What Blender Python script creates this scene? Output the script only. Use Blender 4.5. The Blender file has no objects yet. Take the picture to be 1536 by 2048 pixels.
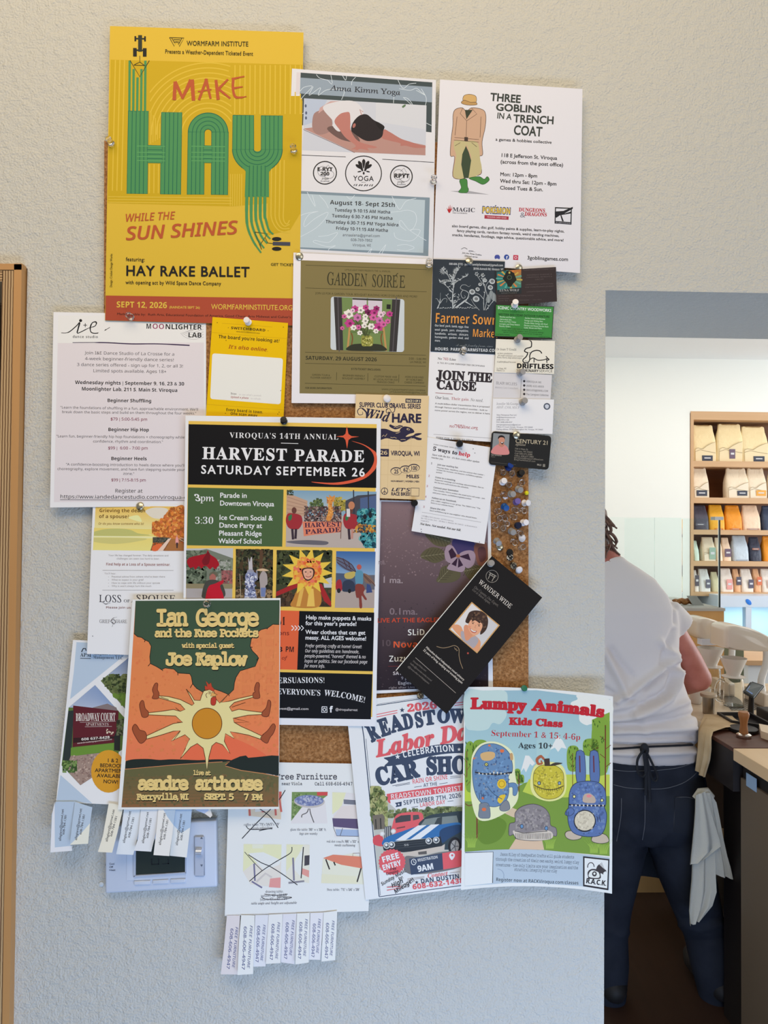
import bpy, bmesh, math, random
from mathutils import Vector, Matrix
from mathutils.geometry import tessellate_polygon

SC = bpy.context.scene
COL = SC.collection
V3 = Vector

# --- camera
F = 1420.0                      # focal length in pixels of the 1536 x 2048 frame
CAM = V3((0.0, -1.03, 1.55))
_yaw, _pit, _rol = math.radians(1.6), math.radians(1.2), math.radians(0.5)
FW = V3((math.sin(_yaw) * math.cos(_pit), math.cos(_yaw) * math.cos(_pit), math.sin(_pit)))
_r = FW.cross(V3((0, 0, 1))).normalized()
_u = _r.cross(FW).normalized()
RT = _r * math.cos(_rol) + _u * math.sin(_rol)
UP = RT.cross(FW).normalized()
_cd = bpy.data.cameras.new('camera')
_cd.sensor_fit = 'HORIZONTAL'
_cd.sensor_width = 36.0
_cd.lens = 36.0 * F / 1536.0
_cd.clip_start = 0.02
_co = bpy.data.objects.new('camera', _cd)
COL.objects.link(_co)
_m = Matrix((RT, UP, -FW)).transposed().to_4x4()
_m.translation = CAM
_co.matrix_world = _m
SC.camera = _co

# --- view transform, world, lights
SC.view_settings.view_transform = 'Standard'
SC.view_settings.look = 'None'
SC.view_settings.exposure = 0.0
SC.view_settings.gamma = 1.0
SC.view_settings.use_curve_mapping = False
_w = bpy.data.worlds.new('daylight')
SC.world = _w
_w.use_nodes = True
_bg = _w.node_tree.nodes['Background']
_bg.inputs['Color'].default_value = (0.88, 0.94, 1.0, 1)
_bg.inputs['Strength'].default_value = 0.25

def area(name, loc, target, sx, sy, power, color):
 d = bpy.data.lights.new(name, 'AREA')
 d.shape = 'RECTANGLE'
 d.size, d.size_y = sx, sy
 d.energy = power
 d.color = color
 o = bpy.data.objects.new(name, d)
 COL.objects.link(o)
 o.location = loc
 o.rotation_euler = (V3(target) - V3(loc)).to_track_quat('-Z', 'Y').to_euler()
 return o

# ceiling lamps of the front room (warm), a cool fill added at floor level to imitate bounced daylight, windows of the cafe
area('ceiling_light', (-0.25, -1.2, 3.0), (-0.15, 0.0, 1.95), 2.0, 0.9, 26, (1.0, 0.80, 0.545))
area('floor_bounce_fill', (0.5, -1.15, 0.03), (0.2, 0.0, 0.62), 1.8, 0.7, 44, (0.44, 0.63, 1.0))
area('window_light_front', (3.2, -2.6, 1.7), (0.0, 0.0, 1.4), 1.6, 1.6, 22, (0.92, 0.96, 1.0))
area('window_light_cafe', (5.6, 2.6, 1.6), (1.0, 3.2, 1.75), 3.4, 1.8, 122, (0.90, 0.96, 1.0))
area('ceiling_light_cafe', (2.4, 3.4, 2.9), (2.4, 3.6, 0.0), 2.4, 1.6, 28, (1.0, 0.93, 0.82))

# --- photo pixels to points on a plane of the place
def ray(px, py):
 return FW + RT * ((px - 768.0) / F) + UP * ((1024.0 - py) / F)

def at_y(px, py, y):
 d = ray(px, py)
 return CAM + d * ((y - CAM.y) / d.y)

def W(px, py, h=0.0):           # on the notice wall, h metres in front of it
 return at_y(px, py, -h)

def R(px, py, D):               # in the cafe, D metres from the camera along y
 return at_y(px, py, CAM.y + D)

def at_z(px, py, z):
 d = ray(px, py)
 return CAM + d * ((z - CAM.z) / d.z)

# --- materials
def lin(c):
 c = c / 255.0
 return c / 12.92 if c <= 0.04045 else ((c + 0.055) / 1.055) ** 2.4

def C(r, g, b, k=1.12):
 return (min(lin(r) * k, 0.92), min(lin(g) * k, 0.92), min(lin(b) * k, 0.92), 1.0)

_mats = {}

def mat(name, rgb, rough=0.5, metal=0.0, spec=0.5, trans=0.0, ior=1.45, bump=None, noise=None, sss=0.0, alpha=1.0, coat=0.0):
 """Principled material; bump=(scale, strength, distance); noise=(scale, rgb2, detail) mixes a second colour in."""
 if name in _mats:
  return _mats[name]
 m = bpy.data.materials.new(name)
 m.use_nodes = True
 nt = m.node_tree
 b = nt.nodes['Principled BSDF']
 col = rgb if len(rgb) == 4 else C(*rgb)
 b.inputs['Base Color'].default_value = col
 b.inputs['Roughness'].default_value = rough
 b.inputs['Metallic'].default_value = metal
 b.inputs['Specular IOR Level'].default_value = spec
 b.inputs['Transmission Weight'].default_value = trans
 b.inputs['IOR'].default_value = ior
 b.inputs['Alpha'].default_value = alpha
 b.inputs['Coat Weight'].default_value = coat
 tc = nt.nodes.new('ShaderNodeTexCoord')
 if noise:
  n = nt.nodes.new('ShaderNodeTexNoise')
  n.inputs['Scale'].default_value = noise[0]
  n.inputs['Detail'].default_value = noise[2] if len(noise) > 2 else 3
  nt.links.new(tc.outputs['Object'], n.inputs['Vector'])
  mx = nt.nodes.new('ShaderNodeMix')
  mx.data_type = 'RGBA'
  mx.inputs['A'].default_value = col
  mx.inputs['B'].default_value = C(*noise[1])
  rp = nt.nodes.new('ShaderNodeMapRange')
  rp.inputs['From Min'].default_value = 0.35
  rp.inputs['From Max'].default_value = 0.65
  nt.links.new(n.outputs['Fac'], rp.inputs['Value'])
  nt.links.new(rp.outputs['Result'], mx.inputs['Factor'])
  nt.links.new(mx.outputs['Result'], b.inputs['Base Color'])
 if bump:
  n2 = nt.nodes.new('ShaderNodeTexNoise')
  n2.inputs['Scale'].default_value = bump[0]
  n2.inputs['Detail'].default_value = 2
  nt.links.new(tc.outputs['Object'], n2.inputs['Vector'])
  bp = nt.nodes.new('ShaderNodeBump')
  bp.inputs['Strength'].default_value = bump[1]
  bp.inputs['Distance'].default_value = bump[2]
  nt.links.new(n2.outputs['Fac'], bp.inputs['Height'])
  nt.links.new(bp.outputs['Normal'], b.inputs['Normal'])
 _mats[name] = m
 return m

def wood(name, c1, c2, axis='Z', scale=14.0, rough=0.45):
 if name in _mats:
  return _mats[name]
 m = mat(name, c1, rough)
 nt = m.node_tree
 b = nt.nodes['Principled BSDF']
 tc = nt.nodes.new('ShaderNodeTexCoord')
 mp = nt.nodes.new('ShaderNodeMapping')
 s = {'X': (0.06, 1, 1), 'Y': (1, 0.06, 1), 'Z': (1, 1, 0.06)}[axis]
 mp.inputs['Scale'].default_value = tuple(v * scale for v in s)
 n = nt.nodes.new('ShaderNodeTexNoise')
 n.inputs['Scale'].default_value = 4.0
 n.inputs['Detail'].default_value = 6
 n.inputs['Distortion'].default_value = 0.6
 mx = nt.nodes.new('ShaderNodeMix')
 mx.data_type = 'RGBA'
 mx.inputs['A'].default_value = C(*c1)
 mx.inputs['B'].default_value = C(*c2)
 nt.links.new(tc.outputs['Object'], mp.inputs['Vector'])
 nt.links.new(mp.outputs['Vector'], n.inputs['Vector'])
 nt.links.new(n.outputs['Fac'], mx.inputs['Factor'])
 nt.links.new(mx.outputs['Result'], b.inputs['Base Color'])
 return m

# printed sheets carry their ink as a colour attribute
PRINT = mat('printed_paper', (200, 200, 200), 0.55, spec=0.2)
_at = PRINT.node_tree.nodes.new('ShaderNodeAttribute')
_at.attribute_name = 'ink'
PRINT.node_tree.links.new(_at.outputs['Color'], PRINT.node_tree.nodes['Principled BSDF'].inputs['Base Color'])
GLOSS = mat('printed_card', (200, 200, 200), 0.28, spec=0.5)
_at = GLOSS.node_tree.nodes.new('ShaderNodeAttribute')
_at.attribute_name = 'ink'
GLOSS.node_tree.links.new(_at.outputs['Color'], GLOSS.node_tree.nodes['Principled BSDF'].inputs['Base Color'])

# --- objects
def tag(o, label=None, cat=None, group=None, kind=None):
 if label:
  o['label'] = label
 if cat:
  o['category'] = cat
 if group:
  o['group'] = group
 if kind:
  o['kind'] = kind
 return o

def link(name, me, parent=None):
 o = bpy.data.objects.new(name, me)
 COL.objects.link(o)
 if parent is not None:
  o.parent = parent
  o.matrix_parent_inverse = Matrix.Translation(-parent.location)
 return o

def thing(name, loc, label, cat, group=None):
 o = bpy.data.objects.new(name, None)
 o.empty_display_size = 0.02
 COL.objects.link(o)
 o.location = loc
 return tag(o, label, cat, group)

class MB:
 """Collects shapes into one mesh."""

 def __init__(s):
  s.bm = bmesh.new()

 def box(s, x0, x1, y0, y1, z0, z1, bev=0.0):
  vs = [s.bm.verts.new((x, y, z)) for x in (x0, x1) for y in (y0, y1) for z in (z0, z1)]
  fs = [s.bm.faces.new([vs[i] for i in q]) for q in ((0, 1, 3, 2), (4, 6, 7, 5), (0, 4, 5, 1), (2, 3, 7, 6), (0, 2, 6, 4), (1, 5, 7, 3))]
  if bev:
   es = list({e for f in fs for e in f.edges})
   bmesh.ops.bevel(s.bm, geom=es, offset=bev, segments=2, profile=0.6, affect='EDGES', clamp_overlap=True)
  return s

 def hexa(s, b, t):
  """b, t: four bottom and four top corners."""
  vb = [s.bm.verts.new(p) for p in b]
  vt = [s.bm.verts.new(p) for p in t]
  s.bm.faces.new(vb[::-1])
  s.bm.faces.new(vt)
  for i in range(4):
   j = (i + 1) % 4
   s.bm.faces.new((vb[i], vb[j], vt[j], vt[i]))
  return s

 def rings(s, rings, cap=True, closed=True):
  """rings: lists of points of equal length, lofted."""
  rv = [[s.bm.verts.new(p) for p in r] for r in rings]
  n = len(rv[0])
  for a, b in zip(rv, rv[1:]):
   for i in range(n if closed else n - 1):
    j = (i + 1) % n
    s.bm.faces.new((a[i], a[j], b[j], b[i]))
  if cap and closed:
   s.bm.faces.new(rv[0][::-1])
   s.bm.faces.new(rv[-1])
  return s

 def lathe(s, prof, o=(0, 0, 0), ax=(0, 0, 1), n=24, cap=True, sq=(1, 1)):
  """prof: (radius, height) pairs along the axis ax from o."""
  ax = V3(ax).normalized()
  e1 = ax.orthogonal().normalized()
  e2 = ax.cross(e1)
  o = V3(o)
  rs = []
  for r, h in prof:
   rs.append([o + ax * h + (e1 * math.cos(2 * math.pi * i / n) * sq[0] + e2 * math.sin(2 * math.pi * i / n) * sq[1]) * max(r, 1e-5) for i in range(n)])
  return s.rings(rs, cap)

 def tube(s, pts, rad, n=10, cap=True, flat=1.0, up=(0, 0, 1)):
  pts = [V3(p) for p in pts]
  rs = rad if isinstance(rad, (list, tuple)) else [rad] * len(pts)
  rings = []
  e1 = None
  for i, p in enumerate(pts):
   t = (pts[min(i + 1, len(pts) - 1)] - pts[max(i - 1, 0)]).normalized()
   if e1 is None:
    e1 = t.cross(V3(up))
    if e1.length < 0.2:
     e1 = t.cross(V3((0, 1, 0)))
   else:
    e1 = e1 - t * e1.dot(t)
   e1.normalize()
   e2 = e1.cross(t)
   rings.append([p + (e1 * math.cos(2 * math.pi * k / n) + e2 * math.sin(2 * math.pi * k / n) * flat) * rs[i] for k in range(n)])
  return s.rings(rings, cap)

 def ball(s, c, r, sx=1, sy=1, sz=1, n=16):
  prof = [(math.sin(math.pi * i / 8), -math.cos(math.pi * i / 8)) for i in range(9)]
  c = V3(c)
  rs = [[c + V3((r * sx * a * math.cos(2 * math.pi * k / n), r * sy * a * math.sin(2 * math.pi * k / n), r * sz * b)) for k in range(n)] for a, b in [(max(p, 1e-3), q) for p, q in prof]]
  return s.rings(rs)

 def prism(s, pts, a, b):
  """pts: outline; a, b: functions outline point -> 3D point of the two faces."""
  tri = tessellate_polygon([[V3((p[0], p[1], 0)) for p in pts]])
  va = [s.bm.verts.new(a(p)) for p in pts]
  vb = [s.bm.verts.new(b(p)) for p in pts]
  for t in tri:
   try:
    s.bm.faces.new([va[i] for i in t])
    s.bm.faces.new([vb[i] for i in reversed(t)])
   except ValueError:
    pass
  n = len(pts)
  for i in range(n):
   j = (i + 1) % n
   s.bm.faces.new((va[i], va[j], vb[j], vb[i]))
  return s

 def mesh(s, name, m, smooth=False):
  bmesh.ops.recalc_face_normals(s.bm, faces=s.bm.faces)
  me = bpy.data.meshes.new(name)
  s.bm.to_mesh(me)
  s.bm.free()
  if m is not None:
   me.materials.append(m)
  if smooth:
   me.polygons.foreach_set('use_smooth', [True] * len(me.polygons))
   try:
    me.set_sharp_from_angle(angle=math.radians(smooth if smooth is not True else 40))
   except Exception:
    pass
  me.update()
  return me

 def obj(s, name, m, parent=None, smooth=False):
  return link(name, s.mesh(name, m, smooth), parent)

def struct(o):
 o['kind'] = 'structure'
 return o

def spl(pts, n=6, closed=False):
 """Catmull-Rom through the points."""
 P = [V3((*p, 0)) if len(p) == 2 else V3(p) for p in pts]
 k = len(P)
 out = []
 rng = range(k) if closed else range(k - 1)
 for i in rng:
  if closed:
   a, b, c, d = P[i - 1], P[i], P[(i + 1) % k], P[(i + 2) % k]
  else:
   a, b, c, d = P[max(i - 1, 0)], P[i], P[i + 1], P[min(i + 2, k - 1)]
  for j in range(n):
   t = j / n
   out.append(0.5 * (2 * b + (c - a) * t + (2 * a - 5 * b + 4 * c - d) * t * t + (3 * b - a - 3 * c + d) * t ** 3))
 if not closed:
  out.append(P[-1])
 dim = len(pts[0])
 return [tuple(q[:dim]) for q in out]

# --- lettering
STY = {'s': None, 'r': (0x1d5a0, 0x1d5ba, 0x1d7e2), 'b': (0x1d5d4, 0x1d5ee, 0x1d7ec), 'i': (0x1d608, 0x1d622, 0x1d7e2),
       'z': (0x1d63c, 0x1d656, 0x1d7ec), 'B': (0x1d400, 0x1d41a, 0x1d7ce), 'I': (0x1d434, 0x1d44e, 0x1d7ce),
       'J': (0x1d468, 0x1d482, 0x1d7ce), 'R': (0x1d434, 0x1d44e, 0x1d7ce), 'm': (0x1d670, 0x1d68a, 0x1d7f6), 'S': (0x1d4d0, 0x1d4ea, 0x1d7ce)}

def glyph_char(c, st):
 u = STY[st]
 if u is None:
  return c
 if 'A' <= c <= 'Z':
  return chr(u[0] + ord(c) - 65)
 if 'a' <= c <= 'z':
  return '\u210e' if (st in 'IR' and c == 'h') else chr(u[1] + ord(c) - 97)
 if c.isdigit():
  return chr(u[2] + ord(c) - 48)
 return c

GL = {}

def bolder(v, f, adv, w):
 """the glyph with a border of width w added outside its outline."""
 key = lambda p: (round(p[0], 5), round(p[1], 5))
 ed = {}
 for t in f:
  c = (sum(v[i][0] for i in t) / len(t), sum(v[i][1] for i in t) / len(t))
  for i in range(len(t)):
   a, b = key(v[t[i]]), key(v[t[(i + 1) % len(t)]])
   ed.setdefault((a, b) if a < b else (b, a), []).append(c)
 V, Fc, nb = list(v), list(f), {}
 for (a, b), cs in ed.items():
  l = math.dist(a, b)
  if len(cs) != 1 or l < 1e-6:
   continue
  tx, ty = (b[0] - a[0]) / l, (b[1] - a[1]) / l
  nx, ny = -ty, tx
  if (cs[0][0] - a[0]) * nx + (cs[0][1] - a[1]) * ny > 0:
   nx, ny = -nx, -ny
  nb.setdefault(a, []).append((tx, ty, nx, ny))
  nb.setdefault(b, []).append((-tx, -ty, nx, ny))
  k = len(V)
  V += [a, b, (b[0] + nx * w, b[1] + ny * w), (a[0] + nx * w, a[1] + ny * w)]
  Fc.append((k, k + 1, k + 2, k + 3))
 for p, d in nb.items():
  if len(d) == 2 and d[0][0] * d[1][2] + d[0][1] * d[1][3] < -0.03:
   (_, _, ax, ay), (_, _, bx, by) = d
   mx, my = ax + bx, ay + by
   l = math.hypot(mx, my)
   k = len(V)
   V += [p, (p[0] + ax * w, p[1] + ay * w)]
   if l > .1:
    V.append((p[0] + mx / l * w, p[1] + my / l * w))
   V.append((p[0] + bx * w, p[1] + by * w))
   Fc.append(tuple(range(k, len(V))))
 return V, Fc, adv, len(v)

def style(st, off):
 """offsets the outlines can bear: very thin serif letters come from the light face instead."""
 if st == 'B' and off < -0.012:
  return 'R', max(off + 0.025, 0.0) * 0.25 + 0.004
 if off < 0:
  return st, max(off, -0.012)
 return st, off

def make_glyphs(keys):
 """keys: (style, char, offset). Fills GL with (verts, tris, advance); each style's cap height under (style, None)."""
 want = set(keys)
 keys = {(st, ch, min(of, 0.0)) for st, ch, of in want} | {(st, 'H', 0.0) for st, ch, of in want}
 bars = {k[2] for k in keys}
 obs = {}
 tmp = bpy.data.collections.new('lettering_scratch')
 COL.children.link(tmp)

 def mk(body, of):
  cu = bpy.data.curves.new('g', 'FONT')
  cu.body = body
  cu.size = 1.0
  cu.offset = of
  cu.resolution_u = 3
  o = bpy.data.objects.new('g', cu)
  tmp.objects.link(o)
  return o
 for of in bars:
  obs[('|', of)] = mk('|', of)
 for k in keys:
  obs[k] = mk(glyph_char(k[1], k[0]) + '|', k[2])
 bpy.context.view_layer.update()
 dg = bpy.context.evaluated_depsgraph_get()

 def grab(o):
  ev = o.evaluated_get(dg)
  me = ev.to_mesh()
  v = [(q.co.x, q.co.y) for q in me.vertices]
  f = [tuple(p.vertices) for p in me.polygons]
  ev.to_mesh_clear()
  return v, f
 barx = {}
 for of in bars:
  v, f = grab(obs[('|', of)])
  barx[of] = (min(q[0] for q in v), max(q[0] for q in v))
 for k in keys:
  v, f = grab(obs[k])
  b0, b1 = barx[k[2]]
  adv = max(q[0] for q in v) - b1
  lim = adv + b0 - 1e-4
  keep = [t for t in f if sum(v[i][0] for i in t) / len(t) < lim]
  ids = sorted({i for t in keep for i in t})
  re = {i: n for n, i in enumerate(ids)}
  pv = [v[i] for i in ids]
  if k[0] == 'R':
   pv = [(x - 0.27 * y + 0.03, y) for x, y in pv]
  GL[k] = (pv, [tuple(re[i] for i in t) for t in keep], adv, len(pv))
 for st in {k[0] for k in keys}:
  GL[(st, None)] = max(q[1] for q in GL[(st, 'H', 0.0)][0])
 for st, ch, of in want:
  if of > 0:
   GL[(st, ch, of)] = bolder(*GL[(st, ch, 0.0)][:3], of)
 cus = [o.data for o in obs.values()]
 for o in list(obs.values()):
  bpy.data.objects.remove(o)
 for c in cus:
  bpy.data.curves.remove(c)
 bpy.data.collections.remove(tmp)

# --- printed sheets
SHEETS = []
E_TOP, E_MID, E_LOW = (1.12, 1.0, .86), (.75, .75, .77), (.70, .82, 1.06)     # light on the wall high, halfway and low
STEP = 0.0000025                  # each layer of ink lies this much above the one before

class Sheet:
 def __init__(s, name, label, cat, h, corners, paper=(226, 220, 218), bow=(0, 0, 0, 0), curl=None, thick=0.0003, gloss=False, group=None, part='paper', radius=0, cut=24.0):
  s.h, s.q, s.bow, s.curl, s.thick = h, corners, bow, curl, thick
  s.mat = GLOSS if gloss else PRINT
  s.paper = C(*paper)
  xs = [p[0] for p in corners]
  ys = [p[1] for p in corners]
  s.bb = (min(xs), min(ys), max(xs), max(ys))
  s.root = thing(name, W(sum(xs) / 4, sum(ys) / 4, h), label, cat, group)
  s.parts = {}
  s.order = []
  s.ops = []
  s.plift = {}
  s.node = {}
  s.cur = None
  s.v = (0, 0, 1.0)
  s.t = (0.0, 0.0)
  s.paper_part = part
  s.radius = radius
  s.cut = cut
  SHEETS.append(s)

 # coordinates
 def V(s, ox, oy, k, tilt=None):
  s.v = (ox, oy, k)
  if tilt is not None:
   s.t = tilt
  return s

 def x(s, p):
  return (s.v[0] + p[0] / s.v[2], s.v[1] + p[1] / s.v[2])

 def part(s, name, label=None):
  s.cur = name
  if name not in s.parts:
   s.parts[name] = label
   s.order.append(name)
  return s

 def add(s, verts, faces, cols):
  v = [s.x(p) for p in verts]
  if s.cur not in s.plift and not any(s.bow):
   (ax, ay), (bx, by), (cx, cy), (dx, dy) = s.q
   out = []
   for x, y in v:
    l = ax + (dx - ax) * (y - ay) / (dy - ay) + .6
    r = bx + (cx - bx) * (y - by) / (cy - by) - .6
    if abs(bx - ax) > 2 * abs(by - ay):
     x = min(max(x, l), r)
     t = ay + (by - ay) * (x - ax) / (bx - ax) + .6
     b = dy + (cy - dy) * (x - dx) / (cx - dx) - .6
     y = min(max(y, t), b)
    out.append((x, y))
   v = out
  s.ops.append(('m', s.cur, v, faces, cols))
  return s

 # shapes
 def P(s, pts, c):
  tri = tessellate_polygon([[V3((p[0], p[1], 0)) for p in pts]])
  return s.add(pts, [tuple(t) for t in tri], C(*c))

 def Q(s, x0, y0, x1, y1, c):
  a, b = s.t
  f = lambda x, y: (x + b * (y - y0), y + a * (x - x0))
  return s.add([f(x0, y0), f(x1, y0), f(x1, y1), f(x0, y1)], [(0, 1, 2, 3)], C(*c))

 def quad(s, x0, y0, x1, y1):
  a, b = s.t
  f = lambda x, y: (x + b * (y - y0), y + a * (x - x0))
  return [f(x0, y0), f(x1, y0), f(x1, y1), f(x0, y1)]

 def B(s, pts, c, n=6):
  return s.P(spl(pts, n, True), c)

 def RQ(s, q, r, c):
  """four-cornered panel with rounded corners."""
  out = []
  for i in range(4):
   p, a, b = q[i], q[i - 1], q[(i + 1) % 4]
   da, db = math.dist(p, a), math.dist(p, b)
   p0 = (p[0] + (a[0] - p[0]) * r / da, p[1] + (a[1] - p[1]) * r / da)
   p2 = (p[0] + (b[0] - p[0]) * r / db, p[1] + (b[1] - p[1]) * r / db)
   for k in range(6):
    t = k / 5
    out.append(tuple(p0[j] * (1 - t) ** 2 + p[j] * 2 * t * (1 - t) + p2[j] * t * t for j in (0, 1)))
  return s.P(out, c)

 def E(s, cx, cy, rx, ry, c, rot=0, n=28):
  k, m = math.cos(rot), math.sin(rot)
  pts = []
  for i in range(n):
   a = 2 * math.pi * i / n
   u, v = rx * math.cos(a), ry * math.sin(a)
   pts.append((cx + u * k - v * m, cy + u * m + v * k))
  return s.add(pts, [tuple(range(n))], C(*c))

 def O(s, cx, cy, rx, ry, w, c, a0=0, a1=360, n=40):
  vs, fs = [], []
  for i in range(n + 1):
   a = math.radians(a0 + (a1 - a0) * i / n)
   for k in (1, -1):
    vs.append((cx + (rx + k * w / 2) * math.cos(a), cy + (ry + k * w / 2) * math.sin(a)))
  for i in range(n):
   fs.append((2 * i, 2 * i + 1, 2 * i + 3, 2 * i + 2))
  return s.add(vs, fs, C(*c))

 def L(s, pts, w, c):
  """ribbon along the points; w a number or one width per point."""
  ws = w if isinstance(w, (list, tuple)) else [w] * len(pts)
  vs, fs = [], []
  n = len(pts)
  if len(ws) != n:
   ws = [ws[0] + (ws[-1] - ws[0]) * i / (n - 1) for i in range(n)] if len(ws) == 2 else [ws[min(int(i * len(ws) / n), len(ws) - 1)] for i in range(n)]
  for i, p in enumerate(pts):
   a, b = pts[max(i - 1, 0)], pts[min(i + 1, n - 1)]
   tx, ty = b[0] - a[0], b[1] - a[1]
   l = math.hypot(tx, ty) or 1
   nx, ny = -ty / l * ws[i] / 2, tx / l * ws[i] / 2
   vs += [(p[0] + nx, p[1] + ny), (p[0] - nx, p[1] - ny)]
  for i in range(n - 1):
   fs.append((2 * i, 2 * i + 1, 2 * i + 3, 2 * i + 2))
  return s.add(vs, fs, C(*c))

 def LL(s, lines, w, c):
  for l in lines:
   s.L(l, w, c)
  return s

 def S(s, pts, w, c, n=7):
  return s.L(spl(pts, n), w, c)

 def outline(s, pts, fill, w, c, n=6, smooth=True):
  q = spl(pts, n, True) if smooth else list(pts)
  s.P(q, fill)
  return s.L(q + [q[0], q[1]], w, c)

 def G(s, quad, top, bot, n=8):
  """quad filled from one colour at its top edge to another at its bottom."""
  a, b, c, d = quad
  vs, cs, fs = [], [], []
  for i in range(n + 1):
   t = i / n
   vs += [(a[0] + (d[0] - a[0]) * t, a[1] + (d[1] - a[1]) * t), (b[0] + (c[0] - b[0]) * t, b[1] + (c[1] - b[1]) * t)]
   k = [top[j] + (bot[j] - top[j]) * t for j in range(3)]
   cs += [C(*k)] * 2
  for i in range(n):
   fs.append((2 * i, 2 * i + 1, 2 * i + 3, 2 * i + 2))
  return s.add(vs, fs, cs)

 def K(s, x0, y0, x1, y1, n, size, cols, seed=1, inside=None, asp=1.0):
  """scattered dabs of ink."""
  rn = random.Random(seed)
  vs, fs, cs = [], [], []
  while n > 0:
   n -= 1
   cx, cy = rn.uniform(x0, x1), rn.uniform(y0, y1)
   if inside and not pip(inside, cx, cy):
    continue
   r = size * rn.uniform(0.5, 1.3)
   a0 = rn.uniform(0, 6.28)
   b = len(vs)
   c = C(*rn.choice(cols))
   for i in range(6):
    a = a0 + i * math.pi / 3
    q = r * rn.uniform(0.7, 1.15)
    vs.append((min(max(cx + q * math.cos(a), x0), x1), min(max(cy + q * asp * math.sin(a), y0), y1)))
    cs.append(c)
   fs.append(tuple(range(b, b + 6)))
  s.add(vs, fs, cs)
  s.ops[-1] = s.ops[-1] + (8,)
  return s

 def lv(s, k):
  """starts the following ink at this layer."""
  s.ops.append(('k', k))
  return s

 def T(s, txt, x0, y0, x1, y1, cap, st='s', c=(30, 28, 30), off=0.0, sp=0.0, arc=0.0):
  """txt on the baseline from (x0, y0) to (x1, y1), cap height cap; arc bows the baseline upwards at its middle."""
  st, off = style(st, off)
  s.ops.append(('t', s.cur, txt, s.x((x0, y0)), s.x((x1, y1)), cap / s.v[2], st, C(*c), off, sp, arc / s.v[2]))
  return s

 def TT(s, rows, cap, st='s', c=(30, 28, 30), off=0.0):
  for r in rows:
   s.T(*r, cap, st, c, off)
  return s

 # building
 def uv(s, p):
  return ((p[0] - s.bb[0]) / (s.bb[2] - s.bb[0]), (p[1] - s.bb[1]) / (s.bb[3] - s.bb[1]))

 def lift(s, p):
  if not s.curl:
   return s.h
  st = s.cut
  x, y = p[0] / st, p[1] / st
  i, j = math.floor(x), math.floor(y)
  f, g = x - i, y - j
  q = []
  for a, b in ((i, j), (i + 1, j), (i, j + 1), (i + 1, j + 1)):
   if (a, b) not in s.node:
    s.node[(a, b)] = s.curl(*s.uv((a * st, b * st)))
   q.append(s.node[(a, b)])
  return s.h + (q[0] * (1 - f) + q[1] * f) * (1 - g) + (q[2] * (1 - f) + q[3] * f) * g

 def ink(s, c):
  """ink and paper colours, read off the photo under its mixed warm and cool light, brought back to plain reflectance."""
  y = (s.bb[1] + s.bb[3]) / 2
  k = [max(a + (b - a) * (y - y0) / (y1 - y0), .5) for y0, y1, A, B in ((80, 900, E_TOP, E_MID), (900, 1950, E_MID, E_LOW)) if y < y1 or y0 == 900 for a, b in zip(A, B)][:3]
  return (min(c[0] / k[0] / 1.12, .9), min(c[1] / k[1] / 1.12, .9), min(c[2] / k[2] / 1.12, .9), 1.0)

 def build(s):
  root = s.root
  # the sheet itself
  a, b, c, d = [V3((*p, 0)) for p in s.q]
  n = (14 if s.cut > 20 else 40) if (s.curl or any(s.bow)) else 1

  def edge(p, q, bow, t):
   e = q - p
   nn = V3((e.y, -e.x, 0)).normalized()
   return p + e * t + nn * (bow * 4 * t * (1 - t))
  bm = bmesh.new()
  lay = bm.verts.layers.float_color.new('ink')
  if s.radius:
   ctr = (a + b + c + d) / 4
   pts = []
   for p, prev, nxt in ((a, d, b), (b, a, c), (c, b, d), (d, c, a)):
    for i in range(6):
     t = i / 5
     p0 = p + (prev - p).normalized() * s.radius
     p2 = p + (nxt - p).normalized() * s.radius
     pts.append(p0 * (1 - t) ** 2 + p * 2 * t * (1 - t) + p2 * t * t)
   fr = [bm.verts.new(W(p.x, p.y, s.lift((p.x, p.y)))) for p in pts]
   bk = [bm.verts.new(W(p.x, p.y, s.lift((p.x, p.y)) - s.thick)) for p in pts]
   bm.faces.new(fr)
   bm.faces.new(bk[::-1])
   for i in range(len(fr)):
    j = (i + 1) % len(fr)
    bm.faces.new((fr[i], fr[j], bk[j], bk[i]))
  else:
   gf, gb = [], []
   for j in range(n + 1):
    v = j / n
    rf, rb = [], []
    for i in range(n + 1):
     u = i / n
     top, bot = edge(a, b, s.bow[0], u), edge(d, c, -s.bow[2], u)
     lef, rig = edge(a, d, -s.bow[3], v), edge(b, c, s.bow[1], v)
     p = top * (1 - v) + bot * v + lef * (1 - u) + rig * u - (a * (1 - u) * (1 - v) + b * u * (1 - v) + d * (1 - u) * v + c * u * v)
     q = (p.x, p.y)
     rf.append(bm.verts.new(W(*q, s.lift(q))))
     rb.append(bm.verts.new(W(*q, s.lift(q) - s.thick)))
    gf.append(rf)
    gb.append(rb)
   for j in range(n):
    for i in range(n):
     bm.faces.new((gf[j][i], gf[j + 1][i], gf[j + 1][i + 1], gf[j][i + 1]))
     bm.faces.new((gb[j][i], gb[j][i + 1], gb[j + 1][i + 1], gb[j + 1][i]))
   rim = [(0, i) for i in range(n)] + [(i, n) for i in range(n)] + [(n, n - i) for i in range(n)] + [(n - i, 0) for i in range(n)]
   for k in range(len(rim)):
    (j0, i0), (j1, i1) = rim[k], rim[(k + 1) % len(rim)]
    bm.faces.new((gf[j0][i0], gf[j1][i1], gb[j1][i1], gb[j0][i0]))
  for v in bm.verts:
   v[lay] = s.ink(s.paper)
  bmesh.ops.recalc_face_normals(bm, faces=bm.faces)
  me = bpy.data.meshes.new(s.paper_part)
  bm.to_mesh(me)
  bm.free()
  me.materials.append(s.mat)
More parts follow.
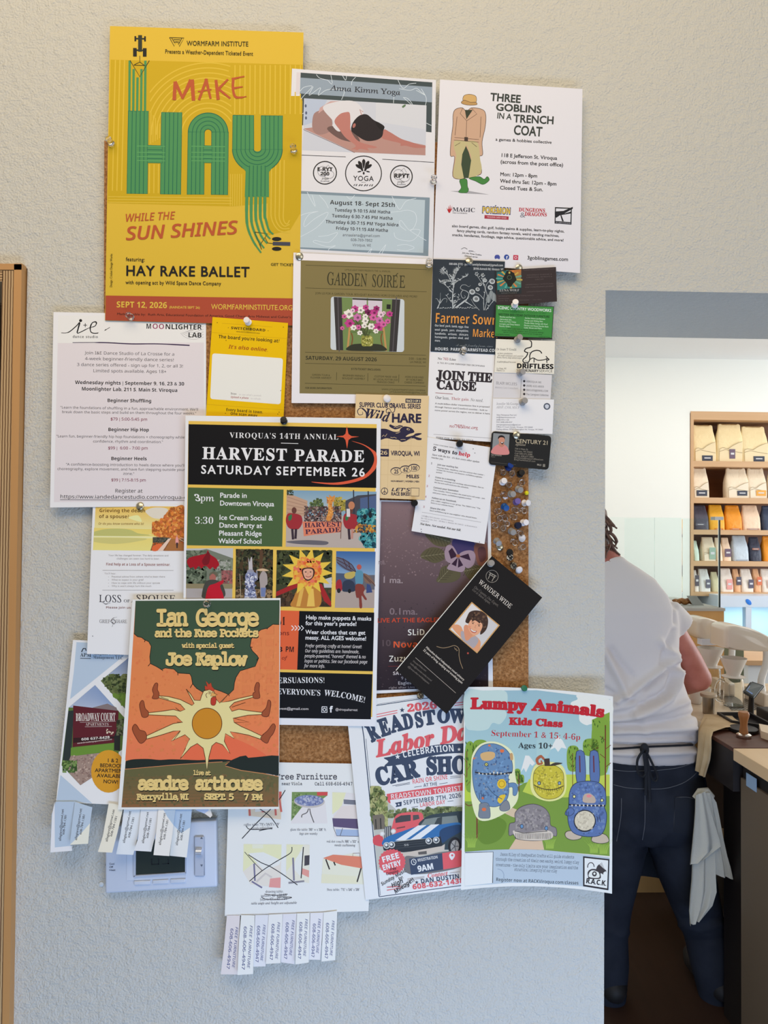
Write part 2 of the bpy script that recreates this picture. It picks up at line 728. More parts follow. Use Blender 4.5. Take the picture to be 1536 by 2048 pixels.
  if n > 1:
   me.polygons.foreach_set('use_smooth', [True] * len(me.polygons))
   me.set_sharp_from_angle(angle=math.radians(40))
  link(s.paper_part, me, root)
  # the ink
  data = {k: ([], [], [], []) for k in s.order}
  k = 12
  for op in s.ops:
   if op[0] == 'k':
    k = op[1]
    continue
   k += 1
   V, Fc, Cc, Z = data[op[1]]
   b0 = len(V)
   if op[0] == 'm':
    vs, fs, cs = op[2:5]
    if s.curl or op[1] in s.plift:
     vs, fs, cs = dice(vs, fs, cs, s.cut)
    V += vs
    Cc += cs if isinstance(cs, list) else [cs] * len(vs)
    Fc += [tuple(i + b0 for i in f) for f in fs]
    if len(op) > 5:
     Z += [k + (i // 6) % 8 for i in range(len(vs))]
     k += 8
   else:
    _, _, txt, p0, p1, cap, st, colr, off, sp, arc = op
    sc = cap / GL[(st, None)]
    adv = [GL[(st, ch, off)][2] + sp for ch in txt]
    tot = sum(adv) - sp
    dx, dy = p1[0] - p0[0], p1[1] - p0[1]
    ln = math.hypot(dx, dy)
    ex, ey = dx / ln, dy / ln
    kx = ln / tot
    cur = 0.0
    for ci, (ch, ad) in enumerate(zip(txt, adv)):
     gv, gf = GL[(st, ch, off)][:2]
     base = len(V)
     Z += [k + .5 * (ci % 2)] * len(gv)
     for gx, gy in gv:
      X = (cur + gx) * kx
      Y = gy * sc
      if arc:
       tt = X / ln
       Y += arc * 4 * tt * (1 - tt)
      V.append((p0[0] + ex * X + ey * Y, p0[1] + ey * X - ex * Y))
      Cc.append(colr)
     Fc += [tuple(i + base for i in f) for f in gf]
     cur += ad
   Z += [k] * (len(V) - len(Z))
  for name in s.order:
   V, Fc, Cc, Z = data[name]
   if not V:
    continue
   me = bpy.data.meshes.new(name)
   lf = s.plift.get(name, s.lift)
   me.from_pydata([W(p[0], p[1], lf(p) + STEP * z) for p, z in zip(V, Z)], [], Fc)
   at = me.attributes.new('ink', 'FLOAT_COLOR', 'POINT')
   ik = {}
   at.data.foreach_set('color', [c for q in Cc for c in (ik.get(q) or ik.setdefault(q, s.ink(q)))])
   me.materials.append(s.mat)
   me.update()
   bm = bmesh.new()
   bm.from_mesh(me)
   flip = [f for f in bm.faces if f.normal.y > 0]
   if flip:
    bmesh.ops.reverse_faces(bm, faces=flip)
   bm.to_mesh(me)
   bm.free()
   o = link(name.split('#')[0], me, root)
   if s.parts[name]:
    o['label'] = s.parts[name]

def pip(poly, x, y):
 ins = False
 j = len(poly) - 1
 for i in range(len(poly)):
  (xi, yi), (xj, yj) = poly[i], poly[j]
  if (yi > y) != (yj > y) and x < (xj - xi) * (y - yi) / (yj - yi) + xi:
   ins = not ins
  j = i
 return ins

def dice(vs, fs, cs, st):
 """cuts large polygons along a grid so that they can follow a curled sheet."""
 xs = [p[0] for p in vs]
 ys = [p[1] for p in vs]
 if max(xs) - min(xs) < st and max(ys) - min(ys) < st:
  return vs, fs, cs
 small = [f for f in fs if max(abs(vs[f[0]][0] - vs[i][0]) + abs(vs[f[0]][1] - vs[i][1]) for i in f) < st]
 if small:
  sm = set(small)
  big = [f for f in fs if f not in sm]
  if not big:
   return vs, fs, cs
  csl = cs if isinstance(cs, list) else [cs] * len(vs)
  v2, f2, c2 = dice(vs, big, csl, st) if len(big) < len(fs) else (vs, big, csl)
  return list(vs) + v2, small + [tuple(i + len(vs) for i in f) for f in f2], csl + c2
 bm = bmesh.new()
 lay = bm.verts.layers.float_color.new('ink')
 bv = [bm.verts.new((p[0], p[1], 0)) for p in vs]
 for i, v in enumerate(bv):
  v[lay] = cs[i] if isinstance(cs, list) else cs
 for f in fs:
  try:
   bm.faces.new([bv[i] for i in f])
  except ValueError:
   pass
 for ax, lo, hi in ((0, min(xs), max(xs)), (1, min(ys), max(ys))):
  g = math.ceil(lo / st) * st
  while g < hi:
   co = (g, 0, 0) if ax == 0 else (0, g, 0)
   no = (1, 0, 0) if ax == 0 else (0, 1, 0)
   bmesh.ops.bisect_plane(bm, geom=bm.verts[:] + bm.edges[:] + bm.faces[:], plane_co=co, plane_no=no, dist=1e-5)
   g += st
 bmesh.ops.delete(bm, geom=[v for v in bm.verts if not v.link_faces], context='VERTS')
 bm.verts.index_update()
 ov = [(v.co.x, v.co.y) for v in bm.verts]
 oc = [tuple(v[lay]) for v in bm.verts]
 of = [tuple(v.index for v in f.verts) for f in bm.faces]
 bm.free()
 return ov, of, oc

def build_sheets():
 keys = set()
 for s in SHEETS:
  for op in s.ops:
   if op[0] == 't':
    for ch in op[2]:
     keys.add((op[6], ch, op[8]))
 make_glyphs(keys)
 for s in SHEETS:
  s.build()

# --- the setting
PAINT = mat('wall_paint', (0.605, 0.595, 0.53, 1), 0.5, spec=0.35, bump=(320, 0.65, 0.0034))
nt = PAINT.node_tree
_pb = nt.nodes['Principled BSDF']
_tc = nt.nodes.new('ShaderNodeTexCoord')
_vo = nt.nodes.new('ShaderNodeTexVoronoi')
_vo.inputs['Scale'].default_value = 105
_vo.feature = 'SMOOTH_F1'
nt.links.new(_tc.outputs['Object'], _vo.inputs['Vector'])
_b2 = nt.nodes.new('ShaderNodeBump')
_b2.inputs['Strength'].default_value = 0.35
_b2.inputs['Distance'].default_value = 0.004
_b2.invert = True
nt.links.new(_vo.outputs['Distance'], _b2.inputs['Height'])
nt.links.new([n for n in nt.nodes if n.type == 'BUMP' and n != _b2][0].outputs['Normal'], _b2.inputs['Normal'])
nt.links.new(_b2.outputs['Normal'], _pb.inputs['Normal'])
PLAIN = mat('cafe_paint', (236, 234, 228), 0.6, spec=0.25)

XL = W(44, 1100).x              # door frame side of the notice wall
XJ = W(1210, 1100).x            # jamb of the opening to the cafe
ZS = W(1300, 582).z             # underside of its lintel
TH = at_z(1300, 674.5, ZS).y    # depth of the wall
ZD = W(26, 536).z               # head of the door on the other side
b = MB()
b.box(XL, XJ, 0, TH, 0, 3.2)
b.box(XJ, 4.2, 0, TH, ZS, 3.2)
b.box(-1.6, XL, 0, TH, ZD, 3.2)
b.box(-1.6, -1.45, 0, TH, 0, ZD)
struct(b.obj('wall_front', PAINT))

FLOORM = wood('floor_boards', (74, 52, 40), (52, 37, 29), 'Y', 6, 0.5)
struct(MB().box(-3, 7, -4, 6.2, -0.06, 0).obj('floor', FLOORM))
YB = 4.95
NX, NZ = R(1381, 900, 5.62).x, R(1460, 826.5, 5.62).z
struct(MB().box(0.2, NX, YB - .35, YB + .12, 0, 3.2).box(NX, 7, YB - .35, YB + .12, NZ, 3.2).box(NX, 7, YB + .001, YB + .12, 0, NZ).obj('wall_back', PLAIN))
ZC = R(1300, 716, YB + .68).z
struct(MB().box(0.2, 7, TH, YB, ZC, ZC + 0.1).obj('ceiling', mat('ceiling_paint', (0.9, 0.9, 0.89, 1), .6)))
struct(MB().box(0.2, 0.3, TH, YB, 0, ZC).obj('wall_left', PLAIN))

# plywood door frame beside the notice wall
PLYF = wood('plywood_face', (196, 148, 92), (176, 128, 76), 'Z', 10)
_pe = {}
for ax in 'XZ':
 m = mat('plywood_edge_' + ax, (176, 142, 100), 0.7)
 nt = m.node_tree
 tc = nt.nodes.new('ShaderNodeTexCoord')
 wv = nt.nodes.new('ShaderNodeTexWave')
 wv.wave_type = 'BANDS'
 wv.bands_direction = ax
 wv.inputs['Scale'].default_value = 82
 wv.inputs['Distortion'].default_value = 0.8
 wv.inputs['Detail'].default_value = 2
 rp = nt.nodes.new('ShaderNodeValToRGB')
 rp.color_ramp.elements[0].position = 0.3
 rp.color_ramp.elements[0].color = C(112, 82, 50)
 rp.color_ramp.elements[1].position = 0.55
 rp.color_ramp.elements[1].color = C(190, 158, 114)
 nt.links.new(tc.outputs['Object'], wv.inputs['Vector'])
 nt.links.new(wv.outputs['Fac'], rp.inputs['Fac'])
 nt.links.new(rp.outputs['Color'], nt.nodes['Principled BSDF'].inputs['Base Color'])
 _pe[ax] = m
fr = thing('door_1', W(30, 900), None, None)
fr['kind'] = 'structure'

def slanted(x0t, x1t, x0b, x1b, yt, yb, h0, h1):
 """upright board between two photo heights, from depth h0 to h1 in front of the wall."""
 f = lambda h: [W(x0b, yb, 0), W(x1b, yb, 0), W(x1t, yt, 0), W(x0t, yt, 0)]
 q = f(0)
 mb = MB()
 d0, d1 = V3((0, -h0, 0)), V3((0, -h1, 0))
 return mb.hexa([p + d0 for p in q], [p + d1 for p in q])

slanted(13, 37, -23, 3.5, 547, 2700, -0.24, 0.012).obj('jamb', _pe['X'], fr)
slanted(37, 52, 3.5, 17, 535, 2700, -0.02, 0.013).obj('casing', PLYF, fr)
q = [W(-900, 546), W(52, 546), W(53, 534), W(-900, 532)]
MB().hexa([p + V3((0, 0.02, 0)) for p in q], [p + V3((0, -0.013, 0)) for p in q]).obj('head_casing', wood('plywood_face_x', (196, 148, 92), (176, 128, 76), 'X', 10), fr)
q = [W(-900, 568), W(14, 568.5), W(14, 547), W(-900, 546)]
MB().hexa([p + V3((0, 0.24, 0)) for p in q], [p + V3((0, -0.012, 0)) for p in q]).obj('head_jamb', _pe['Z'], fr)
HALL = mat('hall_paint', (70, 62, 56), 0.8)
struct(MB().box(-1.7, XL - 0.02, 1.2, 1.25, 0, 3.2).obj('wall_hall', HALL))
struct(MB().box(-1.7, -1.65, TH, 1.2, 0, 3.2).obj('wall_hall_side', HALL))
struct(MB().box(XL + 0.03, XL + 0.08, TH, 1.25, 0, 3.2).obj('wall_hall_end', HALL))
t = thing('wall_shelf', (-1.1, 1.1, 1.8), 'grey shelf board in the dark doorway', 'shelf')
MB().box(-1.64, XL - 0.1, 0.9, 1.19, W(6, 664).z + 0.02, W(6, 612).z + 0.1).obj('board', mat('grey_board', (120, 112, 108), 0.6), t)

# --- cork board
CORK = mat('cork', (160, 112, 66), 0.85, spec=0.15, bump=(420, 0.6, 0.002))
nt = CORK.node_tree
tc = nt.nodes.new('ShaderNodeTexCoord')
v1 = nt.nodes.new('ShaderNodeTexVoronoi')
v1.inputs['Scale'].default_value = 480
n1 = nt.nodes.new('ShaderNodeTexNoise')
n1.inputs['Scale'].default_value = 210
n1.inputs['Detail'].default_value = 4
rp = nt.nodes.new('ShaderNodeValToRGB')
rp.color_ramp.elements[0].position = 0.25
rp.color_ramp.elements[0].color = C(92, 58, 32)
rp.color_ramp.elements[1].position = 0.75
rp.color_ramp.elements[1].color = C(196, 152, 104)
e = rp.color_ramp.elements.new(0.5)
e.color = C(152, 104, 60)
mx = nt.nodes.new('ShaderNodeMix')
mx.data_type = 'RGBA'
mx.inputs['Factor'].default_value = 0.4
nt.links.new(tc.outputs['Object'], v1.inputs['Vector'])
nt.links.new(tc.outputs['Object'], n1.inputs['Vector'])
nt.links.new(n1.outputs['Fac'], rp.inputs['Fac'])
sep = nt.nodes.new('ShaderNodeSeparateColor')
nt.links.new(v1.outputs['Color'], sep.inputs['Color'])
r2 = nt.nodes.new('ShaderNodeValToRGB')
r2.color_ramp.elements[0].color = C(104, 66, 36)
r2.color_ramp.elements[1].color = C(190, 142, 92)
nt.links.new(sep.outputs['Red'], r2.inputs['Fac'])
nt.links.new(rp.outputs['Color'], mx.inputs['A'])
nt.links.new(r2.outputs['Color'], mx.inputs['B'])
nt.links.new(mx.outputs['Result'], nt.nodes['Principled BSDF'].inputs['Base Color'])
HB = 0.009
q = [W(210, 1557), W(1054, 1557), W(1054, 292), W(213, 288)]
o = MB().hexa([p + V3((0, -.0006, 0)) for p in q], [p + V3((0, -HB, 0)) for p in q]).obj('cork_board', CORK)
tag(o, 'frameless brown cork notice board pinned full of posters on the white wall', 'notice board')

# --- posters, from the board outwards
K0 = (30, 28, 30)
GRP = 'posters and flyers on the notice board'

def H(n):
 return HB + 0.0006 + 0.0011 * n

# dance class flyer
p = Sheet('dance_class_flyer', 'white dance class flyer with black script letters above wavy underline', 'flyer', H(0), [(107, 624), (412, 630), (413, 1012), (100, 1015)], (226, 221, 222), curl=lambda u, v: 0.004 * v * (1 - u))
p.V(100, 610, 4.655)
p.part('background_print').P([(72, 355), (1432, 350), (1432, 1830), (36, 1835)], (211, 203, 205))
p.P([(76, 98), (515, 98), (1430, 180), (1432, 350), (70, 355)], (222, 217, 214))
p.part('emblem_print')
p.S([(105, 260), (170, 255), (240, 200), (275, 165), (262, 220), (255, 262), (300, 245), (360, 215), (420, 195), (430, 160), (395, 165), (375, 210), (385, 255), (440, 262), (510, 235), (558, 208)], [6, 9, 9, 14, 12, 8, 8, 6, 8, 12, 9, 12, 9, 9, 9, 5], K0)
p.E(285, 145, 14, 14, K0)
p.L([(310, 188), (345, 188)], 6, K0)
p.L([(328, 170), (328, 206)], 6, K0)
p.T('dance studio', 210, 305, 447, 307, 24, 's', K0, 0.01, 0.08)
p.S([(210, 350), (500, 350), (760, 362), (1000, 362), (1300, 376)], [6, 10, 10, 9, 11], (48, 30, 66))
for i in range(7):
 p.S([(1215 + i * 12, 260 - i * 3), (1260 + i * 14, 300 - i * 14), (1340, 320 - i * 22), (1430, 300 - i * 25)], 2.5, (150, 145, 150))
p.part('title_lettering')
p.T('M', 893, 220, 945, 221, 46, 'b', K0)
p.T('OO', 950, 221, 1066, 224, 48, 'b', (140, 60, 95), -0.02)
p.T('NLIGHTER', 1070, 224, 1413, 229, 46, 'b', K0)
p.T('LAB', 1283, 301, 1413, 304, 46, 'b', K0)
G1 = (72, 68, 72)
p.part('notice_lettering')
p.TT([('Join I&E Dance Studio of La Crosse for a', 325, 458, 1160, 472), ('4-week beginner-friendly dance series!', 325, 512, 1155, 525), ('3 dance series offered - sign up for 1, 2, or all 3!', 250, 567, 1240, 583), ('Limited spots available. Ages 18+', 400, 625, 1085, 634)], 28, 'r', G1)
p.TT([('Wednesday nights | September 9, 16, 23 & 30', 233, 735, 1250, 750), ('Moonlighter Lab, 211 S. Main St. Viroqua', 293, 795, 1188, 810)], 32, 'b', K0, 0.0)
p.TT([('Beginner Shuffling', 532, 903, 945, 908), ('Beginner Hip Hop', 540, 1174, 922, 1177), ('Beginner Heels', 567, 1444, 902, 1446)], 31, 'b', K0)
p.TT([('"Learn the foundations of shuffling in a fun, approachable environment. We\'ll', 95, 964, 1380, 984), ('break down the basic steps and build on them throughout the four weeks."', 110, 1006, 1362, 1020), ('"Learn fun, beginner-friendly hip hop foundations + choreography while building', 58, 1232, 1400, 1245), ('confidence, rhythm and coordination."', 400, 1280, 1052, 1286), ('"A confidence-boosting introduction to heels dance where you\'ll learn', 147, 1494, 1352, 1506), ('choreography, explore movement, and have fun stepping outside your comfort', 68, 1536, 1400, 1546), ('zone."', 680, 1580, 785, 1582)], 23, 'r', G1)
p.TT([('$79 | 5:00-5:45 pm', 563, 1074, 907, 1078), ('$99 |  6:00 - 7:00 pm', 540, 1344, 912, 1346), ('$99 | 7:15-8:15 pm', 570, 1641, 894, 1644)], 27, 'r', (125, 55, 78), 0.008)
p.T('Register at', 604, 1746, 862, 1748, 34, 'r', K0)
p.T('https://www.iandedancestudio.com/viroqua-class', 93, 1800, 1370, 1808, 34, 'r', K0)
p.L([(93, 1812), (1400, 1820)], 4, K0)

# big yellow poster
p = Sheet('concert_poster', 'large yellow poster with tall green striped letters and red bottom band', 'poster', H(1.2), [(220, 52), (607, 65), (598, 652), (210, 641)], (222, 180, 56), curl=lambda u, v: 0.002 * math.sin(3 * v))
YD, YL, GN, DK, RD = (204, 164, 24), (222, 183, 56), (76, 141, 82), (38, 108, 76), (188, 86, 46)
p.V(190, 40, 3.572)
p.part('field_print')
p.P([(112, 283), (1488, 320), (1470, 1380), (1395, 1500), (1235, 1540), (1233, 1310), (975, 1332), (90, 1308)], YD)
for x in (140, 172, 205):
 p.L([(x + 6, 286), (x - 16, 1220)], 8, YL)
for k in range(10):
 r = 190 + 36 * k
 seg = []
 for i in range(61):
  a = math.pi * (1 + i / 60)
  xx, yy = 808 + r * math.cos(a), 820 + r * math.sin(a)
  if 392 < xx < 976 and yy > 300:
   seg.append((xx, yy))
  elif len(seg) > 1:
   p.L(seg, 8, YL)
   seg = []
  else:
   seg = []
 if len(seg) > 1:
  p.L(seg, 8, YL)
for k in range(14):
 p.L([(1000 + 36 * k, 322), (998 + 36 * k, 672)], 8, YL)
for k in range(5):
 p.L([(400 + 16 * k, 660 + 20 * k), (398 + 16 * k, 885 - 10 * k)], 6, YL)
for k in range(3):
 p.L([(390 + 32 * k, 1030), (388 + 32 * k, 1238)], 8, YL)
 p.L([(95, 1262 + 20 * k), (975, 1272 + 20 * k)], 7, YL)
for k in range(4):
 p.S([(1262 + 30 * k, 1000), (1258 + 30 * k, 1300), (1262 + 28 * k, 1420), (1310 + 20 * k, 1500 - 14 * k), (1390, 1520 - 30 * k)], 8, YL)
for k in range(6):
 p.L([(968 + 16 * k, 1100), (966 + 16 * k, 1330)], 6, YL)
p.part('title_lettering')

def stripes(quads, n):
 for a, b_, c, d in quads:
  p.P([a, b_, c, d], GN)
  for i in range(1, n):
   t = i / n
   p.L([(a[0] + (b_[0] - a[0]) * t, a[1] + (b_[1] - a[1]) * t), (d[0] + (c[0] - d[0]) * t, d[1] + (c[1] - d[1]) * t)], 6, DK)
  p.L([a, b_, c, d, a], 4, DK)

for k in range(5):
 x = 248 + 28 * k
 p.L([(x, 290 + (60 * (2 - abs(k - 2)) if k else 0)), (x - 3, 655)], 17, GN)
p.L([(250, 288), (320, 405), (388, 290)], 5, K0)
stripes([((238, 650), (381, 650), (374, 1242), (228, 1240)), ((475, 660), (621, 660), (612, 1246), (467, 1244))], 5)
stripes([((374, 895), (374, 1020), (480, 1022), (480, 897))], 4)
for y in (900, 945, 975, 1003):
 p.L([(300, y), (500, y + 3)], 6, (92, 158, 92))
for r in (136, 108, 80, 52):
 pass
p.O(808, 806, 84, 84, 118, GN, 180, 360)
stripes([((665, 800), (782, 800), (778, 1246), (658, 1246)), ((833, 800), (953, 800), (948, 1249), (830, 1247))], 4)
for r in (142, 113, 84, 55, 27):
 p.O(808, 806, r, r, 6, DK, 180, 360)
stripes([((775, 897), (775, 1020), (836, 1021), (836, 898))], 4)
for y in (902, 945, 978, 1005):
 p.L([(690, y), (930, y + 3)], 6, (92, 158, 92))
p.O(1160, 920, 103, 96, 154, GN, 0, 180)
stripes([((985, 680), (1134, 681), (1135, 925), (982, 925)), ((1187, 683), (1340, 684), (1338, 925), (1187, 925))], 5)
for r in (178, 149, 118, 88, 58, 28):
 p.O(1160, 922, r, r * 0.93, 6, DK, 0, 180)
p.P([(1050, 1050), (1270, 1050), (1243, 1085), (1243, 1264), (1070, 1262), (1076, 1080)], GN)
for k in range(1, 6):
 p.L([(1076 + 28 * k, 1040), (1071 + 28.6 * k, 1262)], 6, DK)
p.part('swath_print')
p.V(190, 380, 3.572)
for k in range(5):
 u = k / 4
 p.S([(1085 + 128 * u, 45), (1083 + 130 * u, 180), (1092 + 128 * u, 270 - 60 * u), (1130 + 112 * u, 365 - 80 * u), (1186 + 88 * u, 448 - 132 * u)], [22, 20, 17, 15, 12], GN)
p.V(190, 40, 3.572)
p.part('tractor_print')
DT = (46, 52, 40)
p.LL([[(322, 108), (322, 225)]], 28, DT)
p.LL([[(285, 132), (362, 134)], [(290, 215), (352, 216)]], 10, DT)
for x, y, w, h in ((288, 133, 12, 36), (357, 134, 12, 36), (285, 230, 26, 60), (355, 231, 26, 60)):
 p.Q(x - w / 2, y - h / 2, x + w / 2, y + h / 2, (30, 30, 28))
p.LL([[(320, 255), (320, 300), (282, 318)], [(320, 300), (355, 325)], [(276, 322), (360, 325)]], 4, (70, 60, 30))
p.part('tractor_print#2')
p.V(190, 380, 3.572)
p.LL([[(1270, 382), (1395, 385)]], 26, (70, 70, 80))
for x, y in ((1298, 350), (1298, 420)):
 p.E(x, y, 34, 14, (30, 30, 28))
p.LL([[(1140, 300), (1232, 312), (1180, 390), (1190, 425), (1140, 300)], [(1215, 340), (1235, 378), (1270, 382)]], 4, (60, 55, 30))
p.part('slogan_lettering')
p.V(190, 40, 3.572)
p.L([(572, 440), (566, 572)], [22, 26], RD)
p.L([(572, 440), (628, 562)], [24, 18], RD)
p.L([(622, 562), (688, 428)], [18, 32], RD)
p.L([(692, 425), (704, 576)], [30, 24], RD)
p.L([(798, 420), (742, 572)], [20, 18], RD)
p.L([(792, 420), (826, 562)], [22, 16], RD)
p.L([(735, 512), (832, 496)], [10, 10], RD)
p.L([(864, 428), (880, 570)], [20, 24], RD)
p.L([(950, 424), (874, 500)], [14, 18], RD)
p.L([(882, 492), (966, 560)], [18, 14], RD)
p.S([(990, 412), (985, 480), (1000, 545), (1040, 553), (1082, 546)], [18, 18, 18, 14, 8], RD)
p.L([(976, 422), (1068, 402)], [16, 8], RD)
p.L([(988, 488), (1056, 476)], [16, 8], RD)
p.part('slogan_lettering#2')
p.V(190, 380, 3.572)
p.T('WHILE THE', 215, 226, 572, 208, 54, 'i', RD, 0.012)
p.T('SUN SHINES', 222, 357, 1020, 312, 92, 'i', RD, 0.022)
p.part('notice_lettering')
p.V(190, 40, 3.572)
p.T('WORMFARM INSTITUTE', 655, 182, 1095, 188, 33, 's', (64, 56, 22), 0.014, 0.03)
p.T('Presents a Weather-Dependent Ticketed Event', 500, 238, 1128, 255, 29, 's', (64, 54, 18), 0.012, 0.04)
BR_ = (64, 56, 22)
p.LL([[(532, 125), (636, 128), (602, 188), (584, 152), (566, 187), (532, 125)], [(548, 128), (570, 165)], [(560, 140), (608, 140)], [(568, 156), (600, 156)], [(620, 130), (596, 172)]], 4, BR_)
p.V(190, 380, 3.572)
p.T('featuring:', 220, 507, 355, 511, 27, 's', K0, 0.01, 0.04)
p.T('HAY RAKE BALLET', 218, 611, 1103, 621, 70, 's', K0, 0.022, 0.05)
p.T('with opening act by Wild Space Dance Company', 218, 672, 900, 681, 26, 's', K0, 0.01, 0.04)
p.T('Design: Cricket Design Works', 122, 695, 124, 455, 16, 's', (60, 54, 20))
p.T('GET TICKETS', 1255, 540, 1435, 544, 18, 's', (70, 64, 30), 0.01)
p.part('banner_print').P([(76, 754), (1460, 775), (1458, 973), (70, 933)], (178, 76, 50))
p.part('date_lettering')
p.T('SEPT 12, 2026', 152, 838, 515, 844, 42, 'b', (226, 190, 70))
p.T('(RAINDATE SEPT 26)', 530, 845, 750, 848, 16, 's', (226, 190, 70), 0.01)
p.T('WORMFARMINSTITUTE.ORG', 830, 851, 1412, 859, 36, 's', (226, 190, 70), 0.004)
p.T("Made possible by:  Ruth Arts, Educational Foundation of America, Good Chaos, Arts Midwest and Culver's", 157, 893, 1400, 916, 16, 's', (40, 26, 22), 0.008)

# yoga class flyer
p = Sheet('yoga_flyer', 'white yoga flyer with grey leaf panels above a picture of a stretching woman', 'flyer', H(2.4), [(584, 137), (872, 160), (866, 519), (572, 504)], (228, 221, 217))
p.V(570, 130, 4.955, (0.073, -0.034))
p.part('panel_print')
SL, DS, PB, MB_ = (150, 160, 168), (66, 76, 76), (190, 200, 200), (132, 146, 152)
p.P([(155, 75), (1460, 172), (1452, 668), (1398, 662), (1402, 400), (190, 330), (180, 598), (136, 594)], DS)
p.P([(152, 125), (1458, 218), (1455, 370), (148, 282)], SL)
p.P([(115, 72), (152, 75), (140, 290), (106, 290)], (222, 208, 204))
p.P([(118, 1246), (1435, 1314), (1420, 1893), (100, 1820)], MB_)
p.P([(160, 1275), (1388, 1338), (1370, 1862), (148, 1806)], PB)
LW = (222, 226, 226)
lv = [[(310, 95), (345, 130), (420, 150), (450, 180), (470, 190)], [(150, 260), (190, 220), (270, 212), (190, 300), (155, 340)], [(280, 215), (240, 300), (350, 225), (330, 300), (420, 245), (580, 250), (560, 345)], [(700, 120), (665, 160), (660, 200)], [(455, 100), (470, 180)], [(570, 105), (600, 150), (610, 110)], [(1120, 150), (1150, 210), (1180, 230), (1230, 190), (1300, 180)], [(1130, 235), (1240, 250), (1300, 230), (1340, 260), (1390, 300), (1300, 250)], [(1170, 320), (1250, 390), (1270, 400), (1220, 335), (1175, 322)], [(1350, 235), (1400, 330), (1385, 420)], [(1080, 300), (1075, 380)], [(1400, 575), (1450, 600)], [(140, 500), (185, 475)]]
for l in lv:
 p.S(l, 4.5, LW)
lv = [[(220, 1260), (260, 1340), (300, 1400), (270, 1290)], [(340, 1290), (400, 1360), (430, 1420)], [(110, 1540), (180, 1480), (330, 1450), (240, 1480), (190, 1560), (200, 1600), (300, 1520), (420, 1460), (400, 1520), (300, 1620), (120, 1720)], [(330, 1700), (420, 1690), (520, 1660), (480, 1720), (420, 1760), (300, 1740), (290, 1760), (420, 1800), (500, 1790), (440, 1820), (430, 1840)], [(1060, 1300), (1100, 1380), (1140, 1430), (1200, 1350), (1300, 1320)], [(1040, 1460), (1140, 1450), (1220, 1440), (1290, 1470), (1300, 1560), (1240, 1640), (1150, 1540), (1140, 1590), (1200, 1640)], [(1080, 1660), (1110, 1720), (1260, 1740), (1340, 1640), (1240, 1640), (1400, 1740)], [(1110, 1790), (1200, 1780), (1280, 1810), (1200, 1840), (1110, 1830)], [(820, 1860), (860, 1820), (840, 1865)], [(930, 1870), (1000, 1780), (960, 1870)], [(690, 1290), (650, 1330), (610, 1300)]]
for l in lv:
 p.S(l, 5, LW)
p.part('picture_print')
p.P([(195, 330), (1402, 400), (1392, 895), (172, 842)], (206, 204, 206))
p.P([(195, 330), (420, 345), (300, 560), (186, 600)], (186, 192, 204))
p.P([(900, 372), (1402, 400), (1398, 640), (900, 560)], (214, 210, 208))
p.P([(182, 630), (420, 600), (1392, 795), (1392, 895), (690, 865)], (186, 140, 126))
p.L([(182, 640), (690, 868)], 5, (120, 90, 84))
p.B([(300, 470), (420, 450), (470, 570), (440, 660), (340, 690), (280, 650), (270, 560)], (164, 126, 116))
p.B([(420, 640), (480, 605), (660, 650), (740, 760), (560, 740)], (110, 84, 78))
p.P([(345, 425), (450, 360), (640, 355), (650, 370), (400, 430), (330, 480)], (204, 160, 150))
p.B([(375, 420), (520, 362), (690, 362), (780, 470), (700, 560), (640, 580), (540, 660), (470, 600), (480, 560)], (222, 214, 210))
p.B([(490, 560), (540, 490), (600, 468), (640, 475), (648, 560), (650, 640), (700, 730), (760, 770), (830, 790), (910, 812), (880, 825), (820, 822), (830, 848), (790, 838), (740, 832), (715, 845), (690, 835), (655, 835), (700, 800), (600, 720), (540, 640)], (190, 122, 108))
p.B([(980, 640), (1040, 665), (1150, 730), (1240, 760), (1330, 790), (1390, 805), (1380, 820), (1280, 820), (1200, 800), (1145, 800), (1140, 775), (1040, 750), (960, 720)], (186, 118, 104))
p.B([(680, 560), (740, 500), (810, 490), (880, 545), (940, 575), (985, 610), (975, 650), (960, 710), (900, 745), (800, 750), (700, 690), (655, 640)], (38, 32, 36))
p.B([(900, 560), (940, 580), (980, 620), (960, 650), (910, 600)], (24, 22, 26))
p.E(685, 600, 14, 24, (176, 108, 96), 0.4)
p.L([(760, 495), (740, 440), (775, 465)], 8, (196, 140, 128))
p.B([(1160, 410), (1190, 390), (1195, 405), (1170, 425)], (96, 120, 84))
for x, y in ((205, 405), (210, 475), (208, 525)):
 p.E(x, y, 10, 16, (90, 98, 120))
p.part('emblem_print')
p.L([(82, 890), (602, 910)], 5, K0)
p.L([(965, 934), (1476, 965)], 5, K0)
p.O(396, 1068, 114, 112, 10, K0)
p.O(778, 1074, 178, 172, 9, K0)
p.O(1153, 1104, 108, 108, 10, K0)
for cx, cy in ((405, 1075), (1155, 1105)):
 p.O(cx - 30, cy - 20, 50, 50, 3, (90, 86, 90))
 p.O(cx + 30, cy + 10, 50, 40, 3, (90, 86, 90))
 p.L([(cx - 10, cy - 50), (cx + 25, cy - 85), (cx + 50, cy - 40)], 3, (90, 86, 90))
p.T('E-RYT', 318, 1050, 472, 1052, 36, 'b', K0, 0.02)
p.T('200', 350, 1092, 440, 1094, 32, 'b', K0, 0.02)
p.T('yoga', 365, 1132, 432, 1134, 20, 'i', K0)
p.T('ALLIANCE', 350, 1155, 440, 1157, 10, 'b', (80, 76, 80))
p.T('RPYT', 1078, 1116, 1232, 1120, 40, 'b', K0, 0.02)
p.T('yoga', 1115, 1165, 1185, 1168, 20, 'i', K0)
p.T('ALLIANCE', 1108, 1188, 1195, 1190, 10, 'b', (80, 76, 80))
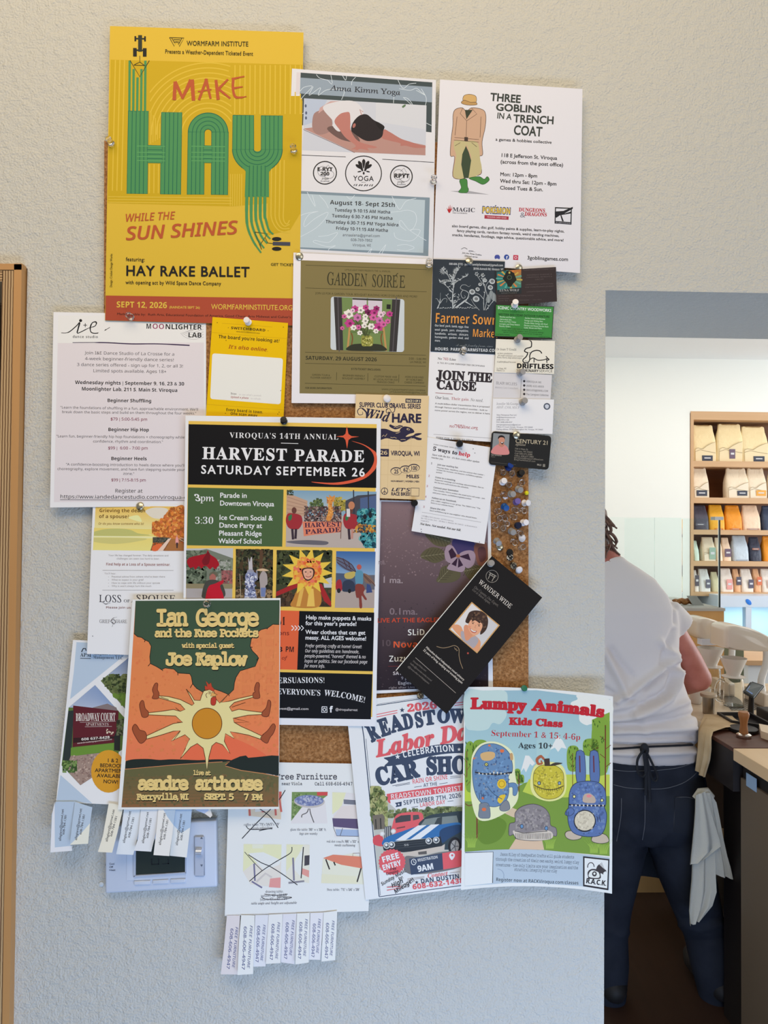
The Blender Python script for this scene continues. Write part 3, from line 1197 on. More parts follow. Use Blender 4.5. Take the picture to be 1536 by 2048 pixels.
for a, sx in ((0, 1.0), (-0.55, .9), (.55, .9), (-1.0, .8), (1.0, .8)):
 cx, cy = 780 + 58 * math.sin(a), 1040 - 62 * math.cos(a)
 p.E(cx, cy, 19 * sx, 46 * sx, K0, a)
p.E(760, 1020, 14, 34, K0, -0.3)
p.E(800, 1020, 14, 34, K0, 0.3)
p.E(780, 1072, 9, 14, K0)
for sx in (-1, 1):
 p.E(780 + sx * 42, 1056, 20, 6, K0, sx * 0.2)
 p.L([(780 + sx * 18, 960), (780 + sx * 4, 1040)], 3, (228, 221, 217))
p.T('YOGA', 676, 1146, 878, 1150, 48, 's', K0, 0.006, 0.05)
p.T('WITH', 756, 1166, 800, 1167, 8, 's', K0)
p.T('anna', 676, 1198, 880, 1202, 40, 'S', K0, -0.012)
p.part('title_lettering').T('Anna Kimm Yoga', 452, 250, 1148, 298, 52, 'B', (44, 44, 50), -0.022)
p.part('schedule_lettering')
p.T('August 18- Sept 25th', 445, 1380, 1092, 1408, 42, 'b', K0, -0.012)
p.TT([('Tuesday 9-10:15 AM Hatha', 490, 1450, 1045, 1474), ('Tuesday 6:30-7:45 PM Hatha', 465, 1508, 1068, 1535), ('Thursday 6:30-7:15 PM Yoga Nidra', 402, 1567, 1126, 1600), ('Friday 10-11:15 AM Hatha', 503, 1632, 1022, 1655)], 32, 'b', (52, 50, 54), -0.015)
p.TT([('annaalena@gmail.com', 570, 1696, 942, 1706), ('608-769-7862', 650, 1744, 866, 1750), ('Viroqua, WI', 668, 1795, 852, 1800)], 25, 'r', (112, 114, 116))

# games shop flyer
p = Sheet('games_shop_flyer', 'white games shop flyer with a tan trench coat and hat printed on it', 'flyer', H(3.4), [(880, 159), (1165, 178), (1160, 546), (866, 526)], (230, 222, 219))
p.V(860, 150, 4.8, (0.07, -0.03))
p.part('picture_print')
p.P([(195, 1115), (360, 1110), (570, 1148), (350, 1138)], (170, 164, 164))
TN, TK, OL = (206, 164, 132), (196, 180, 128), (86, 62, 50)
GE = (70, 130, 62)
p.outline([(325, 200), (380, 185), (440, 205), (440, 262), (380, 262), (320, 250)], (212, 168, 104), 4, OL)
p.outline([(300, 262), (330, 242), (390, 262), (440, 262), (448, 285), (380, 290), (320, 280)], (190, 146, 88), 4, OL)
p.outline([(245, 330), (310, 315), (350, 350), (400, 315), (500, 330), (535, 380), (530, 500), (500, 640), (506, 760), (480, 778), (474, 800), (495, 940), (420, 970), (350, 985), (290, 1000), (218, 970), (236, 790), (195, 772), (205, 600), (220, 480), (222, 380)], TN, 5, OL, 4)
p.B([(240, 630), (345, 640), (330, 720), (300, 840), (325, 985), (225, 970), (250, 780), (230, 700)], TK)
p.B([(350, 640), (455, 650), (480, 800), (490, 930), (370, 990), (395, 800), (370, 720)], TK)
p.P([(345, 680), (372, 740), (395, 820), (370, 990), (325, 990), (300, 860), (310, 760)], (60, 74, 52))
p.P([(335, 335), (410, 335), (350, 425)], (58, 62, 46))
p.LL([[(315, 315), (290, 370), (352, 440), (345, 640)], [(400, 318), (450, 375), (352, 440)], [(235, 600), (470, 620)], [(230, 625), (468, 645)], [(260, 400), (240, 580)], [(490, 400), (480, 600)], [(240, 680), (290, 650)], [(400, 650), (450, 690)]], 4, OL)
p.Q(330, 595, 365, 632, (70, 56, 48))
p.outline([(285, 1010), (350, 1000), (360, 1070), (370, 1100), (350, 1130), (275, 1125), (300, 1080)], GE, 4, (40, 70, 40))
p.outline([(375, 990), (470, 975), (520, 1000), (550, 975), (568, 1010), (510, 1050), (440, 1020)], GE, 4, (40, 70, 40))
p.part('title_lettering')
DG = (58, 62, 56)
p.T('THREE', 578, 245, 868, 268, 72, 's', DG, 0.03)
p.T('GOBLINS', 630, 340, 1070, 365, 66, 's', DG, 0.03)
p.T('IN A', 640, 415, 780, 430, 55, 's', DG, 0.02)
p.T('TRENCH', 800, 452, 1190, 472, 72, 's', DG, 0.026)
p.T('COAT', 800, 570, 1075, 590, 88, 's', DG, 0.024)
p.part('notice_lettering')
p.T('a games & hobbies collective', 628, 630, 1168, 660, 28, 's', K0, 0.014)
p.TT([('118 E Jefferson St. Viroqua', 678, 785, 1220, 815), ('(across from the post office)', 675, 848, 1280, 880), ('Mon: 12pm - 8pm', 672, 968, 1030, 985), ('Wed thru Sat: 12pm - 8pm', 672, 1032, 1215, 1062), ('Closed Tues & Sun.', 670, 1098, 1085, 1116)], 34, 's', K0, 0.016)
p.TT([('also board games, disc golf, hobby paints & supplies, learn-to-play nights,', 210, 1460, 1290, 1512), ('fancy playing cards, random fantasy novels, weird vending machines,', 258, 1505, 1240, 1555), ('snacks, kendamas, footbags, sage advice, questionable advice, and more!', 212, 1545, 1283, 1598)], 24, 's', K0, 0.016)
p.T('3goblinsgames.com', 932, 1770, 1326, 1786, 34, 's', K0, 0.014)
p.TT([('psst...', 372, 1692, 435, 1700), ('Join the Three Goblins', 310, 1712, 495, 1735), ('Discord server.', 332, 1740, 462, 1756)], 13, 's', K0, 0.012)
p.S([(300, 1672), (330, 1658), (358, 1672)], 4, K0)
p.part('emblem_print')
p.B([(185, 1325), (160, 1275), (175, 1290), (180, 1255), (188, 1290), (193, 1245), (200, 1290), (212, 1255), (208, 1295), (216, 1275)], (186, 40, 44))
p.T('MAGIC', 215, 1308, 432, 1316, 38, 'B', (66, 64, 72), 0.004)
p.T('THE GATHERING', 215, 1328, 358, 1333, 9, 'B', (66, 64, 72))
p.T('POKÉMON', 497, 1324, 775, 1338, 62, 'b', (50, 70, 130), 0.06)
p.T('POKÉMON', 500, 1320, 772, 1334, 54, 'b', (222, 184, 70), 0.02)
p.P([(524, 1344), (756, 1358), (754, 1390), (522, 1378)], (172, 52, 66))
p.T('TRADING CARD GAME', 545, 1368, 735, 1380, 14, 'b', (222, 180, 180))
p.T('DUNGEONS', 852, 1308, 1105, 1318, 34, 'B', (190, 38, 52), 0.012)
p.T('DRAGONS', 908, 1350, 1122, 1358, 34, 'B', (190, 38, 52), 0.012)
p.T('&', 862, 1366, 915, 1368, 50, 'b', (140, 136, 140))
p.P([(1200, 1268), (1362, 1276), (1358, 1436), (1196, 1425)], (36, 36, 40))
p.P([(1210, 1280), (1352, 1286), (1348, 1412), (1206, 1402)], (226, 220, 218))
p.P([(1198, 1310), (1280, 1305), (1372, 1265), (1370, 1285), (1290, 1330), (1355, 1310), (1350, 1330), (1262, 1345), (1285, 1405), (1268, 1405), (1250, 1345), (1215, 1370), (1198, 1365)], (36, 36, 40))
p.T('WARHAMMER', 1205, 1422, 1350, 1430, 12, 'B', (160, 156, 158))
p.B([(620, 1745), (632, 1728), (660, 1728), (672, 1750), (665, 1768), (645, 1760), (625, 1765)], (70, 80, 150))
p.E(735, 1748, 25, 25, (50, 76, 146))
p.T('f', 728, 1770, 746, 1770, 30, 'b', (230, 226, 226))
p.P([(800, 1728), (848, 1730), (846, 1776), (798, 1774)], (198, 60, 80))
p.O(823, 1752, 11, 11, 4, (230, 220, 220))

# garden party poster
p = Sheet('garden_party_poster', 'olive green garden party poster with a vase of pink flowers in a white margin', 'poster', H(4.2), [(587, 505), (868, 519), (858, 808), (583, 806)], (228, 221, 220))
p.V(580, 500, 5.12, (0.032, -0.02))
OV, OD = (126, 112, 70), (58, 54, 32)
p.part('panel_print').P([(110, 105), (1462, 148), (1412, 1492), (98, 1468)], OV)
for a, b_ in (((160, 155), (1402, 200)), ((158, 388), (1400, 428)), ((155, 1046), (1392, 1078)), ((155, 1160), (1390, 1190)), ((152, 1365), (1388, 1394))):
 p.L([a, b_], 4, OD)
for x, y in ((478, 1252), (798, 1262), (1116, 1275)):
 p.L([(x, y), (x - 2, y + 82)], 4, OD)
p.part('title_lettering')
p.T('GARDEN', 380, 355, 795, 374, 128, 'B', (50, 48, 32), -0.03)
p.T('SOIRE', 840, 376, 1110, 386, 124, 'B', (50, 48, 32), -0.03)
p.T('E', 1122, 386, 1186, 388, 124, 'B', (50, 48, 32), -0.03)
p.L([(1082, 262), (1105, 236)], 7, (50, 48, 32))
p.part('notice_lettering')
p.T('LITTLE LIGHT FARM PRESENTS THE 1st ANNUAL', 560, 212, 1030, 228, 17, 's', OD)
p.T("JOIN US FOR A GARDEN TOUR, BOUQUET BUILDING HORS D'OEUVRES AND MORE!", 260, 452, 1305, 488, 21, 's', OD)
p.T('SATURDAY, 29 AUGUST 2026', 158, 1122, 890, 1140, 38, 'b', (44, 44, 32))
p.T('2:00 - 5:00 PM', 1215, 1122, 1395, 1130, 22, 's', OD)
p.T('LA FARGE, WI', 1228, 1156, 1392, 1162, 21, 's', OD)
p.T('$175/TICKET INCLUDES:', 625, 1226, 932, 1236, 19, 'b', (50, 48, 32))
p.TT([('GARDEN TOUR &', 225, 1286, 408, 1292), ('FLOWER HARVEST', 210, 1315, 424, 1320), ('BEGINNER FRIENDLY', 540, 1292, 768, 1300), ('BOUQUET ASSEMBLY', 535, 1322, 768, 1328), ('CUSTOM MADE VASE', 864, 1302, 1096, 1310), ('BY LOCAL POTTER ZOE', 855, 1332, 1104, 1340), ('FRANCES CRAIG', 890, 1360, 1070, 1366), ("HORS D'OEUVRES", 1178, 1308, 1368, 1314), ('BY NOBLE BIRD', 1190, 1336, 1358, 1342), ('CHEESE COMPANY', 1170, 1364, 1376, 1370)], 18, 's', OD)
p.T('FOR MORE INFORMATION:', 155, 1420, 432, 1424, 16, 'b', (50, 48, 32))
p.T('WWW.LITTLELIGHTFARMSTUDIO.COM/EMAIL', 938, 1434, 1388, 1446, 15, 's', OD)
p.T('LITTLELIGHTFLOWERS@GMAIL.COM', 1020, 1460, 1392, 1472, 15, 's', OD)
p.part('picture_print')
p.RQ([(418, 476), (1172, 504), (1168, 1046), (414, 1022)], 34, (196, 200, 200))
p.P([(448, 480), (1130, 506), (1092, 1042), (474, 1024)], (56, 52, 52))
p.P([(530, 484), (1046, 506), (1015, 1040), (545, 1026)], (112, 132, 78))
p.P([(636, 490), (950, 502), (945, 640), (636, 620)], (204, 190, 198))
for q in (((632, 488), (632, 640)), ((792, 492), (792, 640)), ((952, 500), (948, 650))):
 p.L(list(q), 14, (112, 132, 78))
p.P([(640, 492), (945, 504), (945, 522), (640, 508)], (50, 48, 40))
for x in (490, 1080):
 p.L([(x - (0 if x < 800 else -10), 482), (x + (14 if x < 800 else -28), 1040)], 10, (86, 80, 82))
p.P([(990, 556), (1032, 558), (1030, 606), (988, 604)], (36, 36, 34))
p.L([(612, 790), (590, 1020)], 20, (184, 138, 84))
p.L([(955, 780), (985, 1035)], 20, (184, 138, 84))
p.S([(620, 830), (640, 900), (628, 980)], 14, (120, 80, 46))
p.S([(950, 830), (932, 900), (945, 980)], 14, (120, 80, 46))
p.L([(618, 840), (955, 846)], 18, (96, 116, 66))
p.B([(580, 1024), (620, 975), (700, 960), (880, 962), (950, 980), (985, 1030), (780, 1034)], (50, 52, 40))
p.B([(740, 880), (840, 884), (845, 975), (790, 985), (735, 975)], (142, 140, 64))
p.K(740, 885, 842, 980, 50, 10, [(176, 170, 86), (104, 104, 46), (196, 190, 120)], 3)
rn = random.Random(4)
for i in range(26):
 p.L([(785 + rn.uniform(-25, 25), 880), (785 + rn.uniform(-190, 190), rn.uniform(640, 800))], 5, rn.choice([(66, 74, 44), (84, 92, 54)]))
PK = [(186, 62, 130), (206, 96, 150), (150, 40, 100), (224, 190, 200), (232, 218, 206), (110, 32, 76), (196, 110, 160)]

def flower(x, y, r, c, c2=None):
 n = 6
 p.P([(x + r * (1 if i % 2 else 0.72) * math.cos(i * math.pi / n + x), y + r * (0.9 if i % 2 else 0.66) * math.sin(i * math.pi / n + x)) for i in range(2 * n)], c)
 p.E(x + r * 0.1, y + r * 0.05, r * 0.3, r * 0.28, c2 or tuple(int(v * 0.62) for v in c), n=8)

for x, y, r, c in ((800, 640, 44, 5), (720, 615, 44, 4), (665, 602, 44, 0), (600, 655, 58, 4), (775, 588, 36, 0), (860, 640, 48, 0), (885, 600, 38, 2), (610, 750, 56, 0), (555, 680, 30, 1), (770, 680, 34, 4), (770, 725, 40, 4), (760, 775, 34, 4), (700, 790, 34, 1), (650, 795, 36, 4), (690, 690, 50, 6), (850, 690, 44, 1), (915, 720, 46, 6), (930, 660, 40, 3), (960, 645, 24, 3), (1018, 655, 40, 0), (905, 790, 56, 0), (830, 782, 42, 4), (955, 760, 40, 1), (1000, 730, 34, 1), (535, 800, 26, 1), (880, 830, 32, 4), (715, 848, 32, 4), (640, 620, 30, 3)):
 flower(x, y, r, PK[c])

# market card
p = Sheet('farm_market_card', 'dark slate market card with white plant drawings and orange heading', 'flyer', H(5.0), [(866, 518), (1010, 523), (997, 709), (861, 703)], (44, 52, 60), gloss=False)
p.V(855, 510, 5.689, (0.03, -0.02))
p.part('picture_print')
WH = (178, 182, 182)
rn = random.Random(5)

def sprig(pts, w, leaves=0, ll=26):
 q = spl(pts, 6)
 p.L(q, [w, w * 0.5], WH)
 for i in range(leaves):
  x, y = q[int((i + 0.5) / leaves * len(q)) % len(q)]
  a = rn.uniform(-2.8, -0.3)
  p.S([(x, y), (x + ll * 0.5 * math.cos(a) + 4, y + ll * 0.5 * math.sin(a)), (x + ll * math.cos(a), y + ll * math.sin(a))], [3, 8, 1], WH)

sprig([(290, 610), (285, 480), (295, 340), (280, 250)], 12, 26, 46)
sprig([(290, 340), (230, 230), (160, 150)], 6, 14, 40)
sprig([(290, 300), (320, 220), (350, 150)], 6, 14, 44)
sprig([(300, 330), (380, 270), (450, 240)], 6, 12, 40)
sprig([(280, 420), (200, 340), (140, 310)], 5, 10, 44)
sprig([(275, 540), (230, 480), (220, 455)], 5, 4, 30)
sprig([(290, 560), (340, 520), (360, 460)], 5, 6, 34)
for k in range(9):
 a = -2.7 + 0.27 * k
 p.S([(205, 310), (205 + 60 * math.cos(a), 320 + 40 * math.sin(a)), (210 + 80 * math.cos(a), 340 + 60 * math.sin(a))], [2, 6, 1], WH)
 p.S([(180, 180), (180 + 30 * math.cos(a * 2), 180 + 30 * math.sin(a * 2)), (180 + 50 * math.cos(a * 2), 185 + 46 * math.sin(a * 2))], [2, 7, 1], WH)
 p.S([(330, 180), (330 + 30 * math.cos(a * 1.4), 190 + 30 * math.sin(a * 1.4)), (330 + 46 * math.cos(a * 1.4), 185 + 50 * math.sin(a * 1.4))], [2, 7, 1], WH)
p.S([(440, 520), (470, 440), (410, 400), (380, 440), (400, 490), (430, 480), (420, 460)], [8, 6, 5, 5, 5, 4, 3], WH)
p.S([(410, 400), (375, 380), (390, 345), (430, 340), (470, 360), (490, 345)], [5, 5, 4, 4, 3, 2], WH)
p.S([(320, 600), (400, 540), (450, 500), (480, 470)], [16, 18, 10, 2], WH)
p.S([(430, 530), (480, 560), (560, 610)], [14, 8, 2], WH)
p.S([(110, 610), (140, 540), (148, 430)], [10, 8, 2], WH)
p.S([(140, 550), (110, 500), (90, 498)], [6, 4, 2], WH)
p.S([(145, 550), (180, 500), (220, 500), (215, 540)], [6, 4, 3, 2], WH)
for i in range(16):
 x = 110 + i * 28
 p.S([(x, 612), (x + 12, 600 + rn.uniform(-8, 4)), (x + 34, 608)], [2, 7, 2], WH)
sprig([(640, 628), (640, 500), (655, 380), (600, 290), (560, 230)], 6, 4, 30)
sprig([(650, 628), (680, 480), (660, 370), (700, 300), (740, 290)], 6)
sprig([(650, 360), (620, 260), (630, 220)], 5, 6, 24)
sprig([(635, 500), (590, 450), (510, 420)], 6)
sprig([(665, 628), (740, 530), (790, 470)], 6, 6, 30)
sprig([(590, 628), (530, 560), (495, 500)], 5)
for x, y, r in ((735, 300, 34), (715, 370, 30), (570, 390, 24), (508, 420, 34), (553, 500, 38), (655, 290, 22), (598, 335, 20)):
 p.E(x, y, r, r * .9, WH, 0.3)
 p.E(x + 2, y - 2, r * .55, r * .48, (110, 112, 112), 0.3)
for x, y in ((560, 215), (630, 230), (650, 280)):
 for k in range(6):
  p.E(x + 16 * math.cos(k), y + 16 * math.sin(k), 9, 5, WH, k, 8)
for x, y in ((720, 450), (690, 500), (750, 480), (790, 500)):
 p.B([(x, y - 50), (x + 30, y - 20), (x + 24, y + 30), (x, y + 46), (x - 26, y + 10)], (124, 130, 130))
 p.L([(x, y - 45), (x, y + 44)], 3, WH)
 p.L([(x + 14, y - 30), (x + 8, y + 36)], 2, WH)
p.part('title_lettering')
OG = (222, 146, 66)
p.T('Farmer Sown', 82, 770, 800, 798, 112, 'b', OG, -0.01)
p.T('Market', 508, 930, 800, 943, 90, 'b', OG, -0.01)
p.part('notice_lettering')
PW = (205, 207, 208)
p.T('608-606-3772 - parkerfamilyfarmstead@gmail.com', 245, 112, 860, 130, 24, 'b', PW, -0.01)
p.T('30196 Asmock Rd, Viroqua, WI', 520, 168, 862, 178, 26, 'b', PW, -0.01)
p.TT([('Our beef, pork, lamb, eggs, fine', 82, 812, 468, 832), ('wool  goods,  yarn,  sheepskins,', 82, 860, 468, 876), ('handknits,   artisans,   skincare,', 82, 904, 468, 920), ('homegoods,  garden  shed,  and', 82, 944, 468, 960), ('more.', 82, 984, 148, 988)], 24, 'b', PW, -0.01)
p.T('A small family farm, since', 325, 1036, 745, 1050, 26, 'S', (150, 156, 160), -0.012)
p.T('HOURS: PARKERFARMSTEAD.COM', 82, 1084, 802, 1105, 34, 'b', PW, 0.01, 0.06)

# live music poster, dusky purple
p = Sheet('music_poster', 'dusky purple music poster with a printed pansy and orange heading', 'poster', H(1.0), [(748, 1000), (981, 1006), (986, 1376), (738, 1388)], (224, 222, 228))
p.V(740, 990, 4.267)
PF = [(95, 55), (1005, 62), (1010, 1635), (55, 1668)]
p.part('background_print').G(PF, (126, 106, 112), (38, 30, 36), 12)
p.K(95, 60, 1000, 700, 420, 6, [(128, 109, 114), (116, 98, 105), (122, 104, 110)], 7)
p.K(80, 900, 1000, 1640, 200, 6, [(64, 54, 60), (58, 48, 54)], 8)
p.part('picture_print')
LF, LD = (84, 80, 60), (54, 50, 40)

def leaf(pts, mid):
 p.B(pts, LF, 4)
 p.L(mid, 4, (126, 122, 100))
 (x0, y0), (x1, y1) = mid
 for i in range(1, 7):
  t = i / 7
  x, y = x0 + (x1 - x0) * t, y0 + (y1 - y0) * t
  dx, dy = (x1 - x0) * .22, (y1 - y0) * .22
  p.L([(x, y), (x + dx - dy * 1.1, y + dy + dx * 1.1)], 3, LD)
  p.L([(x, y), (x + dx + dy * 1.1, y + dy - dx * 1.1)], 3, LD)

leaf([(690, 400), (640, 440), (560, 430), (500, 380), (470, 330), (540, 300), (640, 320)], ((480, 330), (680, 400)))
leaf([(640, 540), (560, 580), (490, 560), (430, 525), (470, 470), (540, 445), (620, 470)], ((435, 525), (640, 500)))
leaf([(760, 640), (770, 700), (700, 745), (570, 742), (590, 680), (610, 620), (680, 600)], ((580, 740), (700, 610)))
leaf([(800, 640), (900, 600), (960, 620), (900, 690), (850, 720)], ((960, 620), (800, 650)))
p.B([(700, 420), (740, 360), (850, 380), (900, 430), (860, 500), (760, 520)], (62, 54, 96))
p.B([(890, 430), (960, 400), (1000, 430), (1000, 580), (930, 600), (900, 520)], (116, 76, 66))
p.B([(920, 460), (980, 450), (990, 540), (940, 570)], (86, 56, 60))
LV, VD = (146, 128, 144), (50, 32, 52)
p.B([(750, 525), (700, 580), (650, 560), (636, 490), (660, 430), (710, 440)], LV)
p.B([(760, 520), (800, 480), (870, 475), (900, 520), (880, 600), (820, 620)], LV)
p.B([(750, 530), (810, 610), (790, 655), (730, 650), (660, 630), (680, 590)], LV)
for q in ([(745, 522), (670, 480), (690, 545)], [(745, 522), (700, 450), (670, 480)], [(760, 525), (840, 500), (860, 560)], [(750, 530), (735, 610), (695, 590)], [(755, 530), (795, 600), (750, 620)]):
 p.P(q, VD)
p.E(752, 520, 18, 14, (150, 100, 70))
p.part('title_lettering')
G2 = (128, 112, 120)
p.T('ma.', 70, 590, 135, 592, 40, 's', G2, 0.014)
p.T('1 ma.', 100, 748, 282, 752, 50, 's', (150, 138, 146), 0.016)
p.T('0.1ma.', 165, 1020, 408, 1020, 54, 's', (120, 106, 114), 0.016)
p.T('10 ma.', 90, 1290, 330, 1285, 52, 's', (86, 74, 80), 0.016)
p.T('LIVE AT THE EAGLES CLUB', 60, 1088, 760, 1082, 36, 's', (186, 72, 50), 0.016)
p.T('SLiD', 320, 1198, 470, 1196, 52, 'b', (222, 216, 220), -0.01)
p.T('Novarite', 193, 1303, 560, 1300, 54, 'b', (210, 88, 50), -0.01)
p.T('Zuzu', 162, 1423, 330, 1420, 52, 'b', (222, 216, 220), -0.01)
p.L([(155, 1462), (460, 1458)], 3, (140, 60, 60))
p.part('notice_lettering')
p.T('SATURDAY', 195, 1536, 420, 1530, 28, 'b', (200, 194, 198))
p.T('9 pm', 265, 1576, 350, 1574, 26, 's', (170, 162, 166))
p.T('Eagles Club', 238, 1618, 460, 1612, 27, 's', (190, 184, 188))
p.T('right after Live in the Park', 160, 1654, 560, 1644, 20, 's', (140, 132, 138))

# call to action flyer and the sheet below it
p = Sheet('campaign_flyer', 'white campaign flyer with a big black serif heading and thin red rule', 'flyer', H(4.4), [(862, 700), (990, 706), (986, 884), (852, 876)], (228, 224, 226))
p.V(850, 690, 5.585)
p.part('title_lettering')
p.T('JOIN THE', 128, 380, 748, 416, 98, 'B', (48, 42, 46), 0.035)
p.T('CAUSE', 128, 488, 570, 512, 94, 'B', (48, 42, 46), 0.035)
p.L([(116, 534), (310, 548)], 6, (140, 70, 72))
p.part('notice_lettering')
p.T('No', 142, 164, 188, 166, 26, 'B', (60, 52, 54))
p.T('765', 198, 167, 262, 171, 26, 'B', (160, 70, 78))
p.T('Line', 272, 172, 346, 176, 26, 'B', (60, 52, 54))
p.T('A 765 KV LINE THROUGH THE DRIFTLESS', 138, 206, 668, 244, 15, 'm', (70, 64, 66), 0.01)
p.T('Our loss.', 116, 600, 275, 612, 32, 'B', (66, 60, 62), -0.015)
p.T('Their gain.', 290, 612, 496, 624, 32, 'B', (160, 60, 68), -0.012)
p.T('No need.', 508, 626, 650, 636, 32, 'I', (66, 60, 62))
p.TT([('A multi-billion-dollar transmission line is proposed', 112, 660, 720, 700), ('through Vernon and Crawford counties - built to', 110, 698, 697, 738), ('move power across the region, not to deliver it here.', 108, 736, 728, 776)], 17, 's', (74, 68, 70), 0.012)
p.T('no765line.org', 275, 920, 592, 942, 36, 'B', (160, 62, 70), -0.018)
p.L([(96, 998), (760, 1042)], 3, (120, 114, 116))
p = Sheet('tips_flyer', 'narrow white flyer of five numbered tips with one red heading word', 'flyer', H(5.3), [(853, 874), (996, 897), (969, 1088), (823, 1062)], (228, 226, 230), curl=lambda u, v: 0.004 * u * v)
p.V(810, 860, 8.084)
p.part('title_lettering')
p.T('TURN FOR 5 WAYS TO HELP', 500, 130, 1105, 180, 20, 'm', (70, 66, 70), 0.01)
p.T('TURN CONCERN INTO ACTION', 458, 240, 925, 318, 16, 'm', (60, 56, 60), 0.01)
p.T('5 ways to', 445, 330, 842, 402, 62, 'B', (40, 36, 44), 0.016)
p.T('help', 862, 404, 1050, 436, 62, 'B', (196, 40, 60), 0.016)
p.part('notice_lettering')
p.TT([("Start with the list - it's how every other update", 436, 410, 1205, 530), ('reaches you.', 425, 455, 622, 485)], 28, 'J', (50, 46, 52))
for s_, x, y in (('1', 415, 552), ('2', 375, 755), ('3', 345, 920), ('4', 322, 1090), ('5', 292, 1255)):
 p.T(s_, x, y, x + 24, y + 4, 30, 'B', (150, 46, 66) if s_ != '1' else (60, 56, 70))
for s_, x, y, x1, y1 in (('Join our mailing list.', 522, 570, 862, 622), ('Come to a meeting.', 486, 775, 818, 828), ('Contact your lawmaker.', 458, 940, 872, 1004), ('Follow us on Facebook.', 432, 1108, 832, 1170), ('Share the site.', 405, 1272, 655, 1308)):
 p.T(s_, x, y, x1, y1, 26, 'b', (46, 42, 48))
p.TT([('Hearing dates, deadlines, and the actions that matter -', 512, 612, 1288, 738), ('written for humans, not lawyers. no765line.org/take-', 508, 650, 1252, 775), ('action', 502, 690, 600, 704), ('Supporter meetings and working subcommittees. Get on', 480, 812, 1272, 944), ("the list and we'll send you the schedule.", 474, 852, 1030, 946), ("Two minutes. We've written the email and a call script - just", 455, 978, 1290, 1118), ('add your name. no765line.org/take-action', 446, 1020, 1070, 1124), ('Join 1,000+ neighbors in our group, "No 765kV Line." The', 424, 1146, 1216, 1278), ("link's in our website footer.", 416, 1185, 792, 1248), ('Send no765line.org to one neighbor who should know.', 398, 1308, 1164, 1436)], 19, 's', (64, 60, 66), 0.014)
p.L([(275, 1328), (1228, 1492)], 3, (90, 86, 92))
p.TT([('info@no765line.org - no765line.org', 264, 1392, 780, 1480), ('No 765 Line, Inc. - PO Box 1, Genoa, WI 54632 - a Wisconsin', 258, 1432, 1165, 1580), ('nonprofit', 254, 1470, 390, 1492)], 17, 'm', (110, 106, 112))
p.T('Not here. Not needed. Not our bill.', 244, 1530, 905, 1636, 34, 'J', (36, 32, 38), 0.01)
for x, y in ((262, 1605), (265, 1645), (1205, 1812), (1102, 305), (1130, 372)):
 p.E(x, y, 7, 9, (90, 88, 96), n=8)

# gravel race card
p = Sheet('race_card', 'tan race card with a leaping hare and navy lettering', 'flyer', H(6.2), [(712, 788), (858, 792), (850, 1000), (703, 994)], (208, 184, 142))
p.V(700, 780, 8.906, (0.02, -0.02))
NV = (44, 40, 62)
p.part('background_print')
for x in (310, 500, 700, 900, 1100):
 p.L([(x, 300), (x - 30, 1750)], 3, (186, 160, 118))
for y in (740, 990, 1250, 1510):
 p.L([(180, y - 10), (1280, y + 10)], 3, (186, 160, 118))
p.part('title_lettering')
p.T('SUPPER CLUB GRAVEL SERIES', 165, 300, 1258, 332, 80, 's', NV, 0.03)
p.P([(990, 152), (1266, 160), (1262, 232), (988, 226)], NV)
p.T('RACE 3 OF 3', 1005, 210, 1248, 218, 40, 's', (220, 200, 160), 0.03)
p.T('Wild', 258, 498, 690, 572, 175, 'J', NV, 0.01)
p.S([(300, 500), (290, 400), (200, 320), (135, 370), (160, 440), (225, 430), (220, 385)], [30, 26, 14, 14, 12, 10, 8], NV)
p.S([(690, 420), (650, 400), (650, 350), (700, 330), (745, 400), (790, 380), (790, 300), (720, 250), (640, 262)], [10, 12, 16, 10, 12, 12, 16, 12, 8], NV)
p.T('HARE', 738, 572, 1268, 582, 150, 's', NV, 0.04)
p.part('picture_print')
p.B([(300, 760), (420, 700), (560, 690), (650, 695), (780, 742), (870, 740), (900, 690), (960, 650), (1050, 660), (1110, 690), (1145, 735), (1130, 762), (1060, 782), (1010, 810), (1000, 835), (1120, 810), (1170, 775), (1260, 768), (1272, 785), (1200, 815), (1160, 820), (1180, 835), (1250, 855), (1275, 860), (1265, 890), (1200, 890), (1120, 860), (1010, 905), (920, 925), (860, 890), (760, 880), (650, 860), (560, 885), (420, 930), (300, 960), (280, 930), (420, 880), (330, 840)], NV, 4)
p.B([(930, 660), (860, 690), (800, 700), (730, 670), (700, 640), (720, 612), (800, 640), (880, 628), (940, 640)], NV, 4)
p.LL([[(735, 615), (790, 640), (860, 640)], [(780, 665), (820, 655), (830, 672), (880, 652), (930, 665)], [(815, 770), (860, 765), (895, 740)], [(720, 840), (760, 850), (790, 840), (830, 860)], [(900, 885), (950, 880), (990, 885)], [(1010, 905), (1100, 850)], [(570, 830), (600, 800), (625, 830), (660, 780)]], 7, (208, 184, 142))
p.E(1036, 700, 28, 16, (208, 184, 142), 0.3)
p.E(1040, 702, 14, 12, NV)
p.part('notice_lettering')
p.Q(400, 1045, 694, 1180, NV)
p.T('9.26', 440, 1145, 668, 1150, 64, 'i', (208, 184, 142), 0.02)
p.T('VIROQUA, WI', 728, 1162, 1242, 1172, 78, 's', NV, 0.03)
for cx, cy, rx, ry, s_, w in ((825, 1445, 98, 64, '25', 80), (990, 1412, 98, 62, '62', 84), (1138, 1384, 98, 62, '100', 118)):
 p.E(cx, cy, rx + 6, ry + 6, NV)
 p.E(cx, cy + 6, rx - 4, ry - 6, (208, 184, 142))
 p.T(s_, cx - w / 2, cy + 40, cx + w / 2, cy + 42, 70, 's', NV, 0.026)
p.T('MILES', 1002, 1566, 1230, 1572, 58, 's', NV, 0.03)
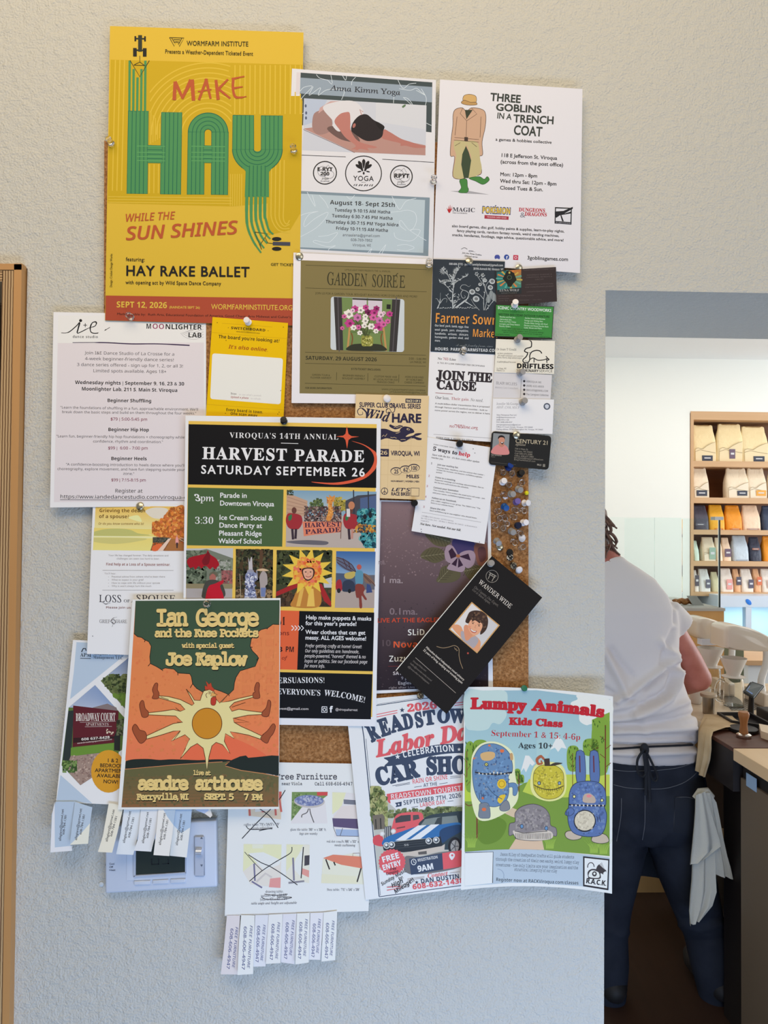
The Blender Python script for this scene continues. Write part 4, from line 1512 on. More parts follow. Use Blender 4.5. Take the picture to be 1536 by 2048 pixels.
p.T('NON-BINARY | WOMEN | MEN', 728, 1636, 1232, 1646, 28, 's', NV, 0.03)
p.O(615, 1802, 58, 58, 10, NV)
p.LL([[(615, 1744), (615, 1860)], [(615, 1800), (572, 1842)], [(615, 1800), (658, 1842)]], 9, NV)
p.T("LET'S", 735, 1800, 1070, 1806, 56, 'i', NV, 0.02)
p.T('RACE BIKES!', 732, 1876, 1072, 1882, 56, 's', NV, 0.03)
p.L([(1085, 1745), (1232, 1748), (1228, 1892), (1084, 1888), (1085, 1745)], 8, NV)

# small cards at the edge of the board
p = Sheet('business_card', 'dark brown business card with a glowing animal emblem', 'card', H(6.4), [(991, 541), (1112, 534), (1114, 603), (993, 612)], (56, 46, 46), gloss=False, thick=.0004)
p.V(855, 510, 5.689)
p.part('emblem_print')
p.G([(782, 165), (1066, 150), (1070, 440), (792, 450)], (40, 66, 66), (40, 44, 46), 8)
p.G([(790, 200), (925, 180), (925, 380), (795, 400)], (40, 110, 106), (50, 120, 110), 5)
p.G([(925, 175), (1066, 165), (1066, 370), (925, 380)], (190, 110, 50), (60, 130, 116), 6)
for k in range(14):
 a = k * 0.449
 p.P([(930, 270), (930 + 150 * math.cos(a), 275 + 105 * math.sin(a)), (930 + 150 * math.cos(a + .16), 275 + 105 * math.sin(a + .16))], [(196, 160, 70), (90, 160, 140), (210, 120, 60)][k % 3])
p.P([(855, 270), (905, 175), (945, 180), (985, 205), (1015, 285), (970, 330), (950, 365), (915, 360), (900, 320)], (30, 34, 30))
p.O(932, 255, 24, 22, 4, (90, 110, 80))
p.L([(932, 190), (932, 212)], 18, (190, 170, 90))
p.T('LUNA WOLF', 820, 416, 1045, 412, 26, 'B', (190, 184, 180), -0.01)
p.T('SANCTUARY', 838, 440, 1020, 437, 12, 's', (110, 104, 100))
p.part('notice_lettering')
DB = (96, 84, 82)
p.TT([('PLANT MEDICINE CONNECTION', 1095, 180, 1448, 164), ('INDIGENOUS SHAMANIC &', 1130, 236, 1415, 224), ('CEREMONIAL RETREATS &', 1125, 262, 1418, 250), ('CIRCLES', 1222, 286, 1322, 280), ('CEREMONIALLY INTENTIONAL', 1115, 345, 1432, 332), ('AND CONSCIOUSNESS JOURNEY', 1110, 374, 1440, 360), ('LUNAWOLFSANCTUARY.COM', 1128, 426, 1412, 414), ('spiritual guidance - energy healing sessions', 806, 474, 1210, 464), ('ceremonies', 806, 502, 930, 498), ('one by one - retreats - circles', 806, 526, 1300, 512)], 13, 's', DB)
p = Sheet('business_card', 'green business card with a black edge and white lettering', 'card', H(7.2), [(990, 609), (1108, 613), (1104, 679), (988, 674)], (40, 40, 38), thick=.0004)
p.V(855, 510, 5.689, (0.03, -0.02))
p.part('panel_print').P([(782, 568), (1432, 592), (1412, 944), (768, 920)], (62, 134, 62))
p.part('title_lettering').T('SCENIC COUNTRY WOODWORKS', 798, 614, 1408, 648, 32, 's', (218, 226, 216), 0.016)
p.part('notice_lettering')
p.T('Solid wood built - Custom order', 850, 648, 1352, 672, 18, 's', (34, 84, 40))
p.T('WESTERN RED CEDAR OUTDOOR FURNITURE', 806, 688, 1388, 716, 26, 'b', (26, 60, 32), 0.01)
p.TT([('Benches and Park Sets', 822, 710, 1000, 720), ('Adirondack Sets', 822, 738, 955, 745), ('Picnic and Patio Tables', 818, 762, 1008, 772), ('Loungers and Deep Seaters', 818, 790, 1050, 802), ('Nursery Gliders', 815, 816, 945, 822), ('Garden Arbors and Benches', 1108, 724, 1338, 738), ('Swings and Gliding Sets', 1102, 752, 1312, 764), ('Double Glider Swings with Roof', 1100, 780, 1366, 796), ('Planters and Raised Garden Beds', 1098, 808, 1376, 824), ('Cedar Boxes and More', 1096, 834, 1300, 844)], 16, 's', (190, 214, 184), 0.008)
p.TT([('Solid cedar built to last for generations', 910, 842, 1260, 862), ('Great selection for custom deck and porch settings', 845, 862, 1322, 890), ('Ask for a free brochure or stop in at our Viroqua shop', 862, 884, 1305, 912), ('Local family business', 778, 906, 935, 914), ('Located near Viroqua', 1265, 934, 1395, 942)], 14, 's', (26, 60, 32), 0.006)
p = Sheet('business_card', 'cream business card with a looping line drawing of a goat', 'card', H(6.6), [(992, 678), (1110, 682), (1108, 748), (989, 745)], (226, 218, 202), thick=.0004)
p.V(850, 690, 5.585)
p.part('emblem_print')
p.S([(1150, -60), (1185, -40), (1190, 0), (1180, 25), (1130, 40), (1112, 70), (1145, 90), (1130, 130), (1095, 165), (1105, 195), (1150, 195), (1170, 160), (1170, 120), (1190, 80), (1240, 60), (1285, 68), (1305, 95)], 12, K0)
p.S([(1175, 160), (1210, 145), (1260, 170), (1330, 165), (1370, 150), (1385, 165), (1360, 170)], 10, K0)
p.LL([[(1218, 150), (1218, 195)], [(1358, 150), (1362, 200)], [(1350, 125), (1385, 165)]], 10, K0)
for x, y in ((1150, 82), (1168, 86), (1120, 178), (1138, 180)):
 p.E(x, y, 5, 5, K0, n=8)
p.T('DRiFTLESS', 1022, 258, 1435, 268, 52, 'b', K0, 0.03)
p.T('VETERINARY', 1025, 300, 1268, 304, 30, 'b', K0, 0.01)
p.T('SERVICE', 1272, 304, 1424, 306, 30, 's', (70, 66, 64))
p.part('notice_lettering')
p.T('Dr Joan T Gould', 800, 58, 1022, 62, 24, 'B', (70, 66, 60), -0.02)
p.TT([('on farm consultations', 808, 100, 978, 104), ('for small ruminants and camelids', 815, 124, 1100, 132), ('horses, hooves, large animal surgery', 805, 146, 1084, 154), ('CallDriftlessVet.com', 804, 196, 1016, 200), ('La Farge, WI', 800, 270, 908, 272), ('Ottawa, Co', 798, 292, 892, 294)], 17, 'I', (90, 84, 76), 0.006)
p.T('608.606.6393', 1255, -68, 1425, -62, 20, 'B', (90, 84, 80), -0.02)
p = Sheet('business_card', 'pale grey business card with a vertical rule and four dark bullets', 'card', H(6.0), [(988, 742), (1104, 750), (1101, 800), (986, 797)], (204, 200, 200), thick=.0004)
p.V(850, 690, 5.585)
p.part('notice_lettering')
p.T('BLAIR MCLEES', 793, 438, 1028, 452, 30, 'r', (120, 116, 120))
p.T('Memory Care Consultant', 782, 482, 1038, 494, 18, 'r', (150, 146, 150))
p.L([(1076, 375), (1066, 590)], 4, (120, 116, 120))
for s_, y, x1 in (('VIROQUA WI', 404, 1298), ('(608) 632-8003', 452, 1328), ('BMCLEES@GMAIL.COM', 500, 1375), ('The Caregiver Collective', 548, 1380)):
 p.E(1108, y, 13, 13, (60, 56, 60))
 p.T(s_, 1130, y + 12, x1, y + 24, 20, 'r', (100, 96, 100), 0.006)
p = Sheet('business_card', 'white business card with a small round blue seal', 'card', H(6.9), [(986, 797), (1108, 799), (1105, 868), (983, 866)], (222, 222, 228), thick=.0004)
p.V(850, 690, 5.585)
p.part('emblem_print')
p.E(1362, 686, 38, 38, (78, 84, 98))
p.B([(1345, 700), (1340, 675), (1362, 662), (1384, 675), (1380, 700), (1362, 712)], (190, 194, 204))
p.part('notice_lettering')
p.T('Jennifer McGeorge', 800, 668, 1045, 670, 26, 'B', (140, 138, 144), -0.025)
p.T('ARNP, CNM, MSCP', 798, 708, 1056, 712, 26, 'B', (150, 148, 154), -0.025)
p.TT([('Ideas Menopause Peer LLC', 800, 788, 1025, 790), ('jen@ideasmenopause.com', 798, 814, 1008, 816), ('(608) 873-1120', 798, 842, 938, 844), ('FAX (608) 638-4337', 798, 868, 975, 870), ('jenmcgeorgemenopause@gmail.com', 798, 896, 1070, 898), ('Office: E Court Street, Viroqua, WI 54665', 796, 922, 1205, 926), ('Mailing address: S5765 Cunningham Rd, Viroqua, WI 54665', 796, 948, 1318, 952)], 15, 's', (120, 118, 126), 0.012)
p = Sheet('business_card', 'black round-cornered business card with a portrait of a man in pink', 'card', H(7.8), [(984, 862), (1103, 872), (1097, 940), (977, 929)], (34, 34, 34), radius=8, thick=.0006)
p.V(850, 690, 5.585)
p.part('picture_print')
p.P([(764, 984), (945, 998), (930, 1225), (746, 1212)], (128, 132, 134))
p.B([(748, 1212), (760, 1150), (820, 1110), (890, 1115), (930, 1160), (928, 1224)], (196, 128, 126))
p.B([(820, 1115), (835, 1090), (875, 1095), (885, 1120), (855, 1140)], (176, 120, 100))
p.B([(822, 1040), (850, 1015), (885, 1035), (888, 1080), (860, 1112), (832, 1095)], (188, 132, 110))
p.B([(816, 1050), (822, 1020), (855, 1008), (888, 1025), (890, 1055), (878, 1035), (840, 1032)], (40, 34, 36))
p.B([(838, 1085), (862, 1092), (882, 1082), (864, 1112)], (70, 50, 46))
p.E(860, 1090, 12, 4, (226, 218, 214))
p.part('title_lettering')
p.T('CENTURY 21', 1008, 1092, 1380, 1116, 44, 's', (176, 164, 140), 0.008)
p.T('Affiliated', 1010, 1122, 1122, 1128, 22, 'z', (140, 132, 118))
p.part('notice_lettering')
p.TT([('730 S Main St', 1002, 1166, 1150, 1176), ('Viroqua, WI 54665', 1002, 1192, 1200, 1206), ('Cell 608.475.3088', 1000, 1218, 1198, 1232), ('Office 608.637.2882', 998, 1244, 1215, 1258), ('earl.schwartz@century21affiliated.com', 994, 1264, 1320, 1290), ('BringYouHomeC21.com', 994, 1286, 1232, 1308)], 17, 's', (128, 122, 112), 0.008)
p.T('Earl Schwartz', 740, 1234, 855, 1242, 18, 's', (150, 144, 134), 0.012)
p.T('Realtor', 738, 1252, 784, 1256, 12, 's', (120, 114, 106))
p.L([(735, 1308), (1015, 1338)], 2, (100, 96, 88))
p.T('MLS', 1250, 1344, 1298, 1350, 18, 'b', (170, 164, 154))
p.Q(1316, 1330, 1342, 1362, (120, 116, 108))

# yellow online board card
p = Sheet('online_board_card', 'bright yellow card with a blank white rounded panel, hanging below the concert poster', 'flyer', H(3.0), [(425, 634), (576, 646), (567, 838), (412, 832)], (244, 178, 0))
p.V(400, 620, 7.68, (0.07, -0.06))
p.part('panel_print')
p.RQ([(188, 664), (1276, 742), (1238, 1450), (156, 1366)], 46, (228, 220, 210))
OY = (196, 150, 10)
p.LL([[(180, 345), (1330, 440)], [(110, 1450), (1290, 1535)], [(340, 205), (680, 225)], [(800, 235), (1110, 260)], [(1330, 415), (1325, 700)]], 5, OY)
p.part('title_lettering')
p.T('SWITCHBOARD', 474, 292, 1005, 330, 38, 'b', (60, 40, 16), 0.012, 0.06)
p.T('+', 422, 284, 446, 286, 26, 'b', (110, 70, 10))
p.T('+', 1034, 330, 1058, 332, 26, 'b', (110, 70, 10))
p.T('www.switchboard.town', 556, 338, 920, 366, 18, 'm', (96, 66, 10), 0.01)
p.T("The board you're looking at?", 282, 432, 1222, 502, 52, 'b', (52, 38, 16), 0.0)
p.T("It's also online.", 438, 590, 1046, 640, 58, 'z', (150, 60, 20), -0.005)
p.T('Every board in town.', 398, 1550, 966, 1592, 44, 'b', (60, 42, 12), 0, 0.03)
p.T('One scan away.', 466, 1608, 892, 1640, 40, 'b', (60, 42, 12), 0, 0.03)
p.part('notice_lettering')
p.T('Scan', 470, 1296, 560, 1304, 30, 'b', (90, 84, 80), -0.015)
p.T("to see what's posted.", 596, 1308, 945, 1328, 26, 's', (190, 184, 178))
p.T('Upload a photo', 470, 1350, 745, 1368, 32, 'z', (160, 70, 66), -0.015)
p.T('to refresh.', 778, 1370, 940, 1380, 26, 's', (190, 184, 178))
for x, y in ((265, 193), (1280, 263), (1240, 1238), (400, 468), (392, 1588), (1215, 1568), (1195, 1598)):
 p.E(x, y, 7, 7, (90, 60, 10), n=8)

# seminar flyer
p = Sheet('seminar_flyer', 'white seminar flyer topped by a yellow lake view with an orange tree', 'flyer', H(1.2), [(186, 1002), (376, 1010), (372, 1312), (174, 1308)], (222, 220, 224), curl=lambda u, v: 0.006 * (1 - u) * v)
p.V(160, 990, 6.4)
p.part('picture_print')
p.G([(200, 138), (1338, 148), (1334, 520), (180, 500)], (226, 178, 92), (224, 214, 164), 10)
p.G([(180, 420), (1000, 440), (980, 715), (165, 705)], (220, 196, 110), (216, 206, 130), 6)
p.B([(840, 200), (960, 160), (1120, 180), (1100, 290), (960, 300), (880, 260)], (206, 202, 192))
p.B([(620, 290), (740, 260), (790, 340), (720, 330)], (232, 216, 160))
p.P(spl([(180, 470), (300, 440), (480, 430), (640, 445), (740, 490), (880, 520), (178, 528)], 4), (176, 178, 112))
p.P([(176, 522), (960, 530), (960, 560), (174, 548)], (222, 210, 150))
p.P(spl([(176, 545), (840, 555), (700, 600), (480, 625), (300, 618), (176, 600)], 4), (190, 186, 120))
p.L([(176, 530), (1000, 540)], 8, (234, 226, 182))
p.P([(930, 540), (1334, 520), (1330, 716), (900, 712), (930, 620)], (120, 84, 56))
p.K(930, 600, 1330, 716, 160, 16, [(150, 92, 54), (96, 66, 44), (176, 84, 40)], 6)
p.B([(1130, 200), (1230, 150), (1338, 150), (1336, 540), (1050, 530), (940, 470), (920, 420), (960, 360), (1040, 320)], (190, 118, 58), 4)
p.K(920, 150, 1336, 540, 520, 22, [(206, 126, 56), (172, 96, 44), (222, 150, 80), (150, 88, 44), (190, 104, 60)], 9, [(1150, 180), (1338, 150), (1336, 540), (1040, 530), (900, 490), (940, 350), (1060, 310)])
p.P([(935, 545), (1150, 545), (1120, 605), (930, 610)], (70, 70, 62))
p.K(930, 545, 1130, 606, 50, 10, [(90, 92, 84), (50, 54, 48)], 4)
p.P([(1130, 560), (1170, 550), (1060, 716), (990, 716)], (214, 190, 176))
p.B([(930, 660), (1000, 625), (1050, 640), (990, 712), (925, 712)], (206, 100, 58))
p.P([(1165, 560), (1250, 560), (1330, 640), (1330, 716), (1080, 716)], (156, 104, 62))
p.LL([[(1265, 560), (1334, 600)], [(1280, 545), (1334, 562)]], 8, (200, 170, 150))
p.B([(1225, 560), (1240, 530), (1258, 560), (1260, 620), (1225, 622)], (222, 150, 150))
p.E(1243, 522, 12, 14, (196, 140, 110))
p.P([(1228, 610), (1256, 610), (1250, 680), (1234, 680)], (60, 46, 50))
p.part('title_lettering')
p.T('Grieving the death', 246, 220, 838, 222, 44, 'b', (92, 64, 26), -0.01)
p.T('of a spouse?', 242, 294, 628, 298, 44, 'b', (92, 64, 26), -0.01)
p.T('Or do you know someone who is?', 234, 380, 818, 382, 28, 'i', (130, 100, 50), 0.006)
p.T('LOSS', 246, 1370, 540, 1374, 92, 'B', (54, 54, 66), -0.028)
p.S([(290, 1375), (330, 1396), (390, 1380)], [4, 8, 3], (54, 54, 66))
p.T('OF A', 562, 1372, 700, 1374, 34, 'B', (54, 54, 66), -0.02)
p.T('SPOUSE', 722, 1366, 1236, 1372, 88, 'B', (54, 54, 66), -0.028)
p.part('notice_lettering')
GY = (158, 156, 160)
p.TT([('Your life has changed forever. The daily emotions and', 362, 782, 1132, 786), ('challenges can seem too hard to bear.', 468, 824, 1018, 826)], 22, 's', GY, 0.006)
p.T('Find help at a Loss of a Spouse seminar.', 332, 902, 1158, 908, 34, 'b', (128, 66, 62), -0.015)
p.LL([[(290, 964), (1198, 966)], [(285, 1218), (1198, 1220)]], 4, (140, 138, 142))
p.T("You'll hear:", 312, 1014, 460, 1016, 22, 's', GY)
for s_, y, x1 in (("Practical advice from others who've been there", 1056, 1090), ('What to expect in your grief', 1096, 812), ('How to cope with life without your spouse', 1136, 1024), ("Why it won't always hurt this much", 1176, 914)):
 p.E(366, y - 8, 4, 4, GY, n=8)
 p.T(s_, 404, y, x1, y, 22, 's', GY, 0.004)
p.T('Please join us for this event', 330, 1452, 980, 1456, 26, 'b', (120, 76, 78), -0.012)
p.part('emblem_print')
p.T('GRIEF', 250, 1638, 388, 1640, 44, 'B', (110, 108, 112), -0.026)
p.T('SHARE', 456, 1638, 604, 1640, 42, 'B', (110, 108, 112), -0.026)
p.S([(410, 1690), (425, 1640), (395, 1620), (420, 1580), (475, 1562)], [3, 8, 8, 6, 2], (84, 82, 88))
p.S([(400, 1610), (430, 1595), (452, 1620), (440, 1648), (412, 1640), (425, 1618)], [5, 8, 8, 7, 6, 4], (84, 82, 88))
p.E(162, 1806, 7, 6, (110, 110, 116), n=8)

# apartment flyer with tear-off strips
p = Sheet('apartment_flyer', 'pale blue apartment flyer with tear-off strips hanging over the thermostat', 'flyer', H(0.3), [(146, 1280), (440, 1290), (424, 1618), (112, 1604)], (226, 227, 232), curl=lambda u, v: 0.014 * v * v, cut=10)
p.V(80, 1260, 4.45)
SB = (168, 190, 218)
p.part('panel_print')
p.P([(325, 108), (800, 130), (740, 235), (268, 616), (300, 380)], SB)
p.part('panel_print#2').P([(182, 1290), (465, 1580), (300, 1530), (140, 1530)], SB)
p.part('picture_print')
p.P([(790, 245), (1100, 260), (1100, 1000), (760, 705), (540, 452)], (96, 112, 76))
p.G([(790, 245), (1000, 260), (990, 420), (600, 405)], (106, 130, 176), (150, 166, 196), 5)
p.K(560, 390, 1000, 580, 420, 17, [(58, 72, 44), (84, 98, 60), (44, 56, 36), (104, 116, 78)], 12, [(545, 452), (610, 395), (1000, 400), (1000, 600), (640, 560)])
p.K(640, 560, 1000, 700, 120, 20, [(96, 128, 56), (80, 110, 48)], 13, [(640, 565), (1000, 565), (1000, 720), (770, 700)])
p.P([(490, 490), (760, 790), (740, 1060), (700, 1085), (700, 1100), (360, 1382), (192, 1205), (255, 690)], (84, 112, 60))
p.G([(490, 490), (660, 680), (640, 700), (255, 690)], (124, 148, 192), (160, 176, 206), 6)
p.P([(470, 690), (600, 655), (680, 690), (690, 720), (460, 700)], (120, 112, 118))
p.P([(295, 672), (700, 720), (690, 1000), (290, 1042)], (86, 34, 44))
p.P([(298, 960), (670, 945), (668, 965), (296, 1005)], (50, 30, 34))
p.P([(252, 720), (300, 715), (275, 1170), (200, 1180)], (44, 54, 56))
p.P([(660, 950), (718, 790), (712, 1075), (660, 1070)], (40, 44, 44))
p.K(680, 790, 760, 940, 90, 13, [(60, 74, 46), (96, 106, 84), (46, 50, 40)], 15)
p.K(590, 880, 660, 930, 12, 9, [(196, 190, 176)], 16)
p.P([(275, 1048), (660, 1005), (655, 1075), (272, 1125)], (96, 136, 58))
p.P([(272, 1125), (560, 1090), (560, 1250), (360, 1382), (230, 1240)], (146, 130, 126))
p.K(240, 1100, 540, 1380, 260, 9, [(122, 104, 102), (170, 154, 148), (140, 120, 116)], 17, [(272, 1125), (540, 1095), (520, 1260), (360, 1380), (240, 1245)])
p.K(200, 1160, 330, 1270, 120, 13, [(70, 100, 56), (110, 140, 84), (54, 80, 46)], 18)
p.E(610, 1258, 155, 190, (196, 146, 48))
p.part('title_lettering')
p.T('APM', 358, 236, 455, 240, 32, 'B', (44, 52, 66))
p.L([(358, 252), (452, 255)], 5, (44, 52, 66))
p.LL([[(370, 195), (385, 165), (405, 165), (410, 185)]], 9, (44, 52, 66))
p.T('Allegiant Property', 472, 222, 745, 226, 30, 'B', (56, 66, 82), -0.01)
p.T('Management, LLC', 472, 255, 738, 262, 28, 'B', (56, 66, 82), -0.01)
p.T('BROADWAY COURT', 318, 810, 672, 806, 68, 'B', (214, 212, 216), 0.0)
p.T('APARTMENTS', 405, 852, 612, 852, 26, 'B', (190, 186, 190), -0.01)
p.L([(355, 822), (672, 812)], 3, (190, 186, 190))
p.L([(400, 862), (640, 858)], 3, (190, 186, 190))
p.T('608 637-8428', 368, 984, 622, 964, 22, 'b', (214, 212, 216))
p.T('www.broadwayapartments.com', 332, 1014, 642, 978, 12, 'i', (200, 196, 198), 0.01)
p.TT([('1 & 2', 596, 1176, 696, 1178), ('BEDROOM', 532, 1220, 748, 1226), ('APARTMENTS', 488, 1264, 790, 1272), ('AVAILABLE', 506, 1310, 750, 1318), ('NOW!', 562, 1362, 696, 1370)], 32, 's', (48, 42, 34), 0.02)
tabs = [([(140, 1528), (306, 1528), (268, 1898), (285, 1965), (92, 1980), (105, 1640)], SB, (186, 1878, 212, 1595), (216, 1822, 238, 1642), 80, 1260, 4.45),
  ([(309, 1528), (466, 1578), (445, 1720), (428, 1902), (265, 1912), (285, 1800)], SB, (328, 1872, 374, 1590), (368, 1822, 402, 1640), 80, 1260, 4.45),
  ([(612, 1540), (745, 1560), (690, 1800), (642, 1982), (515, 1975), (560, 1830)], (222, 216, 214), (600, 1885, 666, 1600), (640, 1840, 690, 1655), 80, 1260, 4.45),
  ([(335, 180), (525, 180), (515, 400), (470, 600), (435, 738), (240, 730), (290, 500)], (206, 218, 236), (338, 605, 412, 242), (395, 545, 452, 308), 190, 1580, 5.689),
  ([(527, 180), (722, 180), (715, 400), (640, 702), (445, 690), (490, 550)], (206, 216, 232), (555, 608, 612, 252), (605, 550, 648, 318), 190, 1580, 5.689),
  ([(724, 180), (917, 180), (880, 500), (845, 752), (665, 740), (700, 450)], (214, 220, 230), (748, 628, 804, 262), (796, 565, 838, 336), 190, 1580, 5.689),
  ([(919, 180), (1105, 180), (1075, 500), (1043, 768), (850, 748), (885, 450)], (222, 222, 228), (940, 632, 992, 272), (990, 575, 1028, 344), 190, 1580, 5.689)]
for i, (q, c, t1, t2, ox, oy, k) in enumerate(tabs):
 nm = 'tear_off_strip#%d' % i
 p.V(ox, oy, k)
 p.plift[nm] = (lambda i: lambda pt: H(0.3) + 0.014 + 0.000085 * (pt[1] - 1600) * (1 + 0.6 * (i % 3 - 1)) + 0.0002 * i)(i)
 p.part(nm)
 p.P(q, c)
 if i in (0, 1):
  p.P([q[0], q[1], q[2], (150, 1930) if i == 0 else (440, 1725), (130, 1930) if i == 0 else (268, 1880)][:5], SB)
  if i == 0:
   p.P([(108, 1640), (130, 1530), (132, 1935), (285, 1920), (285, 1965), (92, 1980)], (222, 226, 234))
  else:
   p.P([(445, 1720), (428, 1902), (265, 1912), (330, 1850)], (226, 218, 216))
 if i == 5:
  p.P([(760, 190), (917, 190), (893, 400), (820, 300)], (160, 186, 220))
 if i == 6:
  p.P([(919, 190), (1105, 190), (1085, 425), (980, 490), (893, 400)], (160, 186, 220))
 p.T('allegiant@apmwi.net', *t1, 28 if i > 2 else 22, 's', (64, 66, 74), 0.012)
 p.T('608-784-1381', *t2, 24 if i > 2 else 19, 's', (64, 66, 74), 0.012)
p.V(190, 1580, 5.689)
p.plift['torn_edge'] = lambda pt: H(0.3) + 0.0142
p.part('torn_edge')
p.P([(1107, 180), (1300, 180), (1335, 288), (1312, 316), (1250, 270), (1160, 236)], (216, 212, 216))
p.P([(1107, 180), (1290, 180), (1292, 235), (1245, 268), (1160, 236)], (170, 188, 224))

# free furniture flyer with tear-off strips
p = Sheet('furniture_flyer', 'white flyer of crossed-out furniture pictures with handwritten blue tear-off strips', 'flyer', H(2.2), [(459, 1523), (748, 1528), (737, 1822), (449.5, 1832)], (214, 222, 236), curl=lambda u, v: 0.003 * v)
p.V(430, 1500, 4.356)
p.part('picture_print')
p.P([(285, 360), (582, 362), (575, 605), (288, 572)], (214, 200, 186))
p.P([(290, 500), (330, 360), (580, 362), (578, 420), (420, 545)], (196, 104, 100))
p.P([(340, 420), (540, 400), (540, 520), (350, 540)], (216, 214, 222))
p.LL([[(298, 480), (304, 574)], [(525, 500), (530, 570)], [(560, 420), (578, 540)]], 18, (192, 106, 100))
p.P([(670, 366), (982, 364), (980, 396), (880, 470), (756, 500), (664, 618)], (110, 140, 92))
p.K(668, 380, 800, 610, 130, 9, [(96, 128, 78), (136, 160, 116), (84, 112, 70)], 21, [(670, 370), (800, 370), (756, 500), (664, 612)])
p.P([(756, 500), (960, 440), (980, 640), (664, 640), (664, 618)], (206, 212, 226))
p.P([(888, 366), (982, 366), (980, 396), (890, 398)], (190, 78, 84))
p.E(822, 448, 134, 56, (178, 180, 186), 0.03)
p.E(820, 440, 126, 48, (118, 134, 184), 0.03)
p.K(705, 398, 940, 484, 170, 11, [(110, 126, 178), (150, 164, 202), (100, 114, 166), (170, 182, 210)], 22, [(820 + 116 * math.cos(k * .4), 440 + 40 * math.sin(k * .4)) for k in range(16)])
p.S([(815, 510), (800, 545), (760, 565), (755, 588)], 8, (90, 90, 96))
p.S([(825, 510), (835, 560), (862, 632)], 8, (90, 90, 96))
p.P([(1022, 368), (1260, 380), (1300, 750), (1040, 760)], (206, 212, 226))
p.P([(1022, 368), (1140, 372), (1100, 500), (1022, 560)], (224, 219, 192))
p.P([(1120, 430), (1240, 438), (1240, 478), (1122, 470)], (110, 118, 138))
p.P([(1096, 490), (1242, 478), (1250, 600), (1026, 596)], (206, 206, 214))
p.P([(1022, 594), (1250, 600), (1256, 688), (1030, 668)], (88, 80, 118))
p.P([(1050, 690), (1254, 695), (1258, 755), (1056, 745)], (150, 176, 218))
p.LL([[(1030, 670), (1060, 748), (1250, 752)], [(1112, 680), (1090, 748)]], 5, (90, 96, 110))
p.P([(250, 820), (580, 824), (572, 1202), (310, 1170), (244, 1060)], (208, 212, 216))
p.P([(250, 820), (580, 824), (576, 960), (330, 990), (244, 1058)], (222, 219, 192))
p.Q(325, 822, 420, 858, (226, 226, 214))
p.P([(290, 900), (420, 890), (576, 960), (560, 1000), (430, 1050)], (226, 228, 232))
p.P([(480, 1120), (572, 1110), (570, 1202), (470, 1195)], (206, 150, 156))
p.LL([[(340, 990), (348, 1140)], [(320, 1145), (410, 1200)]], 14, (110, 112, 150))
p.LL([[(360, 1150), (440, 1075), (495, 1110)]], 18, (190, 192, 200))
p.P([(622, 822), (825, 826), (820, 1160), (620, 1120)], (216, 216, 214))
p.P([(622, 822), (770, 826), (700, 960), (620, 1060)], (222, 218, 194))
p.P([(780, 920), (824, 916), (822, 1000), (778, 1010)], (70, 70, 80))
p.P([(760, 1030), (820, 1050), (818, 1110), (755, 1080)], (206, 150, 150))
p.P([(700, 950), (770, 860), (752, 1110), (690, 1040)], (224, 226, 230))
p.LL([[(770, 845), (750, 1118)]], 9, (50, 50, 56))
p.LL([[(680, 938), (688, 1138)]], 16, (120, 122, 150))
p.LL([[(640, 1158), (778, 1142)]], 16, (130, 134, 150))
p.P([(940, 950), (1200, 900), (1300, 940), (1300, 1170), (925, 1160)], (226, 218, 212))
p.P([(930, 1080), (1230, 1100), (1240, 1165), (925, 1160)], (224, 216, 200))
p.P([(942, 942), (1030, 912), (1290, 930), (1300, 1035), (1100, 1000)], (204, 128, 110))
p.LL([[(965, 952), (998, 1040)], [(1035, 975), (1048, 1006)], [(1272, 1030), (1238, 1150)]], 12, (54, 50, 52))
p.LL([[(1200, 925), (1202, 900), (1260, 898), (1262, 930)]], 4, (130, 110, 110))
p.part('pen_print', 'black pen crosses and scribbles')
PN = (40, 42, 52)
p.S([(612, 350), (560, 430), (480, 520), (340, 660), (235, 772)], 7, PN)
p.S([(385, 510), (470, 570), (520, 630), (550, 678)], 7, PN)
p.S([(500, 684), (390, 692), (300, 690), (270, 660)], 6, PN)
p.S([(500, 680), (400, 700), (385, 705)], 6, PN)
p.S([(300, 1144), (400, 1060), (520, 980), (640, 910), (668, 880), (670, 845)], 7, PN)
p.S([(290, 912), (400, 980), (480, 1015), (600, 1090), (718, 1176)], 7, PN)
p.S([(258, 888), (340, 980), (410, 1050)], 5, PN)
p.S([(430, 1255), (500, 1265), (560, 1266), (632, 1256)], 5, PN)
p.S([(405, 1280), (440, 1300), (520, 1304), (600, 1300), (668, 1284), (540, 1280)], 5, PN)
p.part('title_lettering')
p.T('Free Furniture', 530, 256, 1066, 256, 46, 'm', (58, 60, 76), 0.012)
p.T('near Viola', 580, 306, 760, 306, 24, 'm', (70, 74, 90), 0.012)
p.T('Call 608-606-4947', 868, 308, 1200, 308, 26, 'm', (70, 74, 90), 0.012)
p.part('notice_lettering')
CP = (92, 96, 112)
p.T('coffee table: 73"x 24.5"x 19"', 252, 660, 566, 656, 20, 'B', CP, -0.025)
p.T('needs refinishing', 322, 690, 502, 686, 20, 'I', CP)
p.T('glass tile table: 30" w x 28" h', 658, 702, 968, 704, 20, 'B', CP, -0.025)
p.T('legs are wonky', 736, 738, 894, 738, 20, 'I', CP, 0.006)
p.T('red dot couch: 88" x 32" x 30"', 974, 806, 1300, 808, 20, 'B', CP, -0.025)
p.T('needs cushioning', 1042, 838, 1222, 840, 20, 'I', CP, 0.006)
p.T('drawing table:', 442, 1244, 596, 1242, 21, 'B', CP, -0.025)
p.T('parallel: 43" x 31.25"', 402, 1280, 634, 1272, 20, 'B', CP, -0.025)
